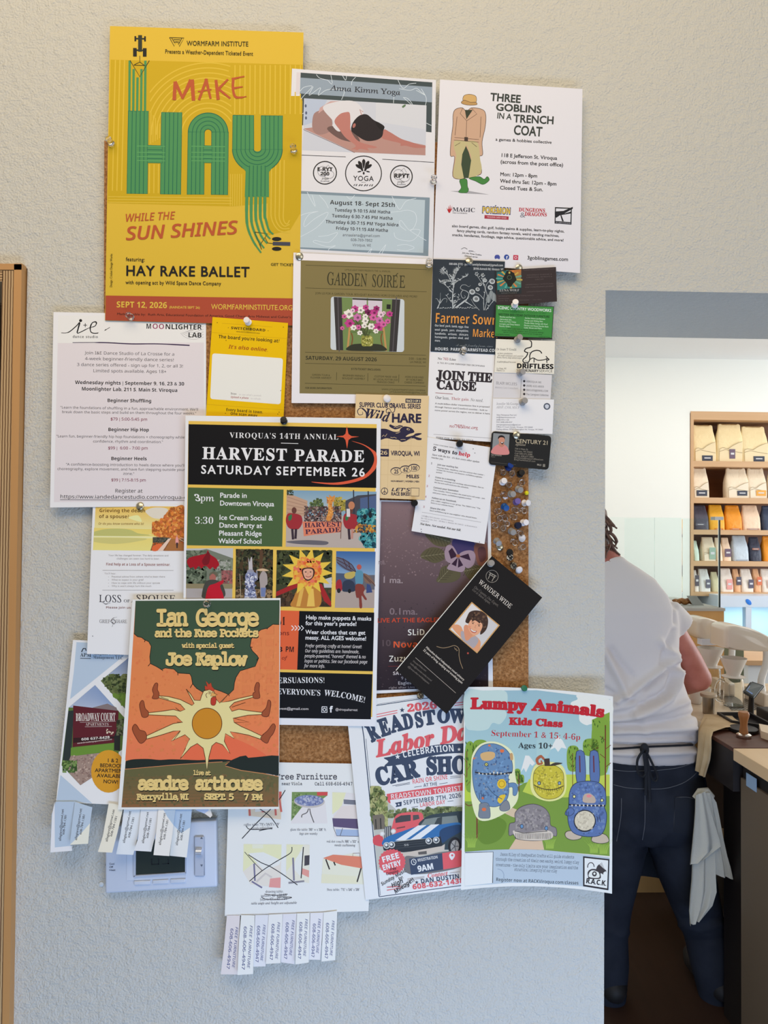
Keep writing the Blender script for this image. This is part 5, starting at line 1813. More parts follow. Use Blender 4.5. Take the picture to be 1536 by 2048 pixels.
p.T('folds to 47" x 42" x 24"', 395, 1312, 636, 1304, 20, 'B', CP, -0.025)
p.T('table angle and height are adjustable', 316, 1346, 714, 1340, 20, 'I', CP, 0.006)
p.T('Ikea table:  71" x 24" x 28"', 976, 1226, 1264, 1226, 20, 'B', CP, -0.025)
strips = [([(104, 1440), (218, 1442), (205, 1700), (196, 1956), (50, 1954), (80, 1700)], (180, 1540, 148, 1896), (136, 1552, 100, 1908), (204, 206, 220), 0),
          ([(228, 1438), (346, 1440), (340, 1640), (331, 1952), (196, 1960), (210, 1640)], (306, 1526, 280, 1900), (252, 1535, 232, 1915), (230, 232, 240), .004),
          ([(350, 1438), (466, 1436), (455, 1660), (440, 1885), (331, 1888), (340, 1640)], (420, 1520, 394, 1836), (368, 1528, 352, 1850), (204, 214, 234), 0),
          ([(468, 1434), (590, 1428), (580, 1640), (570, 1856), (443, 1864), (455, 1640)], (545, 1498, 524, 1820), (494, 1512, 476, 1830), (210, 220, 238), .002),
          ([(592, 1428), (712, 1424), (705, 1640), (692, 1866), (575, 1850), (580, 1640)], (672, 1480, 646, 1790), (618, 1500, 600, 1822), (204, 212, 232), 0),
          ([(714, 1424), (826, 1420), (822, 1640), (816, 1852), (700, 1868), (706, 1640)], (786, 1470, 768, 1796), (736, 1496, 722, 1820), (230, 236, 246), .004),
          ([(830, 1420), (944, 1416), (932, 1640), (916, 1828), (816, 1826), (824, 1640)], (900, 1468, 880, 1770), (854, 1510, 838, 1806), (208, 216, 234), 0),
          ([(946, 1415), (1065, 1400), (1056, 1640), (1046, 1830), (928, 1844), (936, 1640)], (1020, 1484, 1000, 1792), (968, 1504, 956, 1818), (214, 222, 238), .002)]
IK = (60, 70, 130)
for i, (q, a, b_, c, lf) in enumerate(strips):
 nm = 'tear_off_strip#%d' % i
 p.plift[nm] = (lambda lf, i: lambda pt: H(2.2) + 0.003 + 0.0001 * i + (lf + 0.002) * ((pt[1] - 1815) / 110.0))(lf, i)
 p.part(nm)
 p.P(q, c)
 p.T('FREE FURNITURE', *a, 22, 'i', IK, 0.01)
 p.T('608-606-4947', *b_, 26, 'i', IK, 0.012)
p.part('rule_print').LL([[(85, 1440), (1065, 1402)]], 2.5, (176, 182, 200))

# car show poster
p = Sheet('car_show_poster', 'tilted white car show poster with a blue striped car and red badge', 'poster', H(3.6), [(691, 1402), (982, 1376), (1016, 1766), (731, 1800)], (216, 224, 236), curl=lambda u, v: 0.003 * (1 - u))
p.V(690, 1370, 4.656)
NB, CR = (58, 72, 100), (204, 92, 104)
p.part('border_print')
p.L([(135, 225), (300, 190), (700, 130), (1310, 60)], 7, NB)
p.L([(300, 180), (700, 118)], 3, NB)
p.L([(135, 225), (175, 480), (318, 1970)], 9, NB)
p.L([(195, 500), (330, 1960)], 4, NB)
p.L([(318, 1972), (800, 1905), (1470, 1815)], 7, NB)
p.part('title_lettering')
p.LL([[(295, 275), (488, 236)], [(295, 298), (488, 258)], [(1020, 170), (1200, 145)], [(1020, 192), (1200, 166)]], 7, CR)

def star(cx, cy, r, c):
 p.P([(cx + (r if i % 2 == 0 else r * .42) * math.sin(i * math.pi / 5), cy - (r if i % 2 == 0 else r * .42) * math.cos(i * math.pi / 5)) for i in range(10)], c)

star(532, 234, 26, NB)
p.T('2026', 582, 250, 860, 216, 66, 'B', CR, 0.03)
p.T('R', 246, 530, 330, 492, 160, 'B', NB, 0.045)
p.T('E', 342, 478, 432, 450, 150, 'B', NB, 0.045)
p.T('A', 440, 440, 548, 412, 140, 'B', NB, 0.045)
p.T('D', 552, 412, 646, 392, 132, 'B', NB, 0.045)
p.T('S', 662, 394, 738, 378, 128, 'B', NB, 0.045)
p.T('T', 742, 372, 848, 358, 124, 'B', NB, 0.045)
p.T('OWN', 858, 348, 1230, 345, 120, 'B', NB, 0.045)
p.T('Labor Day', 305, 672, 1260, 480, 150, 'J', (226, 222, 230), 0.07)
p.T('Labor Day', 305, 668, 1260, 476, 150, 'J', CR, 0.03)
p.P(spl([(360, 680), (420, 668), (480, 648), (700, 590), (860, 556), (1075, 545), (1300, 548), (1300, 640), (1075, 634), (900, 645), (700, 685), (520, 740), (372, 755), (405, 712)], 3, True), NB)
star(490, 668, 26, (222, 226, 234))
p.T('CELEBRATION', 540, 680, 1020, 618, 62, 'b', (222, 226, 234), 0, 0.03, 14)
star(1062, 600, 18, (222, 226, 234))
p.T('C', 305, 935, 425, 905, 150, 'B', NB, 0.05)
p.T('A', 432, 910, 555, 878, 150, 'B', NB, 0.05)
p.T('R', 565, 878, 692, 848, 150, 'B', NB, 0.05)
p.T('SHOW', 756, 830, 1300, 812, 150, 'B', NB, 0.05)
p.part('notice_lettering')
p.T('RAIN OR SHINE', 628, 922, 960, 874, 44, 'b', CR, -0.02)
p.LL([[(440, 938), (605, 908)], [(470, 942), (605, 920)], [(980, 852), (1080, 846)], [(980, 868), (1080, 858)], [(645, 952), (715, 942)], [(878, 922), (955, 910)], [(620, 1140), (680, 1130)], [(955, 1085), (1010, 1078)]], 4, NB)
p.T('AT THE', 732, 950, 862, 934, 32, 'b', NB, -0.015)
p.P([(388, 1015), (1080, 912), (1300, 890), (1300, 960), (1080, 985), (420, 1070), (425, 1105), (395, 1090)], CR)
p.T('READSTOWN TOURIST PARK', 426, 1064, 1260, 960, 46, 'b', (224, 226, 232), -0.012)
p.P([(466, 1098), (528, 1086), (526, 1128), (470, 1138), (482, 1118)], NB)
star(500, 1112, 12, (222, 226, 234))
p.T('SEPTEMBER 7TH, 2026', 545, 1118, 1085, 1045, 42, 'b', NB, -0.01)
p.T('LABOR DAY', 698, 1138, 936, 1106, 38, 'b', CR, -0.02)
p.part('picture_print')
p.P([(235, 1000), (330, 1000), (420, 1110), (500, 1180), (1080, 1120), (1300, 1100), (1330, 1500), (600, 1700), (300, 1720)], (176, 184, 186))
p.K(232, 940, 400, 1330, 380, 26, [(108, 124, 78), (140, 152, 100), (86, 102, 66), (164, 170, 122)], 31, [(236, 960), (290, 945), (370, 1010), (400, 1150), (480, 1200), (400, 1330), (255, 1300)])
p.K(380, 1130, 1100, 1240, 260, 24, [(104, 120, 84), (126, 140, 96), (84, 100, 72)], 32, [(380, 1180), (560, 1160), (1000, 1130), (1090, 1160), (1090, 1230), (420, 1260)])
p.P([(255, 1215), (350, 1200), (370, 1230), (370, 1340), (270, 1350)], (110, 106, 100))
p.LL([[(285, 1250), (290, 1340)], [(330, 1240), (335, 1340)]], 12, (60, 60, 58))
p.B([(440, 1310), (460, 1240), (500, 1200), (620, 1182), (710, 1190), (730, 1240), (720, 1330), (600, 1380), (480, 1400), (430, 1360)], (204, 94, 104))
p.P([(468, 1245), (520, 1215), (612, 1208), (612, 1265), (470, 1285)], (70, 70, 78))
p.P([(632, 1212), (685, 1208), (694, 1245), (634, 1262)], (80, 80, 86))
p.B([(260, 1460), (270, 1410), (330, 1395), (360, 1440), (350, 1500), (280, 1490)], (196, 80, 92))
p.P([(368, 1320), (430, 1310), (440, 1420), (362, 1440)], (90, 96, 104))
p.LL([[(378, 1325), (374, 1430)], [(396, 1322), (394, 1430)], [(414, 1320), (414, 1428)]], 6, (170, 176, 184))
for x, y in ((346, 1385), (450, 1362)):
 p.E(x, y, 24, 24, (190, 194, 200))
 p.E(x, y, 15, 15, (226, 228, 232))
p.L([(480, 1335), (560, 1320)], 12, (110, 70, 76))
p.B([(690, 1310), (740, 1240), (820, 1205), (980, 1185), (1060, 1175), (1200, 1180), (1300, 1240), (1330, 1500), (1080, 1520), (900, 1520), (900, 1330)], (54, 68, 78), 4)
p.P([(700, 1312), (745, 1250), (830, 1235), (1040, 1215), (1060, 1290), (880, 1315)], (118, 132, 136))
p.P([(860, 1240), (905, 1225), (900, 1300), (830, 1300)], (60, 70, 76))
p.B([(352, 1450), (400, 1410), (540, 1360), (700, 1310), (880, 1300), (1060, 1280), (1060, 1330), (900, 1400), (920, 1430), (700, 1430), (500, 1450), (356, 1490)], (52, 108, 172), 4)
p.B([(890, 1350), (1060, 1300), (1080, 1360), (980, 1420), (900, 1470)], (44, 70, 110))
p.P([(468, 1448), (680, 1308), (760, 1304), (560, 1446)], (214, 224, 236))
p.P([(605, 1440), (800, 1300), (880, 1296), (700, 1434)], (214, 224, 236))
p.P([(350, 1490), (470, 1460), (750, 1432), (890, 1410), (905, 1480), (900, 1520), (520, 1560), (360, 1540)], (44, 50, 58))
p.LL([[(470, 1480), (750, 1450)], [(470, 1500), (750, 1470)], [(470, 1522), (760, 1492)]], 3, (80, 88, 96))
p.T('SS', 550, 1500, 595, 1496, 18, 'b', (160, 166, 172))
for x, y in ((388, 1494), (435, 1488), (780, 1452), (850, 1444)):
 p.E(x, y, 31, 31, (186, 192, 200))
 p.E(x, y, 22, 22, (70, 80, 92))
 p.E(x - 4, y - 4, 13, 13, (224, 228, 234))
p.P([(420, 1545), (560, 1560), (900, 1500), (930, 1480), (925, 1540), (700, 1590), (560, 1595)], (188, 184, 182))
p.P([(680, 1555), (760, 1545), (762, 1575), (684, 1580)], (90, 90, 92))
p.E(1020, 1500, 60, 84, (40, 40, 44), 0.1)
p.E(1022, 1502, 40, 60, (150, 154, 160), 0.1)
for k in range(5):
 p.L([(1022, 1502), (1022 + 38 * math.cos(k * 1.256), 1502 + 56 * math.sin(k * 1.256))], 7, (70, 72, 78))
p.B([(560, 1600), (700, 1600), (900, 1555), (1060, 1560), (1060, 1700), (600, 1760)], (110, 112, 118))
p.part('badge_print')
p.P([(438 + (128 if i % 2 else 118) * math.cos(i * math.pi / 24), 1648 + (124 if i % 2 else 114) * math.sin(i * math.pi / 24)) for i in range(48)], CR)
p.T('FREE', 350, 1655, 510, 1608, 52, 'b', (226, 228, 234), 0.02)
p.T('ENTRY', 355, 1728, 528, 1676, 50, 'b', (226, 228, 234), 0.02)
p.P([(596, 1618), (905, 1566), (915, 1718), (614, 1768)], NB)
p.P([(905, 1566), (1200, 1520), (1212, 1670), (915, 1718)], CR)
p.O(640, 1648, 22, 26, 6, (216, 222, 232))
p.LL([[(640, 1632), (640, 1650), (654, 1656)]], 5, (216, 222, 232))
p.T('REGISTRATION', 678, 1646, 866, 1614, 28, 'b', (220, 224, 232), -0.01)
p.T('9AM', 680, 1740, 830, 1712, 54, 'b', (224, 228, 234), 0.02)
p.B([(994, 1630), (970, 1595), (978, 1568), (1000, 1562), (1022, 1575), (1020, 1600)], (224, 228, 234))
p.E(998, 1586, 10, 10, CR)
p.part('contact_lettering')
p.T('Contact', 770, 1796, 960, 1768, 36, 'J', CR, 0)
p.LL([[(580, 1808), (740, 1784)], [(580, 1820), (740, 1796)], [(975, 1750), (1070, 1740)], [(390, 1880), (600, 1850)], [(390, 1910), (600, 1880)]], 5, (170, 170, 184))
p.LL([[(390, 1885), (520, 1875)], [(390, 1912), (520, 1890)]], 6, CR)
star(668, 1838, 18, NB)
p.T('DAN DUSTIN', 706, 1848, 1068, 1798, 40, 'b', NB, 0.006, 0.02)
p.T('608-632-1438', 630, 1904, 1110, 1842, 46, 'b', CR, 0.012, 0.02)
p.part('pen_print', 'black handwritten note')
p.T('Free', 418, 1730, 480, 1718, 26, 'i', (36, 34, 40), 0.02)
p.T('Camping', 385, 1772, 500, 1742, 24, 'i', (36, 34, 40), 0.02)
p.T('Sunday Music', 345, 1870, 570, 1738, 30, 'i', (36, 34, 40), 0.016)
p.T('by:', 505, 1820, 545, 1796, 28, 'i', (36, 34, 40), 0.016)
p.T('High', 440, 1888, 548, 1838, 40, 'i', (36, 34, 40), 0.02)
p.T('Mileage!!', 470, 1944, 650, 1822, 38, 'i', (36, 34, 40), 0.02)

# harvest parade poster
p = Sheet('parade_poster', 'tall black and green parade poster with gold bars and costume pictures', 'poster', H(8.2), [(371, 831), (762, 837), (752, 1453), (364, 1446)], (222, 218, 224))
p.V(360, 820, 3.746, (0.016, -0.016))
GO, BK = (216, 180, 86), (17, 17, 20)
p.part('panel_print')
p.P([(64, 82), (1474, 106), (1440, 2300), (30, 2290)], GO)
p.P([(64, 106), (1473, 136), (1470, 584), (60, 558)], BK)
p.P([(60, 580), (776, 596), (766, 1024), (52, 1014)], (68, 92, 60))
p.part('emblem_print')
OR = (200, 86, 60)
p.P([(1250, 118), (1262, 180), (1285, 196), (1342, 200), (1285, 208), (1262, 225), (1252, 290), (1240, 225), (1225, 206), (1170, 198), (1222, 192), (1240, 178)], OR)
p.P(spl([(1284, 232), (1370, 255), (1440, 295), (1472, 330), (1472, 420), (1440, 470), (1380, 515), (1290, 545), (1180, 560), (1060, 552), (985, 538), (1150, 545), (1300, 520), (1390, 480), (1440, 420), (1455, 360), (1430, 305), (1370, 262)], 4, True), OR)
p.part('title_lettering')
LT = (222, 220, 224)
p.T("VIROQUA'S 14TH ANNUAL", 372, 208, 1186, 222, 40, 'B', LT, -0.006, 0.08)
p.L([(756, 248), (886, 252)], 4, LT)
p.T('HARVEST', 165, 366, 800, 380, 88, 'B', LT, 0.012, 0.06)
p.T('PARADE', 856, 382, 1380, 390, 86, 'B', LT, 0.012, 0.06)
p.T('SATURDAY SEPTEMBER 26', 156, 476, 1385, 498, 62, 's', LT, 0.018, 0.1)
p.part('schedule_lettering')
p.T('3pm', 114, 682, 260, 684, 50, 'B', LT, -0.016)
p.T('3:30', 110, 852, 252, 853, 50, 'B', LT, -0.012)
p.TT([('Parade in', 298, 656, 502, 658), ('Downtown Viroqua', 297, 715, 705, 722), ('Ice Cream Social &', 293, 822, 694, 828), ('Dance Party at', 292, 880, 614, 884), ('Pleasant Ridge', 290, 940, 612, 943), ('Waldorf School', 288, 998, 612, 1002)], 36, 's', LT, 0.016)
# street picture
p.part('street_picture_print')
p.P([(800, 600), (1472, 612), (1468, 1036), (792, 1024)], (128, 158, 178))
p.G([(800, 600), (1472, 612), (1470, 760), (800, 740)], (116, 150, 178), (160, 176, 182), 6)
p.P([(800, 620), (955, 680), (950, 800), (798, 800)], (176, 146, 126))
p.LL([[(800, 650 + 30 * k), (950, 700 + 20 * k)] for k in range(5)], 4, (150, 120, 104))
p.K(800, 598, 850, 640, 30, 9, [(50, 60, 48), (70, 80, 60)], 40)
p.K(960, 660, 1075, 760, 120, 12, [(74, 92, 58), (96, 112, 70), (60, 76, 50)], 41, [(985, 690), (1030, 660), (1075, 690), (1080, 760), (960, 760)])
p.K(1150, 650, 1250, 760, 120, 12, [(176, 160, 74), (150, 136, 62), (120, 116, 60)], 42, [(1150, 680), (1190, 650), (1250, 690), (1250, 760), (1150, 760)])
p.P([(1240, 680), (1330, 640), (1470, 630), (1470, 790), (1240, 790)], (66, 68, 78))
p.P([(1350, 660), (1470, 640), (1470, 770), (1350, 770)], (74, 92, 130))
p.LL([[(1300, 600), (1304, 780)], [(1410, 608), (1414, 780)]], 9, (50, 54, 64))
p.P([(796, 800), (1470, 790), (1468, 1036), (792, 1024)], (170, 160, 156))
p.K(930, 720, 1210, 840, 560, 8, [(60, 54, 56), (76, 64, 62), (128, 100, 90), (92, 58, 60), (150, 134, 128), (68, 68, 82)], 43)
p.B([(1110, 690), (1095, 650), (1120, 655), (1115, 635), (1140, 650), (1160, 640), (1155, 680), (1140, 700), (1145, 780), (1125, 830), (1095, 820), (1110, 760)], (196, 132, 66))
p.K(1100, 660, 1150, 820, 40, 6, [(170, 100, 50), (214, 160, 90)], 44)
for x, w in ((855, 62), (1278, 56)):
 p.B([(x - w, 830), (x - w * .8, 780), (x - 10, 775), (x + w * .8, 790), (x + w, 840), (x + w * .6, 888), (x, 896), (x - w * .7, 880)], (146, 46, 54))
 p.B([(x - w * .7, 800), (x - w * .3, 782), (x - w * .3, 815), (x - w * .6, 830)], (52, 110, 70))
 p.E(x, 752, 18, 24, (96, 60, 54))
 p.L([(x - 14, 890), (x - 8, 970)], 18, (56, 46, 56))
 p.L([(x + 14, 890), (x + 10, 965)], 18, (176, 130, 120) if x > 1000 else (56, 46, 56))
p.E(1285, 715, 24, 30, (176, 120, 90))
p.L([(1260, 740), (1262, 800)], 26, (196, 196, 200))
p.P([(918, 836), (1215, 838), (1205, 915), (1000, 935), (928, 946)], (204, 122, 96))
p.T('HARVEST', 932, 880, 1205, 872, 34, 'B', (70, 44, 66), 0.01)
p.T('PARADE', 938, 930, 1205, 912, 34, 'B', (70, 44, 66), 0.01)
p.L([(1208, 840), (1204, 965)], 5, (110, 80, 70))
p.B([(800, 985), (950, 975), (1100, 985), (1090, 1010), (960, 1008), (850, 1000)], (96, 94, 104))
p.K(1325, 735, 1470, 1034, 520, 16, [(40, 96, 110), (60, 140, 150), (28, 66, 84), (96, 164, 166)], 45, [(1330, 760), (1400, 735), (1470, 750), (1468, 1034), (1400, 1030), (1350, 960), (1380, 900), (1325, 840)])
p.K(1290, 840, 1468, 920, 120, 11, [(190, 140, 60), (146, 96, 50), (60, 60, 70)], 46, [(1290, 920), (1340, 850), (1468, 870), (1468, 915)])
p.E(1385, 800, 14, 20, (30, 36, 44))
p.E(1425, 785, 14, 24, (30, 36, 44))
p.V(360, 1090, 3.746)
# puppet picture
p.part('puppet_picture_print').lv(30)
p.P([(48, 26), (398, 24), (388, 560), (44, 560)], (176, 180, 184))
p.P([(48, 60), (200, 30), (398, 100), (392, 300), (46, 300)], (108, 116, 104))
p.K(46, 40, 200, 290, 300, 16, [(84, 96, 80), (110, 122, 104), (66, 78, 64)], 50)
p.K(240, 110, 394, 290, 200, 16, [(120, 130, 116), (96, 106, 92), (150, 154, 148)], 51)
p.K(310, 190, 394, 320, 110, 14, [(150, 92, 92), (120, 80, 80)], 52)
p.P([(46, 290), (392, 290), (392, 330), (46, 325)], (130, 122, 96))
p.P([(46, 325), (392, 328), (388, 560), (44, 560)], (158, 154, 156))
p.B([(52, 130), (70, 95), (150, 75), (195, 65), (208, 38), (225, 70), (270, 100), (294, 145), (280, 165), (262, 182), (245, 165), (225, 182), (200, 160), (180, 158), (160, 176), (140, 158), (115, 184), (100, 165), (75, 172)], (150, 26, 38), 3)
p.B([(185, 85), (210, 50), (226, 80), (215, 140), (180, 150), (165, 120)], (110, 24, 34))
p.E(250, 225, 32, 24, (96, 92, 78))
p.B([(220, 240), (245, 215), (268, 235), (262, 265), (232, 268)], (156, 96, 88))
p.B([(165, 360), (190, 280), (235, 260), (290, 270), (325, 310), (330, 390), (180, 400)], (66, 66, 62))
p.B([(190, 400), (215, 310), (260, 290), (325, 262), (320, 290), (300, 310), (330, 400), (330, 560), (180, 560)], (176, 28, 46), 3)
# forest picture
p.part('costume_picture_print').lv(30)
p.P([(420, 30), (698, 35), (690, 560), (412, 560)], (44, 44, 34))
p.K(418, 30, 696, 320, 420, 14, [(56, 60, 40), (34, 36, 28), (84, 84, 60), (70, 56, 40)], 53)
p.L([(610, 36), (605, 180)], 24, (84, 62, 46))
p.K(415, 330, 690, 400, 150, 12, [(104, 84, 60), (70, 56, 40), (140, 118, 90)], 54)
SV = (130, 138, 170)
p.P([(512, 90), (522, 130), (530, 95), (540, 88), (545, 190), (515, 190)], (176, 172, 180))
p.E(528, 200, 26, 18, (140, 142, 160))
p.B([(488, 240), (505, 205), (560, 205), (580, 235), (560, 260), (560, 340), (575, 400), (560, 560), (470, 560), (480, 400), (500, 320)], SV, 4)
p.K(485, 200, 575, 400, 150, 10, [(104, 112, 150), (170, 178, 204), (84, 90, 124), (196, 200, 216)], 55, [(488, 240), (520, 205), (575, 230), (560, 340), (570, 400), (480, 400)])
p.L([(448, 215), (456, 400)], 5, (150, 140, 120))
p.L([(575, 190), (580, 260)], 8, (140, 142, 160))
p.B([(575, 186), (620, 176), (665, 190), (640, 196), (590, 194)], (196, 170, 140))
p.B([(595, 240), (620, 195), (650, 220), (655, 290), (640, 310), (640, 390), (605, 390), (600, 300)], (156, 148, 148), 4)
p.P([(605, 320), (645, 320), (636, 388), (606, 386)], (104, 118, 160))
# sun child picture
p.part('sun_picture_print').lv(30)
p.P([(726, 38), (1142, 44), (1132, 464), (716, 460)], (58, 62, 44))
p.K(724, 38, 1140, 300, 340, 18, [(48, 58, 36), (70, 78, 52), (40, 44, 32), (60, 66, 40)], 56)
p.K(718, 330, 1134, 462, 160, 20, [(70, 54, 42), (54, 44, 36), (86, 66, 48)], 57)
p.P([(1070, 260), (1138, 240), (1136, 320), (1080, 320)], (176, 180, 184))
p.P([(722, 350), (880, 280), (900, 310), (720, 385)], (150, 40, 42))
p.P([(1030, 290), (1060, 290), (1134, 430), (1130, 462), (1080, 420)], (150, 40, 42))
p.B([(850, 400), (900, 310), (1000, 300), (1050, 340), (1040, 462), (840, 462)], (176, 120, 56))
p.P([(900, 330), (930, 320), (900, 460), (870, 460)], (206, 166, 84))
p.P([(970, 320), (1000, 330), (1010, 460), (950, 460)], (214, 178, 90))
YS, YO = (226, 182, 72), (208, 108, 48)
p.P([(955 + (205 if k % 2 == 0 else 125) * math.cos(k * math.pi / 13 + .06) * .95, 200 + (205 if k % 2 == 0 else 125) * math.sin(k * math.pi / 13 + .06) * .88) for k in range(26)], YS)
p.B([(955 + (112 if k % 2 == 0 else 92) * math.cos(k * math.pi / 11), 200 + (115 if k % 2 == 0 else 94) * math.sin(k * math.pi / 11)) for k in range(22)], (222, 140, 66), 3)
p.K(850, 90, 1062, 310, 190, 13, [(206, 96, 44), (228, 170, 70), (196, 84, 60), (222, 128, 70), (214, 110, 90)], 58, [(955 + 108 * math.cos(k * .4), 200 + 108 * math.sin(k * .4)) for k in range(16)])
p.B([(912, 195), (930, 172), (985, 170), (1008, 190), (1002, 235), (965, 268), (930, 252)], (60, 40, 34))
p.B([(922, 195), (945, 178), (985, 180), (998, 200), (990, 240), (962, 258), (935, 245)], (206, 156, 132))
for x in (942, 978):
 p.E(x, 202, 7, 4, (50, 36, 34), n=8)
p.L([(960, 205), (956, 222)], 4, (176, 120, 100))
p.S([(942, 232), (962, 240), (984, 230)], 5, (150, 70, 70))
# fairy picture
p.part('fairy_picture_print').lv(30)
p.G([(1170, 46), (1465, 50), (1460, 240), (1168, 240)], (58, 96, 152), (130, 160, 190), 8)
p.P([(1168, 225), (1460, 225), (1458, 345), (1166, 345)], (96, 96, 104))
p.P([(1168, 210), (1260, 215), (1320, 240), (1320, 300), (1166, 300)], (70, 84, 110))
p.P([(1166, 335), (1458, 335), (1455, 472), (1160, 470)], (160, 148, 144))
p.B([(1166, 320), (1175, 270), (1205, 262), (1215, 330), (1190, 350)], (150, 44, 54))
p.E(1190, 342, 14, 18, (40, 40, 44))
p.B([(1215, 330), (1225, 275), (1270, 262), (1305, 285), (1310, 345), (1230, 350)], (48, 56, 76))
p.E(1270, 345, 12, 16, (30, 32, 36))
p.B([(1172, 90), (1215, 98), (1260, 120), (1300, 160), (1318, 205), (1260, 195), (1205, 165), (1175, 130)], (88, 96, 120), 4)
WG = (66, 40, 44)
p.LL([[(1172, 92), (1230, 110), (1290, 150), (1320, 205)], [(1174, 110), (1250, 150), (1318, 205)], [(1176, 130), (1240, 175), (1316, 208)], [(1220, 100), (1250, 170)], [(1260, 125), (1280, 185)], [(1236, 240), (1300, 215), (1320, 205)]], 5, WG)
p.B([(1236, 215), (1300, 198), (1318, 215), (1290, 250), (1240, 250)], (176, 160, 90))
p.B([(1370, 215), (1410, 225), (1450, 270), (1462, 310), (1440, 290), (1390, 280)], (120, 96, 84))
p.LL([[(1370, 215), (1460, 300)], [(1370, 225), (1430, 285)]], 4, WG)
p.E(1342, 165, 18, 20, (170, 84, 76))
p.B([(1312, 220), (1330, 190), (1368, 200), (1372, 250), (1365, 295), (1320, 295)], (84, 134, 160))
p.B([(1315, 300), (1365, 295), (1385, 330), (1375, 360), (1400, 405), (1385, 410), (1360, 380), (1365, 465), (1345, 468), (1340, 400), (1320, 390)], (120, 58, 52), 4)
p.P([(1400, 290), (1425, 300), (1442, 355), (1395, 360)], (56, 72, 120))
# lower panels
p.part('lower_panel_print').lv(30)
p.P([(40, 470), (896, 494), (878, 935), (26, 915)], (206, 94, 58))
p.P([(894, 494), (1455, 506), (1444, 946), (878, 935)], BK)
p.P([(28, 936), (1442, 968), (1430, 1306), (20, 1285)], BK)
p.part('notice_lettering').lv(50)
p.T('ART BUILD PM', 300, 596, 790, 600, 62, 'B', (40, 24, 22), -0.01)
p.T('at the commons', 420, 672, 820, 676, 36, 's', (120, 44, 32), 0.01)
p.T('AUG 2 to 23', 400, 796, 770, 800, 36, 'b', (30, 24, 24), 0)
p.T('PM', 788, 800, 856, 802, 40, 'b', (30, 24, 24), 0)
p.T('first week of', 560, 856, 800, 858, 24, 'i', (120, 44, 32), 0.01)
for k in range(4):
 x = 836 + 24 * k
 p.L([(x, 604), (x + 18, 622), (x, 640)], 7, (228, 222, 224))
p.TT([('Help make puppets & masks', 942, 556, 1434, 566), ("for this year's parade!", 941, 600, 1324, 606), ('Wear clothes that can get', 940, 666, 1388, 672), ('messy. ALL AGES welcome!', 938, 708, 1396, 716)], 30, 's', LT, 0.018)
p.TT([('Prefer getting crafty at home? Great!', 938, 766, 1362, 774), ('Our only guidelines are: handmade,', 936, 804, 1342, 812), ('people-powered, "harvest" themed & no', 933, 842, 1392, 850), ('logos or politics. See our facebook page', 932, 880, 1404, 888), ('for more info.', 931, 916, 1086, 920)], 24, 'i', (196, 194, 198), 0.008)
p.part('slogan_lettering')
p.T('DANCE PARTY PERSUASIONS!', 320, 1060, 1086, 1034, 42, 'B', LT, -0.004, 0.02, 10)
p.T("COME AS YOU ARE - EVERYONE'S", 200, 1120, 1054, 1130, 42, 'B', LT, -0.004, 0.0, 10)
p.T("WELCOME!", 1078, 1128, 1385, 1184, 44, 'B', LT, 0.0, 0.02, 8)
p.T('viroquaharvest@gmail.com', 600, 1232, 964, 1236, 18, 's', (190, 188, 192), 0.008)
p.T('@viroquaharvest', 1164, 1240, 1330, 1244, 18, 's', (190, 188, 192), 0.008)
for q in ([(1064, 1212), (1100, 1212), (1102, 1254), (1062, 1254), (1064, 1212)],):
 p.L(q, 6, LT)
p.O(1082, 1234, 10, 11, 5, LT)
p.T('f', 1120, 1254, 1142, 1254, 44, 'b', LT, 0.02)

# gig poster with the sun chicken
p = Sheet('gig_poster', 'orange and green gig poster of a many-legged fried egg chicken', 'poster', H(9.6), [(265, 1199), (561, 1196), (557.5, 1618), (236, 1619)], (226, 222, 226), curl=lambda u, v: 0.006 * v * v + 0.004 * (1 - u) * v)
p.V(220, 1180, 4.267)
p.part('background_print')
p.P([(218, 92), (1448, 86), (1440, 1570), (128, 1530)], (206, 124, 80))
p.G([(205, 370), (1446, 290), (1440, 1000), (165, 1000)], (206, 128, 82), (208, 126, 80), 6)
p.G([(165, 1000), (1441, 1000), (1440, 1460), (130, 1450)], (208, 126, 80), (220, 116, 84), 8)
p.K(140, 380, 1440, 1430, 420, 12, [(202, 120, 76), (210, 131, 86), (204, 116, 76)], 60, [(225, 380), (1440, 380), (1436, 1430), (150, 1430)])
p.B([(640, 1400), (760, 1240), (1000, 1250), (1240, 1350), (1300, 1440), (700, 1450)], (214, 104, 74))
GRN, OLN = (58, 80, 64), (32, 34, 30)
clo = [(218, 92), (1448, 86), (1444, 295), (1390, 292), (1345, 325), (1290, 338), (1240, 372), (1205, 420), (1195, 480), (1215, 520), (1255, 560), (1268, 580), (1240, 650), (1110, 690), (1075, 745), (1062, 790), (1055, 850), (1012, 892), (950, 865), (900, 848), (840, 830), (790, 870), (740, 840), (705, 800), (695, 740), (680, 715), (580, 708), (545, 675), (470, 665), (440, 680), (400, 655), (345, 628), (340, 570), (352, 480), (330, 440), (295, 425), (270, 405), (235, 398), (205, 372)]
p.P(clo, GRN)
p.L(clo[2:], 6, OLN)
p.LL([[(345, 625), (325, 650)], [(440, 678), (452, 690)], [(578, 708), (580, 728)], [(705, 800), (685, 835)], [(1268, 578), (1250, 600)], [(1012, 890), (1018, 905)], [(1195, 485), (1215, 490)], [(1345, 322), (1340, 335)], [(300, 425), (295, 445)]], 6, OLN)
p.P([(126, 1530), (600, 1480), (960, 1462), (1020, 1470), (980, 1490), (1200, 1540), (1442, 1590), (1438, 1850), (98, 1855)], (92, 92, 62))
p.G([(126, 1600), (1441, 1600), (1438, 1850), (98, 1855)], (94, 92, 62), (128, 92, 62), 8)
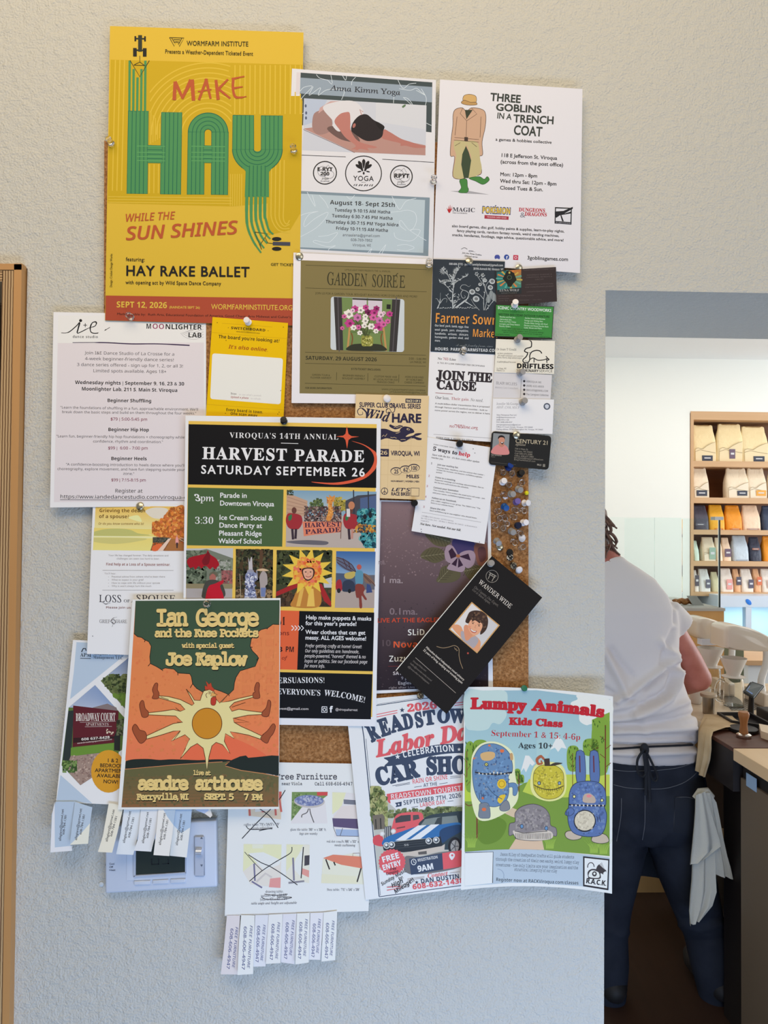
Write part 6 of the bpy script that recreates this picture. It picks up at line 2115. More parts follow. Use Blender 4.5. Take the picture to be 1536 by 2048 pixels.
p.K(130, 1570, 1430, 1845, 420, 12, [(100, 94, 64), (90, 86, 58), (112, 92, 62)], 61)
for k in range(9):
 p.L([(120 - 2 * k, 1600 + 28 * k), (800 + 60 * k, 1590 + 28 * k)], 7, (104, 90, 60))
DKG = (34, 42, 40)
p.P(spl([(134, 1460), (200, 1445), (330, 1442), (420, 1450), (520, 1445), (640, 1448), (760, 1452), (900, 1445), (1000, 1448), (1050, 1460), (900, 1472), (600, 1490), (300, 1515), (128, 1526)], 4), DKG)
p.P([(985, 1498), (1040, 1450), (1110, 1420), (1160, 1412), (1180, 1432), (1260, 1425), (1380, 1412), (1444, 1415), (1442, 1586), (1300, 1560), (1120, 1535)], DKG)
p.L([(128, 1530), (600, 1488), (960, 1466)], 5, (190, 128, 90))
p.L([(985, 1502), (1120, 1540), (1300, 1566), (1440, 1592)], 5, (190, 128, 90))
p.part('picture_print')
CRM, OUT = (226, 204, 150), (96, 60, 34)
body = [(650, 845), (690, 890), (720, 940), (770, 942), (782, 900), (800, 862), (850, 850), (890, 870), (905, 930), (935, 965), (1015, 885), (950, 960), (1015, 950), (1100, 925), (1225, 898), (1235, 912), (1130, 940), (1060, 960), (1020, 1000), (1040, 1035), (1100, 1018), (1180, 1030), (1300, 1045), (1302, 1062), (1180, 1068), (1050, 1095), (1060, 1130), (1120, 1165), (1200, 1200), (1305, 1250), (1290, 1275), (1180, 1238), (1080, 1218), (1025, 1208), (1060, 1268), (985, 1225), (975, 1290), (1025, 1396), (960, 1320), (905, 1300), (870, 1330), (845, 1420), (828, 1535), (812, 1430), (795, 1350), (745, 1310), (690, 1340), (600, 1440), (640, 1360), (680, 1270), (640, 1235), (520, 1290), (600, 1200), (540, 1205), (430, 1240), (312, 1272), (304, 1248), (420, 1195), (540, 1140), (620, 1130), (560, 1075), (440, 1070), (328, 1065), (326, 1048), (440, 1035), (540, 1020), (600, 1035), (640, 1020), (600, 975), (540, 955), (480, 938), (412, 918), (416, 902), (500, 910), (600, 935), (650, 960), (700, 985), (718, 970), (680, 900)]
p.P(body, CRM)
p.L(body + body[:1], 6, OUT)
p.LL([[(600, 1036), (560, 1005)], [(1040, 1000), (1155, 960)], [(1060, 1095), (1190, 1128), (1060, 1132)], [(540, 1285), (600, 1205)], [(430, 912), (500, 936)], [(620, 1130), (570, 1128)]], 5, OUT)
p.outline([(828 + 127 * math.cos(k * .393), 1139 + 131 * math.sin(k * .393)) for k in range(16)], (188, 130, 40), 6, OUT, 4)
p.outline([(810, 850), (808, 815), (830, 825), (818, 775), (845, 805), (862, 790), (870, 825), (890, 845), (885, 868), (850, 852)], (176, 66, 46), 3, OUT, 2, False)
p.E(850, 876, 13, 14, OUT)
p.E(850, 876, 10, 11, CRM)
p.E(851, 877, 5, 6, OUT)
p.outline([(870, 870), (915, 895), (890, 908), (858, 905)], (206, 160, 96), 4, OUT, 2, False)
p.S([(830, 880), (818, 895), (828, 920)], 5, OUT)
p.outline([(880, 912), (905, 920), (902, 970), (885, 985), (862, 975), (862, 930)], (172, 58, 46), 4, OUT, 4)
SHO, SHD = (146, 78, 50), (90, 44, 34)
for q in ([(362, 850), (385, 798), (408, 800), (405, 850), (418, 880), (412, 925), (360, 925), (372, 890)],
          [(252, 980), (270, 944), (288, 952), (300, 1010), (328, 1040), (322, 1080), (278, 1085), (262, 1040)],
          [(190, 1190), (210, 1146), (232, 1160), (255, 1195), (300, 1210), (312, 1268), (265, 1310), (228, 1270)],
          [(1232, 850), (1250, 792), (1275, 800), (1272, 860), (1278, 920), (1225, 922), (1222, 880), (1240, 870)],
          [(1310, 1030), (1335, 1000), (1350, 940), (1372, 955), (1368, 1010), (1350, 1078), (1300, 1075), (1298, 1045)],
          [(1300, 1240), (1345, 1200), (1390, 1142), (1412, 1165), (1395, 1220), (1365, 1260), (1340, 1308), (1288, 1275)]):
 p.outline(q, SHO, 5, SHD, 3)
p.part('title_lettering')
CT, SHW = (224, 190, 128), (34, 36, 28)

def slab(t, x0, y0, x1, y1, cap, off):
 p.T(t, x0 + 3, y0 + 9, x1 + 3, y1 + 9, cap, 'm', SHW, off, -0.12)
 p.T(t, x0, y0, x1, y1, cap, 'm', CT, off, -0.12)

slab('Ian', 386, 305, 670, 303, 136, .035)
slab('George', 732, 305, 1275, 304, 136, .035)
slab('and  the  Knee  Pockets', 378, 400, 1272, 398, 62, .042)
slab('with  special  guest', 614, 492, 1062, 493, 36, .035)
slab('Joe  Kaplow', 474, 638, 1168, 640, 98, .05)
slab('live  at', 708, 1578, 862, 1580, 36, .035)
slab('aendre', 234, 1702, 672, 1702, 102, .05)
slab('arthouse', 722, 1702, 1305, 1704, 102, .05)
slab('Ferryville,  WI', 226, 1790, 676, 1788, 48, .042)
slab('SEPT.  5', 800, 1786, 1062, 1790, 48, .042)
slab('7  PM', 1136, 1790, 1302, 1792, 48, .042)

# clay class poster
p = Sheet('clay_class_poster', 'curled poster of lumpy clay creatures in a green meadow under red letters', 'poster', H(6.4), [(929, 1374), (1226, 1393), (1224, 1787.5), (922, 1780)], (224, 224, 230), bow=(6, 0, -11, 0), curl=lambda u, v: 0.008 * (2 * u - 0.9) ** 2 + 0.003 * v, cut=8)
p.V(910, 1360, 4.655)
p.part('background_print')
p.G([(95, 100), (760, 95), (760, 1000), (90, 900)], (140, 178, 200), (158, 196, 206), 6)
p.G([(760, 95), (1445, 180), (1440, 1000), (760, 1000)], (140, 178, 200), (168, 204, 208), 6)
p.B([(95, 110), (280, 100), (460, 100), (490, 180), (460, 260), (480, 330), (420, 410), (350, 400), (300, 460), (180, 470), (95, 420)], (176, 204, 212), 5)
p.B([(1150, 140), (1445, 185), (1445, 380), (1270, 410), (1220, 420), (1160, 380), (1150, 300), (1090, 260), (1080, 210), (1140, 180)], (222, 224, 226), 5)
p.P([(560, 900), (650, 700), (700, 720), (800, 830), (900, 640), (960, 520), (1060, 660), (1100, 760), (1100, 1000), (560, 1000)], (150, 190, 208))
p.P([(610, 860), (655, 702), (690, 705), (745, 775), (720, 800), (700, 780), (660, 860), (640, 820)], (218, 218, 224))
p.P([(885, 650), (955, 520), (1000, 560), (1040, 640), (990, 630), (960, 670), (930, 630)], (220, 220, 226))
p.P([(90, 1000), (300, 1040), (560, 1010), (640, 960), (760, 930), (1000, 900), (1440, 900), (1440, 1640), (800, 1580), (90, 1600)], (112, 146, 62))
p.P([(630, 1040), (690, 920), (740, 960), (1000, 880), (1440, 880), (1440, 1080), (800, 1100)], (176, 196, 82))
p.P([(90, 830), (180, 840), (180, 1130), (90, 1130)], (168, 196, 70))
p.B([(360, 1200), (450, 1170), (560, 1200), (620, 1240), (560, 1280), (460, 1240)], (196, 182, 160))
p.P([(590, 1440), (800, 1440), (830, 1580), (500, 1580)], (200, 180, 160))
p.P([(500, 1040), (560, 1040), (590, 1100), (480, 1110)], (206, 190, 176))
p.B([(240, 1290), (380, 1270), (480, 1340), (420, 1480), (280, 1530), (200, 1440)], (96, 130, 48))
rn = random.Random(7)

def tree(x0, y0, x1, y1, tx, ty0, ty1, w):
 p.lv(44)
 p.B([(x0, (y0 + y1) / 2), (x0 + .1 * (x1 - x0), y0 + .1 * (y1 - y0)), ((x0 + x1) / 2, y0), (x1 - .1 * (x1 - x0), y0 + .1 * (y1 - y0)), (x1, (y0 + y1) / 2), (x1 - .15 * (x1 - x0), y1), (x0 + .15 * (x1 - x0), y1)], (118, 156, 62), 4)
 p.LL([[(tx, ty0), (tx, ty1)]], w, (104, 60, 40))
 for i in range(4):
  y = y0 + (y1 - y0) * (0.35 + 0.16 * i)
  p.L([(tx, y + 40), (tx + (1 if i % 2 else -1) * (x1 - x0) * .3, y)], w * .5, (104, 60, 40))
 for i in range(14):
  x, y = rn.uniform(x0 + 10, x1 - 10), rn.uniform(y0 + 16, y1 - 16)
  p.lv(56 + i % 4).E(x, y, 5, 14, (60, 96, 34), rn.uniform(-.5, .5), 8)
 p.lv(60)

p.P([(1275, 370), (1440, 300), (1440, 800), (1275, 700)], (122, 160, 66))
tree(1270, 340, 1440, 860, 1400, 420, 1120, 12)
tree(1190, 545, 1340, 700, 1290, 640, 900, 8)
tree(1040, 610, 1160, 840, 1095, 680, 1160, 6)
tree(90, 570, 190, 1020, 110, 660, 900, 8)
tree(160, 555, 315, 800, 240, 620, 800, 8)
tree(550, 825, 612, 960, 592, 870, 1040, 6)
tree(590, 880, 645, 960, 600, 900, 1040, 4)
p.L([(205, 1120), (205, 1480)], 14, (110, 66, 44))
p.S([(95, 1150), (130, 1170), (190, 1150)], 8, (110, 66, 44))
for x0, y0 in ((150, 1560), (1290, 1610), (1380, 1620), (880, 1570)):
 for k in range(9):
  p.lv(70 + k).S([(x0 + 8 * k - 30, y0), (x0 + 10 * k - 36, y0 - 60), (x0 + 22 * k - 90, y0 - 120 - 10 * (k % 3))], [6, 5, 1], (150, 186, 82))
p.lv(80)
for pts in ([(150, 900), (160, 700), (250, 590), (400, 580), (540, 680), (560, 880), (590, 1080), (520, 1200), (340, 1300), (210, 1290), (150, 1100)],):
 p.B(pts, (214, 220, 190), 5)
p.part('blue_creature_print').lv(110)
BC, BD = (96, 132, 176), (62, 82, 112)
p.outline([(490, 965), (560, 960), (585, 1010), (570, 1070), (540, 1070), (535, 1000), (490, 1000)], BC, 4, BD, 4)
p.outline([(165, 800), (175, 720), (240, 620), (340, 592), (440, 620), (510, 690), (535, 790), (530, 860), (500, 880), (498, 960), (500, 1050), (470, 1130), (380, 1180), (270, 1160), (210, 1100), (175, 1000), (162, 880)], BC, 5, BD, 5)
p.outline([(235, 1150), (310, 1150), (328, 1270), (290, 1288), (222, 1276), (225, 1200)], (112, 124, 142), 4, BD, 4)
p.outline([(420, 1170), (470, 1120), (500, 1140), (510, 1200), (460, 1222), (420, 1210)], (120, 128, 140), 4, BD, 4)
p.K(170, 620, 530, 1150, 260, 10, [(110, 150, 196), (78, 104, 146), (126, 140, 160), (70, 96, 140)], 71, [(180, 720), (340, 600), (520, 720), (500, 1050), (380, 1170), (190, 1040)])
p.B([(238, 690), (300, 668), (365, 675), (368, 720), (320, 750), (255, 745)], (196, 166, 120))
p.B([(510, 690), (535, 685), (540, 740), (518, 745)], (180, 150, 110))
p.L([(185, 858), (260, 872), (400, 880), (530, 860)], 14, (50, 52, 60))
for k in range(9):
 x = 225 + 34 * k
 p.P([(x - 8, 862 + 8 * math.sin(k)), (x + 8, 864 + 8 * math.sin(k)), (x, 886)], (214, 212, 206))
p.E(292, 786, 18, 18, (50, 52, 56))
p.E(292, 786, 12, 12, (220, 210, 120))
p.E(292, 786, 5, 5, (30, 30, 30))
for x, y, r in ((438, 660, 20), (320, 610, 12), (270, 1205, 20), (258, 1100, 14), (178, 730, 10)):
 p.E(x, y, r, r * .8, (206, 110, 70))
p.E(435, 968, 42, 46, (222, 184, 56))
p.O(435, 968, 26, 28, 6, (170, 130, 36))
p.B([(395, 1120), (420, 1075), (470, 1070), (450, 1120), (420, 1150)], (222, 184, 56))
p.S([(300, 990), (360, 1060), (440, 1110)], 6, BD)
p.LL([[(225, 1050), (232, 1110)], [(245, 1050), (252, 1110)], [(265, 1055), (270, 1110)]], 5, BD)
p.part('yellow_creature_print').lv(110)
p.B([(700, 960), (740, 800), (860, 760), (1000, 800), (1040, 940), (1010, 1080), (880, 1130), (740, 1080)], (214, 216, 150), 5)
p.outline([(728, 930), (740, 850), (790, 800), (870, 790), (950, 805), (1005, 860), (1014, 950), (1010, 1030), (960, 1090), (870, 1110), (790, 1085), (740, 1020)], (186, 180, 62), 5, (104, 100, 40), 5)
p.K(735, 800, 1010, 1105, 240, 10, [(206, 200, 90), (164, 156, 50), (196, 190, 76), (150, 146, 60)], 72, [(740, 850), (870, 795), (1000, 860), (1010, 1000), (870, 1105), (745, 1010)])
p.S([(735, 975), (780, 1000), (860, 1020), (940, 1015), (1010, 985)], 8, (74, 70, 36))
for k in range(13):
 x = 745 + 20 * k
 p.L([(x, 985 + 28 * math.sin(k * .24)), (x + 6, 1015 + 24 * math.sin(k * .24))], 4, (80, 76, 40))
p.S([(830, 740), (800, 712), (765, 740), (775, 780), (810, 775), (800, 750)], [20, 26, 26, 22, 18, 12], (160, 92, 66))
p.P([(835, 800), (828, 735), (880, 730), (885, 800)], (66, 52, 48))
p.B([(880, 795), (930, 770), (1000, 775), (950, 792), (900, 800)], (62, 56, 52))
for x in (783, 972):
 p.E(x, 960, 16, 18, (60, 70, 80))
 p.E(x, 960, 10, 12, (130, 160, 190))
p.part('grey_creature_print').lv(110)
p.outline([(500, 1420), (510, 1340), (560, 1320), (560, 1240), (620, 1180), (730, 1155), (830, 1190), (880, 1260), (890, 1350), (940, 1380), (945, 1450), (900, 1450), (890, 1480), (730, 1496), (580, 1480), (545, 1440), (510, 1450)], (128, 126, 134), 5, (76, 74, 82), 5)
p.K(565, 1170, 880, 1400, 180, 12, [(142, 140, 148), (112, 110, 118), (150, 148, 152)], 73, [(570, 1240), (730, 1165), (870, 1260), (880, 1390), (570, 1400)])
p.B([(545, 1400), (640, 1420), (740, 1410), (860, 1400), (910, 1430), (890, 1480), (740, 1494), (590, 1480), (550, 1440)], (196, 192, 188), 4)
for k in range(26):
 x = 565 + 13 * k
 p.L([(x, 1425), (x + 4 * math.sin(k), 1480)], 4, (60, 58, 60))
p.L([(555, 1405), (640, 1425), (740, 1416), (860, 1408)], 6, (70, 68, 74))
for x, y in ((622, 1362), (850, 1380)):
 p.E(x, y, 17, 22, (60, 66, 84))
 p.E(x, y, 12, 16, (96, 140, 190))
p.part('rabbit_creature_print').lv(110)
RB, RK = (84, 110, 166), (48, 60, 92)
for x in (1168, 1298):
 p.outline([(x - 42, 700), (x - 20, 658), (x + 16, 660), (x + 40, 710), (x + 44, 945), (x - 34, 945)], RB, 5, RK, 4)
 p.LL([[(x - 8, 705), (x - 4, 860)]], 12, (96, 50, 66))
p.outline([(1025, 1430), (1060, 1405), (1160, 1410), (1175, 1470), (1100, 1490), (1040, 1470)], (180, 172, 162), 5, (60, 56, 56), 4)
p.outline([(1270, 1480), (1310, 1430), (1400, 1440), (1434, 1500), (1370, 1522), (1290, 1510)], (180, 172, 162), 5, (60, 56, 56), 4)
p.outline([(1060, 1160), (1065, 1060), (1100, 980), (1180, 945), (1320, 950), (1395, 1020), (1405, 1150), (1390, 1180), (1412, 1260), (1395, 1380), (1340, 1450), (1200, 1455), (1100, 1420), (1058, 1340), (1050, 1240)], RB, 6, RK, 5)
p.K(1060, 960, 1400, 1440, 220, 13, [(96, 126, 186), (70, 92, 142), (104, 130, 176)], 74, [(1075, 1050), (1180, 955), (1320, 960), (1395, 1100), (1395, 1370), (1200, 1445), (1065, 1300)])
p.outline([(1025, 1250), (1050, 1200), (1090, 1190), (1110, 1230), (1070, 1265)], RB, 5, RK, 4)
p.E(1208, 1312, 104, 104, (44, 48, 62))
p.E(1208, 1310, 94, 92, (196, 194, 180))
p.K(1130, 1230, 1290, 1390, 60, 10, [(180, 176, 162), (206, 204, 192)], 75)
p.B([(1190, 1130), (1200, 1070), (1250, 1055), (1300, 1090), (1305, 1140), (1240, 1145)], (176, 164, 156))
p.B([(1222, 1080), (1245, 1065), (1272, 1080), (1245, 1095)], (210, 130, 140))
p.S([(1062, 1160), (1150, 1165), (1250, 1170), (1400, 1172)], 12, (40, 42, 54))
for k in range(9):
 x = 1090 + 36 * k
 p.P([(x - 9, 1160), (x + 9, 1162), (x, 1182)], (214, 210, 204))
for x, y in ((1110, 1085), (1368, 1120)):
 p.E(x, y, 16, 18, (40, 44, 56))
 p.E(x, y, 10, 12, (220, 216, 160))
p.LL([[(1320, 1270), (1332, 1320)], [(1345, 1265), (1355, 1320)], [(1040, 1225), (1042, 1262)], [(1056, 1225), (1058, 1262)]], 6, RK)
p.part('title_lettering').lv(110)
RE = (178, 36, 50)
p.T('Lumpy', 145, 266, 660, 286, 96, 'B', RE, 0.05, 0, 6)
p.T('Animals', 720, 280, 1388, 346, 96, 'B', RE, 0.05, 0, 8)
p.T('Kids', 503, 414, 718, 420, 62, 'B', RE, 0.045)
p.T('Class', 750, 424, 1002, 438, 62, 'B', RE, 0.045)
p.T('September 1 & 15: 4-6p', 333, 520, 1168, 560, 54, 'B', RE, -0.012, 0, 4)
p.T('Ages 10+', 590, 632, 912, 640, 50, 'B', (44, 50, 56), 0)
p.part('footer_print').lv(110)
p.P(spl([(92, 1600), (380, 1580), (700, 1578), (1000, 1600), (1440, 1655)], 5) + [(1435, 1955), (1180, 1920), (760, 1890), (500, 1888), (90, 1920)], (168, 188, 210))
p.P([(92, 1605), (355, 1598), (352, 1890), (90, 1918)], (224, 224, 230))
p.L([(95, 1608), (355, 1600), (350, 1890)], 6, K0)
p.part('notice_lettering')
FT = (82, 94, 112)
p.TT([('Jason Kiley of OneEyedCat Crafts will guide students', 420, 1635, 1110, 1662), ('through the creation of their own wacky, weird, lumpy clay', 378, 1680, 1155, 1712), ('creatures - the only limits are your imagination and the', 380, 1732, 1146, 1762), ('structural integrity of our clay', 552, 1776, 950, 1792)], 26, 'm', FT, 0.01)
p.T('Register now at RACKViroqua.com/classes', 380, 1872, 1150, 1906, 32, 'b', (40, 50, 60), -0.01)
p.O(395, 1820, 60, 60, 5, (130, 150, 180), -90, 20)
p.part('emblem_print')
p.P([(1192, 1640), (1438, 1668), (1428, 1958), (1192, 1920)], (44, 40, 44))
p.P([(1206, 1656), (1426, 1680), (1416, 1940), (1206, 1906)], (226, 226, 230))
p.B([(1240, 1840), (1235, 1790), (1270, 1760), (1330, 1765), (1375, 1790), (1380, 1810), (1355, 1800), (1350, 1850), (1240, 1850)], (60, 56, 60))
p.B([(1252, 1835), (1250, 1795), (1280, 1772), (1335, 1790), (1340, 1840)], (222, 222, 226))
p.E(1298, 1805, 22, 24, (60, 56, 60))
p.E(1298, 1803, 10, 11, (222, 222, 226))
p.O(1265, 1740, 30, 40, 8, (60, 56, 60), 170, 360)
for k in range(11):
 p.S([(1315 + 5 * k, 1780 + 2 * k), (1330 + 7 * k, 1735 + 4 * k), (1368 + 4 * k, 1700 + 9 * k)], [12, 11, 3], (60, 56, 60))
p.T('R.A.C.K.', 1216, 1890, 1408, 1916, 46, 'b', (40, 36, 40), 0.02)

# travel brochure, pinned askew
p = Sheet('travel_brochure', 'black folded travel brochure pinned askew with a gold-framed smiling portrait', 'brochure', H(9.2), [(984, 1112), (1084.5, 1195), (893, 1428), (792, 1340)], (28, 26, 26), curl=lambda u, v: 0.011 * v * v, cut=10, thick=.0016, part='cover')
p.V(740, 990, 4.267)
p.part('fold_print', 'white folded edge')
p.L([(1038, 518), (998, 565), (222, 1497)], [4, 6, 7], (222, 214, 210))
p.part('emblem_print')
p.O(1042, 694, 52, 52, 4, (140, 136, 130))
for a, b_, w in (((1018, 660), (1078, 694), 7), ((1016, 676), (1068, 706), 5), ((1030, 668), (1008, 716), 6), ((1066, 690), (1040, 736), 6), ((1046, 676), (1040, 690), 4)):
 p.L([a, b_], w, (150, 146, 138))
p.part('title_lettering').T('WANDER WIDE', 925, 752, 1198, 972, 38, 'B', (200, 196, 192), -0.018)
p.part('notice_lettering')
p.TT([('One Country, One Expert,', 886, 790, 1090, 955), ('Get to Know Japan.', 870, 812, 1022, 934)], 22, 'I', (112, 108, 106))
p.T('Milwaukee-based independent travel advisory', 474, 1304, 798, 1586, 18, 's', (190, 186, 182), 0.016)
p.T('22 years of living, studying and traveling Japan', 452, 1326, 784, 1612, 18, 's', (190, 186, 182), 0.016)
p.L([(388, 1388), (732, 1690)], 4, (150, 146, 142))
p.TT([('WanderWide.com', 362, 1420, 476, 1508), ('hello@wanderwide.travel', 340, 1440, 522, 1592), ('@wanderwidejapan', 320, 1466, 502, 1616)], 15, 's', (104, 100, 98), 0.008)
p.S([(568, 1292), (620, 1305), (670, 1298), (722, 1285), (758, 1312), (760, 1370), (772, 1430), (792, 1482)], 4.5, (150, 130, 104))
p.S([(720, 1300), (728, 1318), (735, 1312), (740, 1330), (750, 1322)], 3.5, (150, 130, 104))
p.E(836, 1350, 8, 8, (170, 76, 66))
p.part('picture_print')
p.P([(868, 912), (1108, 1112), (914, 1352), (672, 1146)], (190, 150, 98))
p.P([(870, 926), (1094, 1113), (913, 1338), (686, 1146)], (190, 192, 198))
p.P([(870, 926), (980, 1018), (800, 1240), (686, 1146)], (206, 206, 210))
p.B([(700, 1130), (735, 1105), (775, 1120), (800, 1165), (850, 1180), (905, 1205), (945, 1260), (915, 1335), (820, 1262)], (206, 150, 116))
p.B([(775, 1170), (800, 1165), (850, 1215), (900, 1205), (925, 1245), (885, 1305), (850, 1285), (786, 1232)], (160, 156, 166))
p.B([(800, 1130), (830, 1110), (880, 1170), (850, 1230), (815, 1235)], (202, 140, 112))
HR = (64, 48, 42)
p.B([(828, 1040), (850, 1000), (895, 985), (950, 992), (990, 1020), (1008, 1070), (1000, 1130), (975, 1170), (940, 1190), (945, 1130), (900, 1090), (860, 1100), (815, 1085)], HR, 5)
p.K(820, 985, 1010, 1190, 110, 10, [(84, 64, 54), (50, 38, 34), (104, 80, 64)], 80, [(830, 1040), (895, 985), (990, 1020), (1008, 1080), (965, 1175), (950, 1120), (900, 1080), (830, 1090)])
p.B([(845, 1090), (870, 1062), (920, 1070), (958, 1105), (950, 1150), (920, 1190), (880, 1195), (848, 1160), (836, 1120)], (214, 160, 130))
p.S([(870, 1072), (900, 1062), (940, 1090)], 16, HR)
for x, y in ((878, 1096), (930, 1116)):
 p.E(x, y, 8, 4, (50, 36, 34), .3, 8)
 p.L([(x - 12, y - 14), (x + 12, y - 8)], 4, HR)
p.L([(905, 1108), (894, 1132), (906, 1136)], 4, (180, 120, 96))
p.B([(852, 1136), (880, 1156), (912, 1160), (896, 1178), (866, 1168)], (170, 84, 80))
p.B([(858, 1142), (882, 1158), (906, 1162), (892, 1170), (868, 1160)], (228, 222, 218))
p.E(850, 1125, 12, 9, (216, 140, 116))
build_sheets()

# --- thermostat on the wall below the board
def px_slab(q, h0, h1, mb=None):
 mb = mb or MB()
 a = [W(*p, 0) for p in q]
 return mb.hexa([p + V3((0, -h0, 0)) for p in a], [p + V3((0, -h1, 0)) for p in a])

def rr(x, y):
 return (190 + x / 5.689, 1580 + y / 5.689)

def rq(*pts):
 return [rr(*p) for p in pts]

TP = mat('thermostat_plastic', (196, 204, 216), 0.4)
TG = mat('thermostat_grey', (176, 184, 198), 0.4)
TD = mat('thermostat_screen', (48, 56, 52), 0.2)
TI = mat('thermostat_ink', (92, 100, 116), 0.6)
th = thing('thermostat', W(*rr(780, 720)), 'pale grey wall thermostat half covered by the paper strips of the apartment flyer', 'thermostat')

def bev(q, h0, h1, name, m, b=0.0015):
 mb = px_slab(q, h0, h1)
 bmesh.ops.bevel(mb.bm, geom=[e for e in mb.bm.edges], offset=b, segments=3, profile=0.6, affect='EDGES', clamp_overlap=True)
 return mb.obj(name, m, th, 35)

bev(rq((150, 1128), (1412, 1056), (1400, 302), (150, 372)), 0.0005, 0.0125, 'body', TP, .003)
o = px_slab(rq((395, 980), (1062, 945), (1060, 520), (398, 520)), 0.012, 0.0132).obj('face_panel', TP, th)
f = MB()
for q in (rq((478, 935), (1066, 893), (1062, 878), (480, 918)), rq((478, 935), (500, 912), (502, 520), (478, 520)), rq((1054, 880), (1066, 893), (1066, 520), (1054, 520))):
 px_slab(q, 0.0128, 0.0150, f)
f.obj('screen_bezel', TG, th)
px_slab(rq((500, 912), (1054, 878), (1054, 520), (500, 520)), 0.0126, 0.0136).obj('screen', TD, th)
dg_ = MB()
for q in (rq((680, 800), (760, 796), (760, 786), (680, 790)), rq((672, 800), (684, 800), (684, 730), (672, 730)), rq((750, 796), (762, 796), (762, 730), (750, 730)), rq((795, 796), (872, 790), (872, 780), (795, 786)), rq((858, 790), (872, 790), (872, 730), (858, 730))):
 px_slab(q, 0.0134, 0.0138, dg_)
dg_.obj('digit_print', mat('lcd_dark', (14, 18, 18), 0.4), th)
for q in (rq((480, 1025), (665, 1018), (665, 975), (482, 982)), rq((690, 1016), (865, 1006), (866, 962), (690, 972)), rq((890, 1005), (1058, 996), (1058, 955), (890, 962))):
 bev(q, 0.012, 0.0145, 'button', TP, .0008)
mb = px_slab(rq((1155, 930), (1275, 930), (1272, 470), (1152, 475)), 0.012, 0.0150)
bmesh.ops.bevel(mb.bm, geom=list(mb.bm.edges), offset=.0015, segments=3, affect='EDGES', clamp_overlap=True)
rk = mb.obj('rocker_panel', TG, th, 35)
MB().tube([W(*rr(1150, 704), 0.0165), W(*rr(1215, 704), 0.0165)], [0.0045, 0.0045], 14).obj('lever', mat('lever_metal', (210, 216, 226), 0.25, 0.6), th, 40)
f = MB()
for q in ([(1197, 556), (1228, 556), (1212, 530)], [(1197, 848), (1228, 848), (1213, 876)]):
 q = q + [q[-1]]
 a = [W(*rr(*k), 0.0152) for k in q[:3]]
 v = [f.bm.verts.new(k) for k in a]
 f.bm.faces.new(v)
f.obj('arrow_print', TI, th)
TH_TXT = [('Cool', 162, 852, 222, 850), ('Off', 162, 888, 205, 886), ('Heat', 162, 922, 232, 920), ('Set Time', 514, 960, 628, 954), ('Hold', 744, 954, 804, 950), ('Run', 948, 938, 1000, 936)]
make_glyphs({('s', c, 0.012) for t_ in TH_TXT for c in t_[0]})
vs, fs = [], []
for txt, x0, y0, x1, y1 in TH_TXT:
 adv = [GL[('s', c, 0.012)][2] for c in txt]
 kx = (x1 - x0) / sum(adv)
 cur = 0
 for c, ad in zip(txt, adv):
  gv, gf = GL[('s', c, 0.012)][:2]
  b0 = len(vs)
  for gx, gy in gv:
   X = (cur + gx) * kx
   vs.append(W(*rr(x0 + X, y0 + (y1 - y0) * X / (x1 - x0) - gy * 20 / GL[('s', None)]), 0.0128 if x0 < 300 else 0.0134))
  fs += [tuple(i + b0 for i in q) for q in gf]
  cur += ad
me = bpy.data.meshes.new('lettering')
me.from_pydata(vs, [], fs)
me.materials.append(TI)
link('lettering', me, th)
MB().tube([W(*rr(150, 845), 0.006), W(*rr(122, 848), 0.006)], 0.002, 8).obj('switch', mat('switch_black', (40, 40, 42), 0.5), th)

# chipped wall plug left in the paint
o = MB().lathe([(0.001, -0.001), (0.003, 0.0), (0.0035, 0.001), (0.0015, 0.002)], W(203, 1768), (0, -1, 0), 9).obj('wall_plug', mat('filler', (206, 214, 216), .7), None, 40)
tag(o, 'small lump of white filler in the wall beside the thermostat', 'filler')

# --- pins
PIN_M = {
 'clear': mat('pin_clear', (.98, .96, .93, 1), 0.06, trans=1.0, ior=1.42),
 'white': mat('pin_white', (226, 222, 220), 0.3),
 'grey': mat('pin_grey', (150, 146, 140), 0.35),
 'silver': mat('pin_silver', (196, 186, 160), 0.3, 1.0),
 'blue': mat('pin_blue', (30, 84, 150), 0.3),
 'navy': mat('pin_navy', (26, 32, 56), 0.3),
 'royal': mat('pin_royal', (22, 56, 130), 0.3),
 'black': mat('pin_black', (22, 22, 22), 0.35),
 'purple': mat('pin_purple', (112, 96, 160), 0.3),
 'green': mat('pin_green', (26, 110, 84), 0.3),
 'yellow': mat('pin_yellow', (226, 214, 20), 0.35),
}
for nm, ca, cb in (('spot', (40, 38, 34), (206, 200, 184)), ('flower', (54, 50, 42), (150, 140, 116))):
 m = mat('pin_' + nm, ca, 0.4)
 nt = m.node_tree
 tc = nt.nodes.new('ShaderNodeTexCoord')
 vo = nt.nodes.new('ShaderNodeTexVoronoi')
 vo.inputs['Scale'].default_value = 420
 rp = nt.nodes.new('ShaderNodeValToRGB')
 rp.color_ramp.interpolation = 'CONSTANT'
 rp.color_ramp.elements[0].color = C(*cb)
 rp.color_ramp.elements[1].color = C(*ca)
 rp.color_ramp.elements[1].position = 0.46
 nt.links.new(tc.outputs['Object'], vo.inputs['Vector'])
 nt.links.new(vo.outputs['Distance'], rp.inputs['Fac'])
 nt.links.new(rp.outputs['Color'], nt.nodes['Principled BSDF'].inputs['Base Color'])
 PIN_M[nm] = m
NEEDLE = mat('pin_steel', (190, 190, 190), 0.25, 1.0)
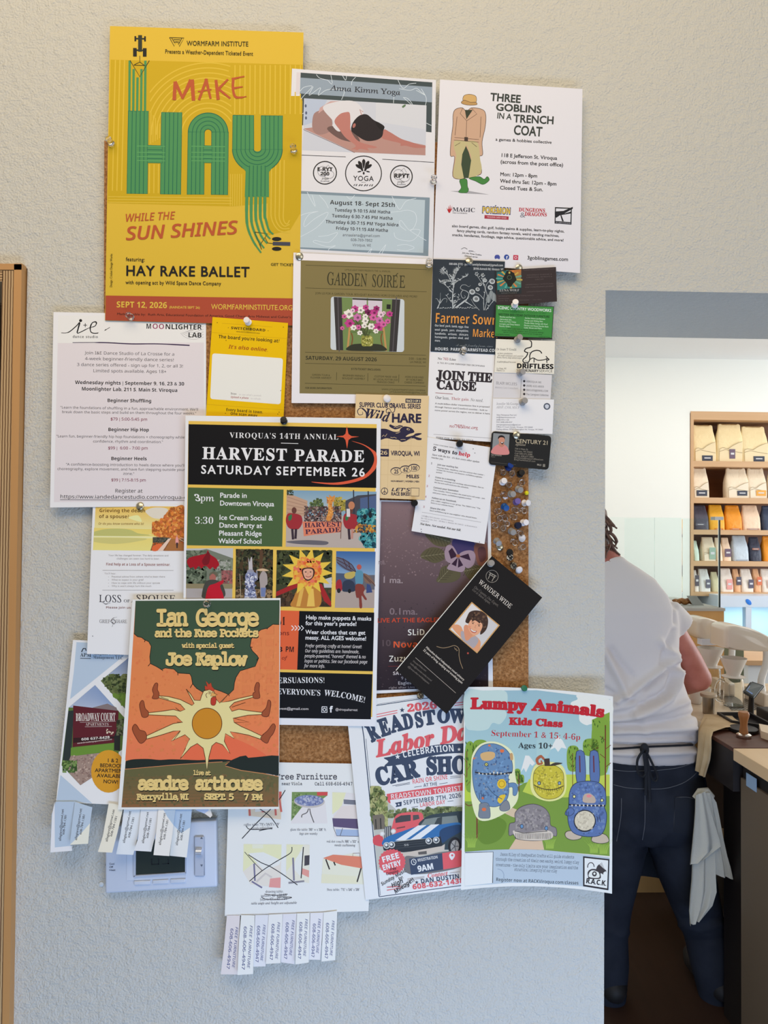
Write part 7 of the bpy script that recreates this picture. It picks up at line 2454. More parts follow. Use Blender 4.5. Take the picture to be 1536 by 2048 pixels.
PUSH = [(0.0, 0.0), (0.0044, 0.0), (0.0050, 0.0006), (0.0050, 0.0014), (0.0036, 0.0022), (0.0026, 0.0034), (0.0024, 0.0066), (0.0032, 0.0080), (0.0043, 0.0088), (0.0046, 0.0098), (0.0042, 0.0108), (0.0, 0.0110)]
TACK = [(0.0, 0.0), (0.0056, 0.0), (0.0058, 0.0005), (0.0050, 0.0014), (0.0032, 0.0021), (0.0, 0.0024)]
BALL = [(0.0, 0.0)] + [(0.0032 * math.sin(math.pi * i / 8), 0.0034 - 0.0032 * math.cos(math.pi * i / 8)) for i in range(1, 8)] + [(0.0, 0.0066)]
PROTO = {}

def in_quad(q, x, y):
 return pip(q, x, y)

def pin(kind, shape, base, head, label, group=None):
 x, y = base
 h = HB if 212 < x < 1056 and 290 < y < 1556 else 0.001
 for s in SHEETS:
  if pip(s.q, x, y):
   h = max(h, s.lift((x, y)) + 0.0008)
 p0 = W(x, y, h)
 L = {'push': .0098, 'tack': .002, 'ball': .006}[shape]
 p1 = W(*head, h + L) if head else p0 + V3((0.0006 * math.sin(x), -L, 0.0006 * math.cos(y)))
 ax = (p1 - p0).normalized()
 nm = {'push': 'pushpin', 'tack': 'thumbtack', 'ball': 'map_pin'}[shape]
 if (kind, shape) not in PROTO:
  o = MB().lathe({'push': PUSH, 'tack': TACK, 'ball': BALL}[shape], n=20).obj(nm, PIN_M[kind], None, 50)
  c = MB().lathe([(0.0006, -0.006), (0.0006, 0.0003)], n=6).obj('needle', NEEDLE)
  c.parent = o
  PROTO[(kind, shape)] = (o, c)
 else:
  po, pc = PROTO[(kind, shape)]
  o = po.copy()
  COL.objects.link(o)
  c = pc.copy()
  COL.objects.link(c)
  c.parent = o
 o.rotation_mode = 'QUATERNION'
 o.rotation_quaternion = V3((0, 0, 1)).rotation_difference(ax)
 o.location = p0
 tag(o, label, 'pin', group or 'pins on the notice board')
 return o

def zc(x, y):
 return (960 + x / 7.877, 900 + y / 7.877)

STRIP = [('royal', 'push', (440, 285), (485, 235), 'dark blue pushpin at the bottom edge of the black portrait card'),
         ('black', 'push', (625, 385), (660, 355), 'black pushpin on bare cork just below the black portrait card'),
         ('white', 'push', (350, 510), (380, 485), 'white pushpin on bare cork, uppermost of the white ones'),
         ('grey', 'push', (595, 610), (640, 630), 'grey pushpin beside the tiny yellow ball pin'),
         ('grey', 'push', (480, 690), (522, 695), 'grey pushpin above the bright blue pushpin'),
         ('yellow', 'ball', (723, 682), None, 'tiny yellow ball-headed map pin at the cork edge'),
         ('purple', 'push', (565, 820), (595, 805), 'purple pushpin on the bare cork strip'),
         ('white', 'push', (690, 835), (765, 832), 'white pushpin leaning out over the board edge beside the purple one'),
         ('blue', 'push', (375, 885), (418, 918), 'bright blue pushpin among clear ones on bare cork'),
         ('white', 'push', (672, 1145), (725, 1140), 'white pushpin touching the navy pushpin'),
         ('navy', 'push', (590, 1190), (610, 1185), 'navy pushpin low on the bare cork strip'),
         ('grey', 'push', (485, 1275), (525, 1297), 'grey pushpin below the navy pushpin'),
         ('white', 'tack', (663, 1388), None, 'flat white thumbtack at the cork edge among clear pushpins'),
         ('grey', 'push', (255, 1425), (300, 1475), 'grey pushpin near the lower corner of the tips flyer'),
         ('silver', 'tack', (312, 1520), None, 'shiny silver thumbtack below a leaning grey pushpin'),
         ('black', 'push', (468, 1618), (468, 1605), 'black pushpin right above a black and white spotted one'),
         ('spot', 'push', (470, 1690), (470, 1690), 'black and white spotted pushpin under a black pushpin'),
         ('flower', 'push', (524, 1815), (530, 1830), 'dark patterned pushpin beside a flat white thumbtack near the brochure'),
         ('white', 'tack', (615, 1893), None, 'flat white thumbtack just above the black travel brochure')]
for k, s_, a, b_, l in STRIP:
 pin(k, s_, zc(*a), zc(*b_) if b_ else None, l)
CLR = [((352, 357), None), ((490, 377), None), ((640, 530), (665, 505)), ((443, 550), None), ((365, 695), (403, 737)), ((265, 790), None), ((545, 940), (578, 950)), ((670, 955), None), ((270, 968), None), ((515, 1055), None), ((385, 1060), (397, 1083)), ((300, 1080), None), ((405, 1155), None), ((225, 1190), None), ((350, 1235), None), ((612, 1312), None), ((525, 1440), (555, 1465)), ((655, 1530), None)]
ORD = 'topmost second third fourth fifth sixth seventh eighth ninth tenth eleventh twelfth thirteenth fourteenth fifteenth sixteenth seventeenth lowest'.split()
for i, (a, b_) in enumerate(CLR):
 l = '%s clear pushpin counting down the bare cork strip' % ORD[i] if 0 < i < 17 else '%s clear pushpin on the bare cork strip' % ORD[i]
 pin('clear', 'push', zc(*a), zc(*b_) if b_ else None, l)
for k, s_, a, b_, l in (
  ('clear', 'push', (223, 288), (216.6, 278), 'clear pushpin in the side edge of the big yellow poster'),
  ('clear', 'push', (588, 303), (586, 292), 'clear pushpin between the yellow poster and the yoga flyer'),
  ('clear', 'push', (866.7, 365), (868, 354), 'clear pushpin between the yoga flyer and the games shop flyer'),
  ('clear', 'push', (262, 635), None, 'clear pushpin in the red band of the yellow poster'),
  ('silver', 'tack', (599, 513), None, 'silver thumbtack in the corner of the garden party poster'),
  ('clear', 'push', (858, 530), (858, 522), 'clear pushpin in the garden party poster beside the slate market card'),
  ('silver', 'tack', (938.5, 522), None, 'silver thumbtack at the top of the slate market card'),
  ('clear', 'push', (925, 705), (928, 699), 'clear pushpin between the market card and the campaign flyer'),
  ('silver', 'tack', (1038, 537), None, 'silver thumbtack on top of the dark brown business card'),
  ('white', 'push', (1029, 611), (1031, 604), 'white pushpin on the upper edge of the green business card'),
  ('grey', 'push', (1034, 680), (1040, 674), 'grey pushpin between the green and the cream business cards'),
  ('grey', 'push', (1039, 746), (1046, 743), 'grey pushpin between the cream and the pale grey business cards'),
  ('grey', 'push', (1044, 805), (1050, 801), 'grey pushpin at the top of the white card with blue seal'),
  ('silver', 'tack', (1033, 871), None, 'silver thumbtack at the top of the black portrait card'),
  ('white', 'push', (497, 645), (493, 640), 'white pushpin at the top of the bright yellow card'),
  ('black', 'push', (568, 843), (567, 839), 'black pushpin at the top of the harvest parade poster'),
  ('white', 'tack', (774, 797), None, 'round white thumbtack at the top of the tan race card'),
  ('black', 'push', (829, 1006), (829.5, 1006), 'black pushpin under the tan race card'),
  ('black', 'push', (919, 888), (919.5, 887), 'black pushpin at the top of the five tips flyer'),
  ('silver', 'tack', (280, 1012), None, 'silver thumbtack at the top of the seminar flyer'),
  ('clear', 'push', (415, 1207), None, 'clear pushpin at the top of the orange gig poster'),
  ('green', 'push', (1045, 1380), (1049, 1376), 'green pushpin holding the clay creature poster'),
  ('flower', 'push', (841, 1392), (841, 1391), 'dark patterned pushpin at the top of the car show poster'),
  ('grey', 'push', (981, 1127), (983, 1126), 'grey pushpin holding the black travel brochure')):
 pin(k, s_, a, b_, l)

# --- the cafe beyond the opening
def m_px(D):
 return D / F

def xz(px, py, D):
 p = R(px, py, D)
 return p.x, p.z

def box_px(x0, x1, y0, y1, D0, D1, mb=None, bev_=0.0):
 """box whose front face at depth D0 fills the photo rectangle; it reaches back to depth D1."""
 mb = mb or MB()
 a, b_ = R(x0, y1, D0), R(x1, y0, D0)
 return mb.box(a.x, b_.x, D0 - 1.03, D1 - 1.03, a.z, b_.z, bev_)

OAK = wood('shelf_oak', (206, 168, 128), (192, 150, 108), 'X', 8)
OAKV = wood('shelf_oak_upright', (206, 168, 128), (192, 150, 108), 'Z', 8)
WALN = wood('shelf_back', (128, 80, 44), (108, 64, 34), 'X', 6)
SD = 5.625
su = thing('shelving_unit', R(1460, 1192, SD), 'tall oak wall shelves lined with rows of coffee bags', 'shelves')
sx0, sx1 = R(1381.5, 900, SD).x, R(1720, 900, SD).x
box_px(1381.5, 1720, 827, 839, SD, 5.97).obj('top_panel', OAK, su)
box_px(1381.5, 1387.5, 839, 1192, SD, 5.97).obj('side_panel', OAKV, su)
box_px(1714, 1720, 839, 1192, SD, 5.97).obj('side_panel', OAKV, su)
CRE, CRW, NVY, ORA = (244, 212, 164), (240, 216, 190), (62, 64, 82), (232, 148, 36)
SHY = [(925.5, 933), (998, 1006), (1062, 1069), (1124.5, 1132), (1186.5, 1192)]
for a, b_ in SHY:
 box_px(1387.5, 1714, a, b_, SD, 5.95).obj('shelf', OAK, su)
MB().box(sx0 + .02, sx1 - .02, 5.945 - 1.03, 5.965 - 1.03, R(1400, 1190, SD).z, R(1400, 832, SD).z).obj('back_panel', WALN, su)

def off_(lean, f, w):
 return lean * f * w

def bag(x0, x1, yt, sh, col, lab, label, D=5.68, depth=.085, lean=0.0, plain=False):
 """flat-bottomed coffee bag standing on shelf sh."""
 yb = SHY[sh][0]
 a, b_ = R(x0, yb, D), R(x1, yt, D)
 zb = R(1450, SHY[sh][0], SD).z + 0.0005
 w, h = b_.x - a.x, b_.z - zb
 cx, y0 = (a.x + b_.x) / 2, D - 1.03
 t = thing('coffee_bag', V3((cx, y0, zb)), label, 'coffee bag', 'coffee bags on the oak shelves')
 rings = []
 for k, (f, ww, dd) in enumerate(((0, .92, 1), (.04, .95, 1.02), (.3, .96, .98), (.55, .95, .84), (.72, .90, .5), (.86, .82, .22), (.97, .80, .12), (1.0, .79, .1))):
  z = zb + h * f
  hw, hd = w / 2 * ww, depth / 2 * dd
  off = lean * f * w
  yc = y0 + depth / 2 + (depth * .12 * f)
  r = []
  for i in range(16):
   q = 2 * math.pi * i / 16 + math.pi / 16
   c_, s_ = math.cos(q), math.sin(q)
   n = 0.32
   r.append((cx + off + hw * math.copysign(abs(c_) ** n, c_), yc + hd * math.copysign(abs(s_) ** n, s_), z + (0.006 * math.sin(5 * q) if k > 5 else 0)))
  rings.append(r)
 if col in (CRE, CRW) and lab:
  fy = lambda f: y0 + depth / 2 + depth * .12 * f - depth / 2 * (1.02 - .1 * f) - .0022
  P = lambda u, f, e=0: (cx + lean * f * w + w * u, fy(f) - e, zb + h * f)
  m = MB()
  top = [(-.40, .36), (-.3, .40), (-.1, .37), (.08, .46), (.25, .52), (.40, .56)]
  m.bm.faces.new([m.bm.verts.new(P(u, f)) for u, f in [(-.40, .03), (.40, .03)] + top[::-1]])
  m.obj('mountain_print', mat('bag_print_%d' % sh, (226, 206, 166) if sh < 1 else (228, 214, 192), .5), t)
  m = MB()
  for l in (top, [(-.40, .30), (-.2, .35), (.05, .31), (.40, .27)]):
   m.tube([P(u, f, .0015) for u, f in l], .0016, 5)
  m.obj('ridge_print', mat('bag_line', (168, 150, 118), .6), t)
  m = MB()
  m.tube([P(.12 + .09 * math.cos(a_), .72 + .05 * math.sin(a_), -.030) for a_ in [k_ * .52 for k_ in range(13)]], .0016, 5)
  m.obj('round_print', mat('bag_seal', (206, 168, 110), .6), t)
 MB().rings(rings).obj('pouch', mat('bag_%d_%d_%d' % col, col, 0.45, bump=(28, .5, .01)), t, 60)
 if lab:
  lx0, lx1, ly0, ly1, lc = lab
  m = MB()
  m.box(cx + w * (lx0 - .5), cx + w * (lx1 - .5), y0 - .004, y0 - .002, zb + h * ly0, zb + h * ly1)
  m.obj('label', mat('tag_%d_%d_%d' % lc, lc, 0.5), t)
  m = MB()
  m.box(cx + w * (lx0 + (lx1 - lx0) * .2 - .5), cx + w * (lx1 - (lx1 - lx0) * .2 - .5), y0 - .0052, y0 - .004, zb + h * (ly0 + (ly1 - ly0) * .42), zb + h * (ly0 + (ly1 - ly0) * .62))
  m.obj('lettering', mat('tag_ink', (206, 206, 210), .5), t)
 return t

dk, pur = (54, 58, 74), (104, 84, 104)
for a in ((1386, 1436, 850, 0, CRE, (.36, .78, .06, .20, dk), 'big cream coffee bag at the end of the top shelf by the oak side'),
          (1433, 1489, 848, 0, CRE, (.46, .66, .12, .36, pur), 'big cream coffee bag with an upright purple label on the top shelf', .06),
          (1484, 1541, 853, 0, CRE, (.40, .78, .06, .20, dk), 'big cream coffee bag beside the purple-labelled one on the top shelf'),
          (1546, 1600, 851, 0, CRE, (.40, .78, .06, .20, dk), 'fourth big cream coffee bag on the top shelf, mostly out of view'),
          (1386, 1421, 936, 1, CRW, (.2, .80, .1, .28, dk), 'small cream coffee bag alone at the end of the second shelf'),
          (1453, 1502, 937, 1, CRW, (.44, .84, .12, .28, dk), 'small cream coffee bag with dark label beside the gap on the second shelf'),
          (1497, 1537, 937, 1, CRW, (.38, .86, .12, .30, (222, 160, 66)), 'small cream coffee bag with an orange label on the second shelf'),
          (1540, 1580, 937, 1, CRW, (.3, .8, .12, .28, dk), 'small cream coffee bag next to the orange-labelled one on the second shelf'),
          (1388, 1420, 1012, 2, (70, 66, 80), (.1, .7, .2, .3, (90, 86, 100)), 'dark purple coffee bag at the end of the third shelf'),
          (1412, 1424, 1012, 2, (196, 92, 24), None, 'burnt orange coffee bag squeezed behind the dark purple one', 0, 5.74),
          (1420, 1452, 1011, 2, (232, 168, 40), (.3, .8, .04, .1, (200, 120, 30)), 'golden yellow coffee bag on the third shelf'),
          (1453, 1487, 1012, 2, ORA, (.2, .85, .05, .11, (196, 110, 24)), 'bright orange coffee bag on the third shelf'),
          (1487, 1524, 1012, 2, (236, 204, 176), (.2, .85, .05, .11, (176, 140, 124)), 'pale pink coffee bag on the third shelf'),
          (1527, 1560, 1013, 2, (56, 66, 90), None, 'navy coffee bag next to the pale pink one on the third shelf'),
          (1389, 1400, 1083, 3, (206, 226, 214), None, 'narrow mint coffee bag at the end of the fourth shelf'),
          (1406, 1434, 1076, 3, CRW, (.45, .9, .1, .6, (150, 176, 160)), 'cream coffee bag with a mint label on the fourth shelf'),
          (1434, 1447, 1077, 3, CRW, None, 'cream coffee bag behind the dark glass edge on the fourth shelf'),
          (1447, 1464, 1077, 3, (238, 206, 178), (.15, .9, .22, .56, pur), 'peach coffee bag with a purple label on the fourth shelf'),
          (1467, 1500, 1073, 3, (190, 202, 214), (.2, .85, .05, .1, (160, 172, 186)), 'silvery blue coffee bag on the fourth shelf'),
          (1502, 1525, 1076, 3, (54, 58, 76), (.1, .7, .5, .58, (150, 96, 76)), 'navy coffee bag next to the silvery one on the fourth shelf'),
          (1528, 1562, 1074, 3, ORA, None, 'orange coffee bag on the fourth shelf'),
          (1389, 1399, 1142, 4, (226, 220, 212), (.1, .9, .3, .8, (84, 78, 88)), 'narrow white coffee bag with dark label at the end of the lowest shelf'),
          (1400, 1423, 1140, 4, (226, 226, 224), (.5, .92, .2, .58, (96, 94, 110)), 'white coffee bag with grey label behind glass on the lowest shelf'),
          (1426, 1441, 1146, 4, (206, 196, 160), None, 'khaki coffee bag behind glass on the lowest shelf'),
          (1442, 1469, 1139, 4, (242, 226, 216), (.42, .84, .14, .58, (222, 156, 150)), 'white coffee bag with a pink label on the lowest shelf'),
          (1470, 1483, 1140, 4, (226, 176, 134), (.2, .95, .34, .7, (80, 74, 88)), 'tan coffee bag with dark label on the lowest shelf'),
          (1484, 1509, 1140, 4, (242, 226, 216), (.52, .92, .2, .58, (84, 80, 100)), 'white coffee bag with dark label past the tan one on the lowest shelf'),
          (1510, 1524, 1140, 4, (226, 176, 134), (.3, .95, .34, .7, (206, 110, 72)), 'tan coffee bag with an orange label on the lowest shelf'),
          (1525, 1550, 1140, 4, (242, 226, 216), (.4, .8, .2, .58, (226, 190, 180)), 'white coffee bag with pale label at the far end of the lowest shelf')):
 kw = {}
 if len(a) > 7:
  kw['lean'] = a[7]
 if len(a) > 8:
  kw['D'] = a[8]
 bag(*a[:7], **kw)

# display fridge under the shelves
FRW = mat('fridge_white', (206, 216, 230), 0.35)
FG = 5.45
fz = thing('display_fridge', R(1500, 1330, FG), 'pale display fridge with glass doors and a blue oval badge below the shelves', 'fridge')
f = MB()
box_px(1440, 1700, 1193, 1214, FG, 5.95, f)
box_px(1440, 1447.5, 1214, 1420, FG, 5.95, f)
box_px(1492, 1503, 1214, 1420, FG, FG + .05, f)
box_px(1690, 1700, 1214, 1420, FG, 5.95, f)
box_px(1440, 1700, 1420, 1436, FG, 5.95, f)
box_px(1440, 1700, 1214, 1420, 5.9, 5.95, f)
f.obj('body', FRW, fz)
GLS = mat('fridge_glass', (0.86, 0.96, 0.96, 1), 0.02, trans=1.0, ior=1.05, spec=.4)
for x0, x1 in ((1447.5, 1492), (1503, 1690)):
 box_px(x0, x1, 1214, 1420, FG + .01, FG + .018).obj('door_glass', GLS, fz)
box_px(1447.5, 1690, 1290, 1294, FG + .1, FG + .4).obj('inner_shelf', mat('wire_white', (206, 214, 216), .5), fz)
p_ = R(1497, 1204, FG)
MB().lathe([(0.0, -.002), (.027, -.002), (.028, .002), (0, .003)], p_, (0, -1, 0), 24, sq=(.6, 1)).obj('badge', mat('badge_blue', (40, 120, 216), .35), fz)
d = bpy.data.lights.new('fridge_fill', 'AREA')  # added fill lamp, stands in for daylight reflected in the glass doors
d.size, d.size_y, d.shape, d.energy, d.color = .8, .1, 'RECTANGLE', 2.2, (.75, .95, 1)
o = bpy.data.objects.new('fridge_fill', d)
COL.objects.link(o)
o.location = R(1540, 1216, FG + .25)
for k, (px, c, l) in enumerate(((1462, (140, 166, 96), 'green salad tub inside the fridge beside the pastry case'), (1481, (190, 190, 96), 'yellow-green salad tub inside the fridge by the door post'), (1514, (214, 220, 216), 'white tub on the inner shelf of the fridge past the door post'), (1530, (220, 222, 220), 'white tub at the far end of the fridge shelf'))):
 q = R(px, 1290, FG + .2)
 t = thing('food_tub', q, l, 'food tub', 'tubs in the display fridge')
 MB().lathe([(.026, .0008), (.033, .05), (.034, .066)], q, n=18).obj('tub', mat('tub_%d' % k, c, .4, noise=(60, (226, 230, 220), 4)), t, 40)
 MB().lathe([(.035, .066), (.036, .07), (.0, .072)], q, n=18).obj('lid', mat('tub_lid', (216, 226, 224), .3), t, 40)

# pastry counter with its glass screen
PC = 3.03
LW_ = wood('counter_oak', (212, 164, 100), (196, 146, 84), 'Z', 5)
pc = thing('pastry_counter', R(1350, 1776, PC), 'oak pastry counter with grey ledge standing behind the person in the white shirt', 'counter')
xl = R(1150, 1220, PC).x
a = R(1448, 1222, PC)
MB().box(xl, a.x, PC - 1.03, PC - .55, 0.0, a.z).obj('front_panel', LW_, pc)
b_ = R(1449.5, 1216.5, PC)
MB().box(xl, b_.x, PC - 1.035, PC - .53, a.z, b_.z).obj('ledge', mat('ledge_grey', (176, 172, 166), .4), pc)
c_ = R(1500, 1296, PC)
MB().box(a.x + .001, c_.x, PC - .98, PC - .6, 0.0, c_.z).obj('green_end_panel', mat('olive_paint', (116, 122, 98), .5), pc)
AQ = mat('case_glass', (0.93, 0.98, 0.972, 1), 0.02, trans=1.0, ior=1.04, spec=.5)
gs = thing('glass_screen', R(1340, 1216, PC), 'aqua tinted glass display screen standing on the oak pastry counter', 'glass screen')
zt, zl = R(1400, 1036, PC).z, b_.z + .0005
gx0, gx1, gy = R(1315, 1100, PC).x, R(1446, 1100, PC).x, PC - 1.0
MB().box(gx0, gx1, gy, gy + .006, zl, zt).obj('front_pane', AQ, gs)
MB().box(gx0, gx0 + .003, gy + .007, gy + .36, zl, zt).obj('side_pane', AQ, gs)
MB().box(gx1 - .003, gx1, gy + .007, gy + .36, zl, zt).obj('side_pane', AQ, gs)
gq = R(1225, 1034, PC + .36)
MB().box(gq.x, gx1 - .007, gy + .361, gy + .367, zl, gq.z).obj('rear_pane', AQ, gs)
MB().box(gx1 - .0045, gx1 + .002, gy - .004, gy + .0, zl, zt).obj('dark_edge', mat('edge_dark', (34, 50, 50), .3), gs)
box_px(1430, 1447, 1033.5, 1040, PC + .02, PC + .06).obj('bracket', mat('steel', (150, 150, 148), .3, 1.0), gs)
BRN = mat('pastry_crust', (176, 116, 58), .6, bump=(90, .8, .01), noise=(40, (126, 74, 34)))
for k, (px, r, l) in enumerate(((1362, .022, 'golden brown pastry behind the glass screen, next to the shirt sleeve'), (1378, .024, 'golden brown pastry behind the glass screen, second from the shirt sleeve'))):
 q = R(px, 1216, PC + .12)
 q.z = zl + r * .62
 m = MB()
 n = 9
 m.tube([q + V3((r * 1.5 * math.cos(t_), r * .8 * math.sin(t_), .004 * math.sin(6 * t_))) for t_ in [math.pi * (.08 + .84 * i / (n - 1)) for i in range(n)]], [r * (.3 + .7 * math.sin(math.pi * (i + .6) / (n + .2))) * (1.08 if i % 2 else .94) * .6 for i in range(n)], 12)
 tag(m.obj('croissant', BRN, None, 50), l, 'pastry', 'pastries behind the glass screen')
for px, l in ((1395, 'small grey price card leaning behind the glass screen'), ):
 q = R(px, 1214, PC + .1)
 o = MB().hexa([V3((q.x - .02, q.y, zl)), V3((q.x + .03, q.y, zl)), V3((q.x + .03, q.y + .002, zl)), V3((q.x - .02, q.y + .002, zl))], [V3((q.x - .035, q.y + .03, zl + .04)), V3((q.x + .01, q.y + .03, zl + .04)), V3((q.x + .01, q.y + .032, zl + .04)), V3((q.x - .035, q.y + .032, zl + .04))]).obj('price_card', mat('card_grey', (150, 146, 140), .6))
 tag(o, l, 'price card')

# work counter with the brewing bar
ZT = 0.905
DZ = lambda y: (1.55 - ZT) * F / (y - 1054)

def on(px, py, z=ZT):
 return at_z(px, py, z)

STN = mat('counter_stone', (222, 202, 174), .3, noise=(30, (210, 188, 158)))
wc = thing('work_counter', (1.5, 1.5, 0), 'beige stone-topped work counter carrying the brewing heads', 'counter')
MB().box(1.135, 2.6, 1.245, 1.93, ZT - .035, ZT, .003).obj('countertop', STN, wc)
MB().box(1.42, 2.6, 1.26, 1.92, 0, ZT - .036).obj('cabinet', mat('cabinet_dark', (50, 40, 36), .6), wc)
kb = thing('knock_cabinet', (1.3, 1.15, 0), 'black cabinet with a walnut top at the end of the work counter', 'cabinet')
MB().box(1.10, 1.8, 1.06, 1.243, ZT - .13, ZT - .012).obj('drawer_front', mat('cabinet_black', (34, 28, 26), .5), kb)
MB().box(1.098, 1.8, 1.058, 1.244, ZT - .012, ZT, .001).obj('top', wood('walnut', (96, 56, 40), (70, 40, 30), 'X', 10), kb)
MB().box(1.165, 1.8, 1.07, 1.242, 0, ZT - .13).obj('body', mat('cabinet_black', (34, 28, 26), .5), kb)
uc = thing('undercounter_fridge', (1.3, .7, 0), 'steel undercounter fridge below a pale wooden worktop, with a pale blue sticker', 'fridge')
MB().box(1.098, 1.8, .35, 1.055, ZT - .036, ZT - .001, .002).obj('worktop', wood('maple', (226, 196, 156), (214, 180, 138), 'Y', 6), uc)
MB().box(1.118, 1.8, .37, 1.05, .1, ZT - .085).obj('body', mat('steel_side', (118, 102, 84), .5, .2), uc)
MB().box(1.135, 1.8, .38, 1.04, .02, .1).obj('plinth', mat('cabinet_black', (34, 28, 26), .5), uc)
MB().box(1.125, 1.8, .37, 1.05, ZT - .085, ZT - .036).obj('top_rail', mat('cabinet_black', (34, 28, 26), .5), uc)
q0 = R(1490.5, 1545, 2.07)
MB().box(1.1165, 1.1178, .965, 1.018, .808, .846).obj('sticker', mat('sticker_blue', (150, 176, 206), .5), uc)
MB().box(1.1165, 1.1178, .80, .87, .62, .775).obj('vent', mat('cabinet_black', (34, 28, 26), .5), uc)
# bucket under the counter
q = V3((1.315, 1.62, 0))
t = thing('bucket', q, 'white plastic bucket on the floor under the work counter', 'bucket')
MB().lathe([(.085, .0005), (.09, .01), (.10, .36), (.105, .37), (.105, .385)], q, n=24).obj('tub', mat('bucket_white', (214, 204, 188), .5), t, 40)
MB().lathe([(.108, .385), (.108, .40), (.0, .402)], q, n=24).obj('lid', mat('bucket_lid', (190, 164, 128), .5), t, 40)

CRM_ = mat('machine_cream', (222, 206, 186), .3, coat=.5)
WHM = mat('machine_white', (232, 232, 232), .3, coat=.4)

def z6(x, y):
 return (1370 + x / 6.825, 1220 + y / 6.825)

def brewer(prof, D, label, col, base):
 t = thing('brewing_head', R(*z6(*prof[0]), D), label, 'coffee brewer', 'brewing heads on the work counter')
 q = spl([z6(*p) for p in prof], 4, True)
 cx, cy = sum(p[0] for p in q) / len(q), sum(p[1] for p in q) / len(q)
 rings = []
 for f, dd in ((.86, -.066), (.96, -.060), (1.0, -.044), (1.0, .044), (.96, .060), (.86, .066)):
  rings.append([R(cx + (p[0] - cx) * f, cy + (p[1] - cy) * f, D) + V3((0, dd, 0)) for p in q])
 MB().rings(rings).obj('head', CRM_, t, 50)
 if col:
  MB().tube([R(*z6(*p), D) for p in spl(col, 5)], [.0125] * 200, 14).obj('column', WHM, t, 60)
 a_, b__ = on(*z6(*base[0])), on(*z6(*base[1]))
 MB().box(a_.x, b__.x, D - 1.03 - .07, D - 1.03 + .07, ZT + .0005, ZT + base[2], .006).obj('base', CRM_, t)
 return t

t = brewer([(437, 476), (437, 470), (440, 290), (446, 232), (475, 196), (560, 178), (700, 200), (850, 242), (1000, 312), (1108, 385), (1098, 450), (1052, 526), (1046, 530), (870, 532), (700, 524), (550, 510), (444, 484)], 2.62, 'cream brewing head on a curved white column, the nearer of two', [(1080, 420), (1112, 560), (1105, 740), (1040, 960), (1060, 1120)], ((1000, 1300), (1160, 1300), .05))
t = brewer([(80, 330), (76, 180), (84, 120), (112, 92), (200, 84), (330, 118), (480, 185), (600, 260), (640, 330), (600, 400), (437, 412), (270, 404), (214, 406), (206, 400)], 2.84, 'cream brewing head beyond the nearer one, beside the bare elbow', [(590, 330), (640, 500), (630, 700), (600, 900)], ((540, 1120), (640, 1120), .04))
box_px(1404, 1433, 1279, 1290.5, 2.76, 2.80).obj('display_panel', mat('panel_white', (216, 218, 228), .3), t)
GLA = mat('clear_glass', (0.97, 0.99, 0.99, 1), 0.02, trans=1.0, ior=1.2, spec=.5)
PORC = mat('porcelain', (222, 214, 204), .25)

def dripper(px, py, rpx, D, label, label2, h):
 q = on(px, py)
 u = m_px(q.y + 1.03)
 t = thing('glass_server', q, label2, 'coffee server', 'glass servers on the drip tray')
 R_ = 19 * u
 z = lambda k: k * u
 m = MB()
 m.lathe([(R_ * .96, .001), (R_, .004), (R_ * 1.0, z(52)), (R_ * .94, z(57)), (R_ * .92, z(57)), (R_ * .97, z(50)), (R_ * .97, .006), (0.0001, .006)], q, n=32, cap=False)
 m.obj('server_body', GLA, t, 40)
 MB().tube(spl([q + V3((-R_ * .98, 0, z(50))), q + V3((-R_ * 1.5, 0, z(52))), q + V3((-R_ * 1.9, 0, z(38))), q + V3((-R_ * 1.8, 0, z(14))), q + V3((-R_ * 1.0, 0, z(10)))], 6), [.0042] * 99, 10).obj('handle', GLA, t, 60)
 q2 = q + V3((0, 0, z(58)))
 t = thing('coffee_dripper', q2, label, 'coffee dripper', 'drippers on the glass servers')
 m = MB()
 m.lathe([(12 * u, .002), (12.5 * u, z(6)), (25 * u, z(37)), (25.5 * u, z(39)), (24 * u, z(38.5)), (11 * u, z(7)), (6 * u, z(5))], q2, n=36, cap=False)
 m.obj('cone', PORC, t, 40)
 MB().lathe([(6 * u, .0005), (22 * u, .0008), (22.5 * u, z(2)), (12 * u, z(4)), (6 * u, z(4))], q2, n=36, cap=False).obj('flange', PORC, t, 40)

dripper(1467, 1412, 25, 2.55, 'cream cone dripper on the glass server in front of the olive panel', 'clear glass server under the nearer cream dripper, with a looped handle', 1)
dripper(1421, 1392, 24, 2.7, 'cream cone dripper half hidden behind the bare elbow', 'clear glass server half hidden behind the bare elbow', 1)

# drip tray, cups and tools
GRT = mat('grate_steel', (120, 118, 112), .35, .7)
nt = GRT.node_tree
tc = nt.nodes.new('ShaderNodeTexCoord')
ck = nt.nodes.new('ShaderNodeTexChecker')
ck.inputs['Scale'].default_value = 150
ck.inputs['Color1'].default_value = C(150, 146, 138)
ck.inputs['Color2'].default_value = C(64, 62, 58)
nt.links.new(tc.outputs['Object'], ck.inputs['Vector'])
nt.links.new(ck.outputs['Color'], nt.nodes['Principled BSDF'].inputs['Base Color'])
q = [on(*z6(x, y)) for x, y in ((640, 1372), (1110, 1368), (560, 1095), (430, 1095))]
q[3] = on(*z6(430, 1240))
q[2] = on(*z6(440, 1110))
q = [on(1463, 1421), on(1534, 1420), on(1452, 1379), on(1428, 1384)]
tag(MB().hexa([p + V3((0, 0, .0004)) for p in q], [p + V3((0, 0, .0016)) for p in q]).obj('drip_grate', GRT), 'perforated steel drip grate let into the stone counter under the servers', 'drip grate')
q = on(1417, 1427)
t = thing('steel_cup', q, 'brushed steel cup with tan rim on the counter next to the bare elbow', 'cup')
u = m_px(q.y + 1.03)
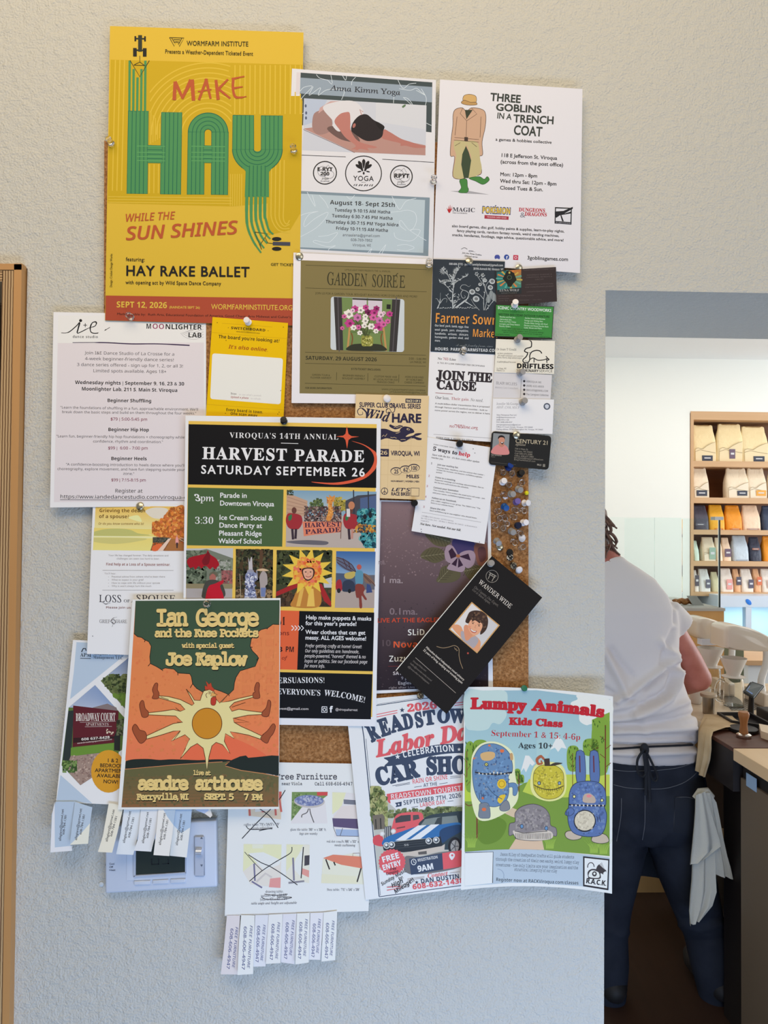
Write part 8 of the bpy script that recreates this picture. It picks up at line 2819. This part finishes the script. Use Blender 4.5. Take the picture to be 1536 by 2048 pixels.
MB().lathe([(10.5 * u, .0005), (11 * u, .003), (11.5 * u, 34 * u), (10.9 * u, 34 * u), (10.4 * u, .004), (.0001, .004)], q, n=28, cap=False).obj('cup', mat('brushed_steel', (150, 138, 124), .3, 1.0), t, 40)
MB().lathe([(15 * u, 34 * u), (16 * u, 36 * u), (15 * u, 40 * u), (8 * u, 42 * u), (.0001, 42 * u)], q, n=28, cap=False).obj('lid', mat('lid_tan', (186, 168, 142), .5), t, 40)
for px, py, l in ((1392, 1407, 'white cup just below the bare elbow'), (1409, 1397, 'white cup behind the steel cup')):
 q = on(px, py)
 tag(MB().lathe([(.016, .0006), (.021, .012), (.024, .04), (.0225, .04), (.019, .012), (.0001, .004)], q, n=24, cap=False).obj('cup', PORC, None, 40), l, 'cup', 'white cups by the steel cup')
TB = mat('rubber_black', (30, 26, 26), .5)
q = [on(1462, 1452), on(1560, 1466), on(1500, 1434.5), on(1434, 1434.5)]
f = MB()
ctr = sum(q, V3((0, 0, 0))) / 4
qi = [ctr + (p - ctr) * .88 for p in q]
for i in range(4):
 j = (i + 1) % 4
 f.hexa([q[i] + V3((0, 0, .0005)), q[j] + V3((0, 0, .0005)), qi[j] + V3((0, 0, .0005)), qi[i] + V3((0, 0, .0005))], [q[i] + V3((0, 0, .018)), q[j] + V3((0, 0, .018)), qi[j] + V3((0, 0, .018)), qi[i] + V3((0, 0, .018))])
t = thing('serving_tray', ctr, 'black rimmed tray lying on the counter behind the wooden tamper', 'tray')
f.obj('rim', TB, t)
MB().hexa([p + V3((0, 0, .0005)) for p in qi], [p + V3((0, 0, .003)) for p in qi]).obj('tray_floor', TB, t)
q = on(1487, 1462, ZT + .001)
tag(MB().lathe([(.042, 0), (.043, .003), (.043, .010), (.038, .012), (0, .012)], q, n=28).obj('tamping_mat', TB, None, 40), 'round black mat beside the wooden tamper', 'mat')
q = on(1487.5, 1474, ZT + .0006)
t = thing('coffee_tamper', q, 'turned wooden coffee tamper with a steel foot on the walnut top', 'tamper')
MB().lathe([(.021, 0), (.022, .002), (.022, .008), (.016, .012), (.012, .013)], q, n=28).obj('foot', mat('steel_bright', (206, 196, 184), .18, 1.0), t, 40)
MB().lathe([(.013, .013), (.0125, .02), (.0105, .035), (.0115, .05), (.0155, .064), (.0165, .072), (.0145, .078), (.0001, .0795)], q, n=28).obj('handle', wood('tamper_wood', (166, 108, 58), (142, 88, 44), 'Z', 20), t, 50)
q = [on(1522, 1476, ZT + .0006), on(1560, 1489, ZT + .0006), on(1562, 1470, ZT + .0006), on(1518, 1461, ZT + .0006)]
tag(MB().hexa(q, [p + V3((0, 0, .022)) for p in q]).obj('stir_stick_box', mat('kraft', (222, 200, 172), .6)), 'small cream box on the walnut top beside the wooden tamper', 'box')
q = on(1545, 1445, ZT + .0006)
t = thing('coffee_grinder', q, 'black grinder body cut off at the edge of the view on the counter', 'grinder')
MB().box(q.x - .012, q.x + .08, q.y, q.y + .08, q.z, q.z + .034, .006).obj('body', TB, t)
# small screen on the counter
sc_ = [R(*z6(790, 1112), 2.42), R(*z6(950, 1206), 2.40), R(*z6(1096, 1026), 2.46), R(*z6(905, 964), 2.48)]
t = thing('touch_screen', on(1509, 1405), 'small tilted black touch screen on the brewing bar', 'screen')
nrm = (sc_[1] - sc_[0]).cross(sc_[3] - sc_[0]).normalized()
if nrm.y > 0:
 nrm = -nrm
m = MB().hexa([p - nrm * .008 for p in sc_], sc_)
bmesh.ops.bevel(m.bm, geom=list(m.bm.edges), offset=.004, segments=3, affect='EDGES', clamp_overlap=True)
m.obj('housing', mat('screen_black', (44, 44, 42), .35), t, 35)
ctr = sum(sc_, V3((0, 0, 0))) / 4
qi = [ctr + (p - ctr) * .76 for p in sc_]
MB().hexa([p + nrm * .0002 for p in qi], [p + nrm * .0008 for p in qi]).obj('display', mat('screen_grey', (104, 108, 106), .15), t)
qj = [qi[0] + (ctr - qi[0]) * .1, qi[0].lerp(qi[1], .75), ctr + (qi[1] - ctr) * .2, qi[0].lerp(qi[3], .6)]
MB().hexa([p + nrm * .0009 for p in qj], [p + nrm * .0011 for p in qj]).obj('blue_panel', mat('screen_blue', (120, 146, 196), .2), t)
b0 = ctr - nrm * .008
MB().tube([V3((b0.x, b0.y + .004, b0.z)), V3((b0.x + .01, b0.y + .03, ZT + .001))], [.008, .01], 10).obj('stand', TB, t)
# far counter
fc = thing('service_counter', R(1560, 1400, 4.4), 'white service counter with a wooden top beyond the brewing heads', 'counter')
box_px(1497, 1700, 1331, 1650, 4.4, 4.8).obj('front_panel', mat('counter_white', (226, 228, 230), .5), fc)
box_px(1495, 1700, 1322, 1330.8, 4.38, 4.82).obj('top', OAK, fc)

# cream towel over the counter edge
TWL = mat('towel_cream', (206, 180, 140), .9, bump=(500, .4, .002), noise=(14, (190, 162, 122)))

def cloth(rows, m, name, th_=.004, fold=.006, nf=3, ph=0.0):
 """rows: (left point, right point); folded sheet between them with thickness."""
 n = 22
 g0, g1 = [], []
 for k, (a_, b__) in enumerate(rows):
  d_ = (b__ - a_)
  nn = V3((-d_.y, d_.x, 0))
  nn = nn.normalized() if nn.length > 1e-6 else V3((0, 1, 0))
  if nn.y > 0:
   nn = -nn
  r0, r1 = [], []
  for i in range(n + 1):
   u_ = i / n
   amp = fold * min(1.0, .35 + k * .18)
   w_ = math.sin(u_ * nf * 2 * math.pi + ph + .25 * k) + .4 * math.sin(u_ * nf * 3.7 * math.pi + ph * 2)
   p = a_.lerp(b__, u_) + nn * (amp * w_)
   r0.append(p)
   r1.append(p - nn * th_)
  g0.append(r0)
  g1.append(r1)
 m.rings([a_ + list(reversed(b__)) for a_, b__ in zip(g0, g1)])
 return m

m = MB()
rows = [(V3((1.27, 1.40, ZT + .007)), V3((1.24, 1.255, ZT + .010))), (V3((1.18, 1.39, ZT + .012)), V3((1.16, 1.22, ZT + .014))), (V3((1.125, 1.30, ZT + .010)), V3((1.10, 1.18, ZT + .012))), (V3((1.09, 1.25, ZT - .004)), V3((1.086, 1.165, ZT - .002)))]
for k, (yb_, z) in enumerate(((1.16, .875), (1.165, .84), (1.18, .805), (1.19, .778))):
 rows.append((V3((1.087 - .002 * k, 1.248, z)), V3((1.083 - .002 * k, yb_, z - .006))))
cloth(rows, m, 'towel', .006, .004, 2)
tag(m.obj('towel', TWL, None, 70), 'folded cream towel draped over the counter corner beside the white shirt', 'towel')

# --- the person behind the counter
from mathutils.bvhtree import BVHTree

def fused(name, mb, m, parent, voxel, it=6, fac=.5, folds=(), gain=1.0):
 """one continuous surface from the overlapping shapes in mb; folds: (photo points, height, width)."""
 o = mb.obj(name, m, None)
 r = o.modifiers.new('r', 'REMESH')
 r.mode = 'VOXEL'
 r.voxel_size = voxel
 s_ = o.modifiers.new('s', 'SMOOTH')
 s_.iterations = it
 s_.factor = fac
 bpy.context.view_layer.update()
 ev = o.evaluated_get(bpy.context.evaluated_depsgraph_get())
 me = bpy.data.meshes.new_from_object(ev)
 old = o.data
 bpy.data.objects.remove(o)
 bpy.data.meshes.remove(old)
 if folds:
  ns = [v.normal.copy() for v in me.vertices]
  for v, n in zip(me.vertices, ns):
   if n.y > .3:
    continue
   d = v.co - CAM
   k = d.dot(FW)
   px, py = 768 + F * d.dot(RT) / k, 1024 - F * d.dot(UP) / k
   h = 0
   for pts, amp, w in folds:
    best = 1e9
    for (x0, y0), (x1, y1) in zip(pts, pts[1:]):
     dx, dy = x1 - x0, y1 - y0
     t = max(0, min(1, ((px - x0) * dx + (py - y0) * dy) / (dx * dx + dy * dy)))
     best = min(best, math.hypot(px - x0 - t * dx, py - y0 - t * dy))
    if best < 3 * w:
     h += amp * math.exp(-(best / w) ** 2)
   v.co += n * h * gain
 me.materials.clear()
 me.materials.append(m)
 me.polygons.foreach_set('use_smooth', [True] * len(me.polygons))
 me.name = name
 return link(name, me, parent)

def oval(px0, px1, py, D, depth, tilt=0.0, n=28, e=.8):
 a, b = R(px0, py, D), R(px1, py, D)
 c, hw = (a + b) / 2, (b.x - a.x) / 2
 out = []
 for i in range(n):
  q = 2 * math.pi * i / n
  cs, sn = math.cos(q), math.sin(q)
  out.append(c + V3((hw * math.copysign(abs(cs) ** e, cs), depth * math.copysign(abs(sn) ** e, sn), tilt * sn)))
 return out

PD = 2.36
TORSO = [(1513, 1192, 1389, .105), (1490, 1190, 1387, .105), (1465, 1184, 1390, .108), (1435, 1176, 1388, .11), (1400, 1166, 1374, .11), (1350, 1150, 1357, .11), (1300, 1138, 1351, .115), (1255, 1128, 1352, .118), (1215, 1122, 1350, .115), (1185, 1130, 1334, .10), (1158, 1148, 1308, .085), (1136, 1172, 1276, .068), (1120, 1186, 1250, .056), (1112, 1190, 1242, .05)]
SKIN = mat('skin', (182, 112, 96), .5, sss=0, noise=(18, (166, 96, 80)))
man = thing('person', V3((.80, 1.33, 0)), 'person seen from behind in a white T-shirt, dark jeans and apron, working at the counter', 'person')

def P_(px, py, dd=0.0):
 return R(px, py, PD + dd)

b = MB()
b.rings([oval(x0 + 16, x1 - 16, y, PD, d - .03) for y, x0, x1, d in TORSO if y < 1500])
b.tube([P_(1212, 1135), P_(1196, 1106, .02), P_(1172, 1075, .05)], [.062, .056, .058], 18)
hc = P_(1158, 1060, .07)
b.ball(hc, .098, .80, .98, 1.16)
b.ball(hc + V3((0, .03, -.06)), .07, .82, 1.0, .9)
b.tube([hc + V3((0, .095, .015)), hc + V3((0, .118, -.02))], [.010, .014], 10)      # nose
b.tube([hc + V3((-.022, .096, -.062)), hc + V3((0, .103, -.060)), hc + V3((.022, .096, -.062))], .007, 8)  # lips
for s_ in (-1, 1):
 b.tube([hc + V3((s_ * .048, .082, .030)), hc + V3((s_ * .02, .094, .034))], .009, 8)     # brow
 b.ball(hc + V3((s_ * .079, .005, -.01)), .024, .35, .7, 1.1, 10)                         # ear

def arm(sh, el, wr, dsh, del_, dwr):
 S, E_, W_ = P_(*sh, dsh), P_(*el, del_), P_(*wr, dwr)
 b.tube([S, S.lerp(E_, .35), S.lerp(E_, .75), E_], [.034, .046, .048, .044], 18)
 b.ball(E_, .045, 1, 1, 1)
 b.tube([E_, E_.lerp(W_, .3), E_.lerp(W_, .75), W_], [.044, .046, .034, .028], 18)
 f_ = (W_ - E_).normalized()
 side = f_.cross(V3((0, 0, 1))).normalized()
 upv = side.cross(f_)
 pc_ = W_ + f_ * .045
 b.tube([W_, W_ + f_ * .03, W_ + f_ * .085], [.027, .036, .038], 16, flat=.5)
 for k, ln in enumerate((.060, .072, .078, .068)):
  r0 = W_ + f_ * .078 + side * (.029 - .0195 * k)
  b.tube([r0, r0 + f_ * ln * .45 - upv * .004, r0 + f_ * ln * .75 - upv * .022, r0 + f_ * ln * .85 - upv * .040], [.0095, .009, .0085, .0075], 8)
 sd = 1 if sh[0] < 1250 else -1
 r0 = W_ + f_ * .03 + side * (.028 * sd)
 b.tube([r0, r0 + f_ * .035 + side * (.018 * sd) - upv * .01, r0 + f_ * .062 + side * (.014 * sd) - upv * .03], [.012, .0105, .009], 8)

arm((1314, 1214), (1396, 1356), (1318, 1378), 0, .06, .30)
arm((1156, 1214), (1080, 1356), (1190, 1378), 0, .06, .30)
b.rings([oval(1196, 1384, 1490, PD, .09), oval(1186, 1400, 1580, PD, .10), oval(1196, 1398, 1640, PD, .09), oval(1215, 1380, 1660, PD, .07)])
LEGR = [(1352, 1655, .088), (1368, 1730, .082), (1392, 1810, .066), (1410, 1866, .056), (1424, 1930, .055), (1430, 1985, .042), (1432, 2008, .036)]
LEGL = [(1238, 1655, .086), (1226, 1730, .078), (1217, 1810, .062), (1214, 1866, .054), (1216, 1930, .054), (1219, 1985, .042), (1220, 2008, .036)]
for L_ in (LEGR, LEGL):
 b.tube([P_(x, y) for x, y, r in L_], [r for x, y, r in L_], 18)
 q = P_(L_[-1][0], 2010)
 b.tube([V3((q.x, q.y - .04, .04)), V3((q.x, q.y + .06, .045)), V3((q.x, q.y + .16, .032))], [.034, .04, .03], 14)
body = fused('body', b, SKIN, man, .0065, 4, .5)

# shirt
TEE = mat('tee_shirt', (214, 205, 200), .85, spec=.15, bump=(900, .25, .0008))
b = MB()
b.rings([oval(x0, x1, y, PD, d) for y, x0, x1, d in TORSO])
for sgn, sh, sm, en in ((1, (1304, 1206), (1334, 1228), (1360, 1254)), (-1, (1164, 1206), (1138, 1228), (1112, 1254))):
 b.tube([P_(*sh), P_(*sm, .01), P_(*en, .022)], [.055, .054, .053], 20)
FOLD = [([(1352, 1310), (1335, 1300), (1318, 1282)], .006, 6), ([(1350, 1322), (1322, 1338), (1290, 1362), (1262, 1384), (1235, 1400)], .010, 7),
  ([(1348, 1330), (1320, 1352), (1290, 1376)], -.009, 6), ([(1356, 1345), (1352, 1372), (1338, 1398), (1310, 1415), (1270, 1428)], .010, 7),
  ([(1348, 1352), (1338, 1380), (1318, 1396), (1280, 1408)], -.009, 7), ([(1212, 1305), (1228, 1338), (1246, 1372), (1252, 1395)], .008, 7),
  ([(1222, 1300), (1244, 1332), (1262, 1352)], -.006, 7), ([(1210, 1440), (1260, 1436), (1320, 1424), (1372, 1404)], .006, 6),
  ([(1220, 1452), (1290, 1450), (1350, 1440), (1388, 1428)], -.006, 5), ([(1230, 1464), (1300, 1462), (1388, 1456)], .006, 5),
  ([(1230, 1476), (1310, 1474), (1388, 1474)], -.005, 5), ([(1348, 1262), (1330, 1300), (1325, 1330)], -.005, 6),
  ([(1210, 1420), (1250, 1412), (1290, 1400)], .006, 6), ([(1210, 1380), (1232, 1392), (1260, 1398)], -.006, 6),
  ([(1320, 1160), (1342, 1188), (1352, 1215), (1352, 1245)], -.006, 4), ([(1200, 1492), (1290, 1494), (1390, 1490)], -.009, 5),
  ([(1200, 1505), (1290, 1508), (1390, 1503)], .006, 5), ([(1285, 1440), (1292, 1480)], .003, 8)]
shirt = fused('t_shirt', b, TEE, man, .0075, 5, .5, FOLD, 2.6)

# jeans
DEN = mat('denim', (46, 50, 60), .8, spec=.2, bump=(700, .4, .001), noise=(9, (36, 39, 48)))
b = MB()
b.rings([oval(1194, 1388, 1500, PD, .098), oval(1191, 1390, 1520, PD, .102), oval(1184, 1402, 1555, PD, .112), oval(1180, 1411, 1595, PD - .01, .122), oval(1180, 1414, 1635, PD - .008, .12), oval(1190, 1406, 1668, PD, .10)])
for L_ in (LEGR, LEGL):
 b.tube([P_(x, y) for x, y, r in L_], [r + .013 for x, y, r in L_], 20)
JF = [([(1290, 1590), (1290, 1650), (1288, 1690)], -.007, 6), ([(1250, 1650), (1275, 1680), (1285, 1690)], .005, 7), ([(1300, 1700), (1330, 1670)], .005, 8),
      ([(1360, 1850), (1400, 1862), (1440, 1850)], .006, 6), ([(1366, 1838), (1404, 1846), (1440, 1834)], -.006, 5), ([(1380, 1880), (1420, 1884), (1452, 1874)], -.005, 6),
      ([(1212, 1860), (1240, 1872), (1256, 1866)], .005, 6), ([(1212, 1640), (1240, 1690), (1255, 1700)], -.004, 8)]
jeans = fused('jeans', b, DEN, man, .0085, 5, .5, JF)
bv = BVHTree.FromPolygons([v.co.copy() for v in jeans.data.vertices], [tuple(p.vertices) for p in jeans.data.polygons])

def drape(pts, lift=.002, bvh=None):
 out = []
 for p in pts:
  h = (bvh or bv).ray_cast(CAM, ray(*p).normalized())
  if h[0] is not None:
   out.append(h[0] - ray(*p).normalized() * lift)
 return out

def z3(x, y):
 return (1200 + x / 3.604, 1480 + y / 3.604)

STI = mat('denim_stitch', (104, 106, 112), .8)
sm = []
for l in ([(98, 215), (200, 226), (300, 222), (420, 218), (560, 200), (690, 160)], [(98, 322), (200, 345), (320, 352), (460, 350), (580, 318), (660, 270), (716, 210)], [(325, 400), (325, 520), (322, 620), (306, 720)], [(155, 420), (150, 560), (120, 730)], [(420, 190), (560, 168), (690, 120)], [(545, 430), (535, 560), (535, 650)], [(540, 415), (620, 412), (690, 425)]):
 q = drape([z3(*p) for p in spl(l, 8)], .0012)
 if len(q) > 2:
  MB().tube(q, .0011, 5).obj('seam', STI, man, 60)
DEN2 = mat('denim_pocket', (34, 38, 48), .8, bump=(700, .4, .001))
g = [[z3(540 + (690 - 540) * u + (-8) * v, 412 + 12 * u + v * (250 + 30 * u)) for u in [i / 8 for i in range(9)]] for v in [j / 8 for j in range(9)]]
rings = []
for row in g:
 a_, c_ = drape(row, .0035), drape(row, -.003)
 if len(a_) == 9 and len(c_) == 9:
  rings.append(a_ + c_[::-1])
MB().rings(rings).obj('back_pocket', DEN2, man, 40)
# shoes
for L_ in (LEGR, LEGL):
 q = P_(L_[-1][0], 2010)
 MB().tube([V3((q.x, q.y - .075, .045)), V3((q.x, q.y - .04, .05)), V3((q.x, q.y + .06, .052)), V3((q.x, q.y + .14, .042)), V3((q.x, q.y + .20, .03))], [.02, .044, .05, .046, .02], 16).obj('shoe', mat('shoe_black', (34, 32, 32), .6), man, 60)
# apron: ties round the waist, bow at the back, panel in front
APR = mat('apron_cloth', (34, 36, 42), .85, bump=(800, .3, .001))
bs = BVHTree.FromPolygons([v.co.copy() for v in shirt.data.vertices], [tuple(p.vertices) for p in shirt.data.polygons])
tie = drape(spl([(1192, 1498), (1240, 1497), (1285, 1494), (1330, 1492), (1384, 1490)], 8), .003, bs)
ap = MB()
ap.tube(tie, .0055, 8, flat=.6)
k0 = drape([(1289, 1499)], .012, bs)[0]
ap.ball(k0, .015, 1, .7, 1.3, 12)
for pts in ([(1287, 1500), (1275, 1520), (1276, 1545), (1286, 1553), (1293, 1540), (1290, 1505)], [(1292, 1502), (1306, 1530), (1315, 1553), (1310, 1562), (1302, 1552), (1294, 1515)], [(1290, 1505), (1296, 1540), (1299, 1580), (1300, 1604)], [(1288, 1505), (1292, 1545), (1292, 1590)]):
 q = [R(x, y, PD - .128) for x, y in spl(pts, 5)]
 ap.tube(q, .0052, 8, flat=.7)
ap.tube([R(x, y, PD - .03) for x, y in ((1384, 1490), (1398, 1525), (1408, 1552), (1413, 1580))], .006, 8, flat=.6)
ap.obj('apron_tie', APR, man, 60)
ap = MB()
rows = []
for y, x0, x1 in ((1488, 1196, 1384), (1540, 1188, 1402), (1600, 1184, 1418), (1680, 1188, 1422), (1806, 1196, 1416)):
 r0, r1 = [], []
 for i in range(15):
  a_ = math.pi * i / 14
  c_, h_ = P_((x0 + x1) / 2, y), (P_(x1, y).x - P_(x0, y).x) / 2
  k_ = 1 + (y - 1488) / 900
  r0.append(V3((c_.x - h_ * math.cos(a_) * 1.02, c_.y + (.02 + .122 * math.sin(a_)) * k_, c_.z)))
  r1.append(V3((c_.x - h_ * math.cos(a_) * 1.0, c_.y + (.02 + .117 * math.sin(a_)) * k_, c_.z)))
 rows.append(r0 + r1[::-1])
ap.rings(rows)
ap.obj('apron', APR, man, 60)
# hair
HAI = mat('brown_hair', (116, 84, 66), .5, bump=(260, .8, .006), noise=(50, (78, 54, 44)))
h = MB()
h.ball(hc + V3((0, -.018, .02)), .108, .84, .95, 1.08)
h.ball(hc + V3((.015, -.05, -.05)), .082, 1.0, .7, .8)
rn = random.Random(3)
for i in range(80):
 a_ = rn.uniform(-2.6, -.3)
 e_ = rn.uniform(-.6, 1.0)
 d_ = V3((math.sin(a_ + 1.3) * .9, -abs(math.cos(a_)) * .8, .2)).normalized()
 p0 = hc + V3((d_.x * .07, d_.y * .09, .06 - .10 * (1 - e_) * .6))
 pts = [p0]
 for k in range(5):
  p0 = p0 + V3((d_.x * .004 + rn.uniform(-.017, .017), d_.y * .008 + rn.uniform(-.012, .01), -.019))
  pts.append(p0)
 h.tube(spl(pts, 3), [.005, .006, .006, .005, .005, .004, .003] + [.0025] * 20, 6)
for l in ([(1206, 1028), (1216, 1038), (1226, 1050), (1234, 1057)], [(1208, 1036), (1219, 1050), (1222, 1062), (1214, 1068)], [(1214, 1063), (1226, 1070), (1233, 1082), (1230, 1092), (1222, 1098)], [(1208, 1060), (1220, 1078), (1226, 1096), (1240, 1110)], [(1205, 1070), (1216, 1096), (1232, 1110)], [(1204, 1085), (1214, 1106), (1222, 1112)]):
 h.tube([R(x, y, PD - .03) for x, y in spl(l, 5)], [.0055] * 12 + [.003] * 30, 7)
h.obj('hair', HAI, man, 60)

# towel hanging from the back pocket
WT = mat('towel_white', (206, 202, 188), .92, spec=.1, bump=(420, .5, .002))

def zr(rows, D):
 return [(R(*z3(xa, ya), D), R(*z3(xb, yb), D)) for xa, ya, xb, yb in rows]

m = MB()
cloth(zr([(700, 378, 800, 388), (735, 450, 838, 450), (770, 560, 860, 560), (800, 700, 884, 700), (815, 820, 912, 830), (818, 900, 938, 920), (820, 972, 956, 1002)], PD - .145), m, '', .004, .006, 2, .5)
cloth(zr([(694, 388, 790, 380), (684, 500, 810, 500), (672, 700, 818, 700), (660, 860, 822, 860), (655, 1000, 828, 1000), (646, 1110, 834, 1090), (640, 1230, 806, 1190), (652, 1340, 720, 1300)], PD - .152), m, '', .004, .007, 2, 1.2)
cloth(zr([(690, 400, 760, 372), (688, 500, 790, 480), (680, 620, 826, 600), (668, 760, 862, 720), (660, 850, 868, 768), (656, 905, 740, 866)], PD - .166), m, '', .004, .005, 1.5, 2.2)
m.tube([R(*z3(x, y), PD - .135) for x, y in ((680, 420), (720, 372), (770, 366), (812, 410))], [.008, .011, .011, .008], 10)
tag(m.obj('hand_towel', WT, None, 70), 'white hand towel hanging from the back pocket of the dark jeans', 'towel')
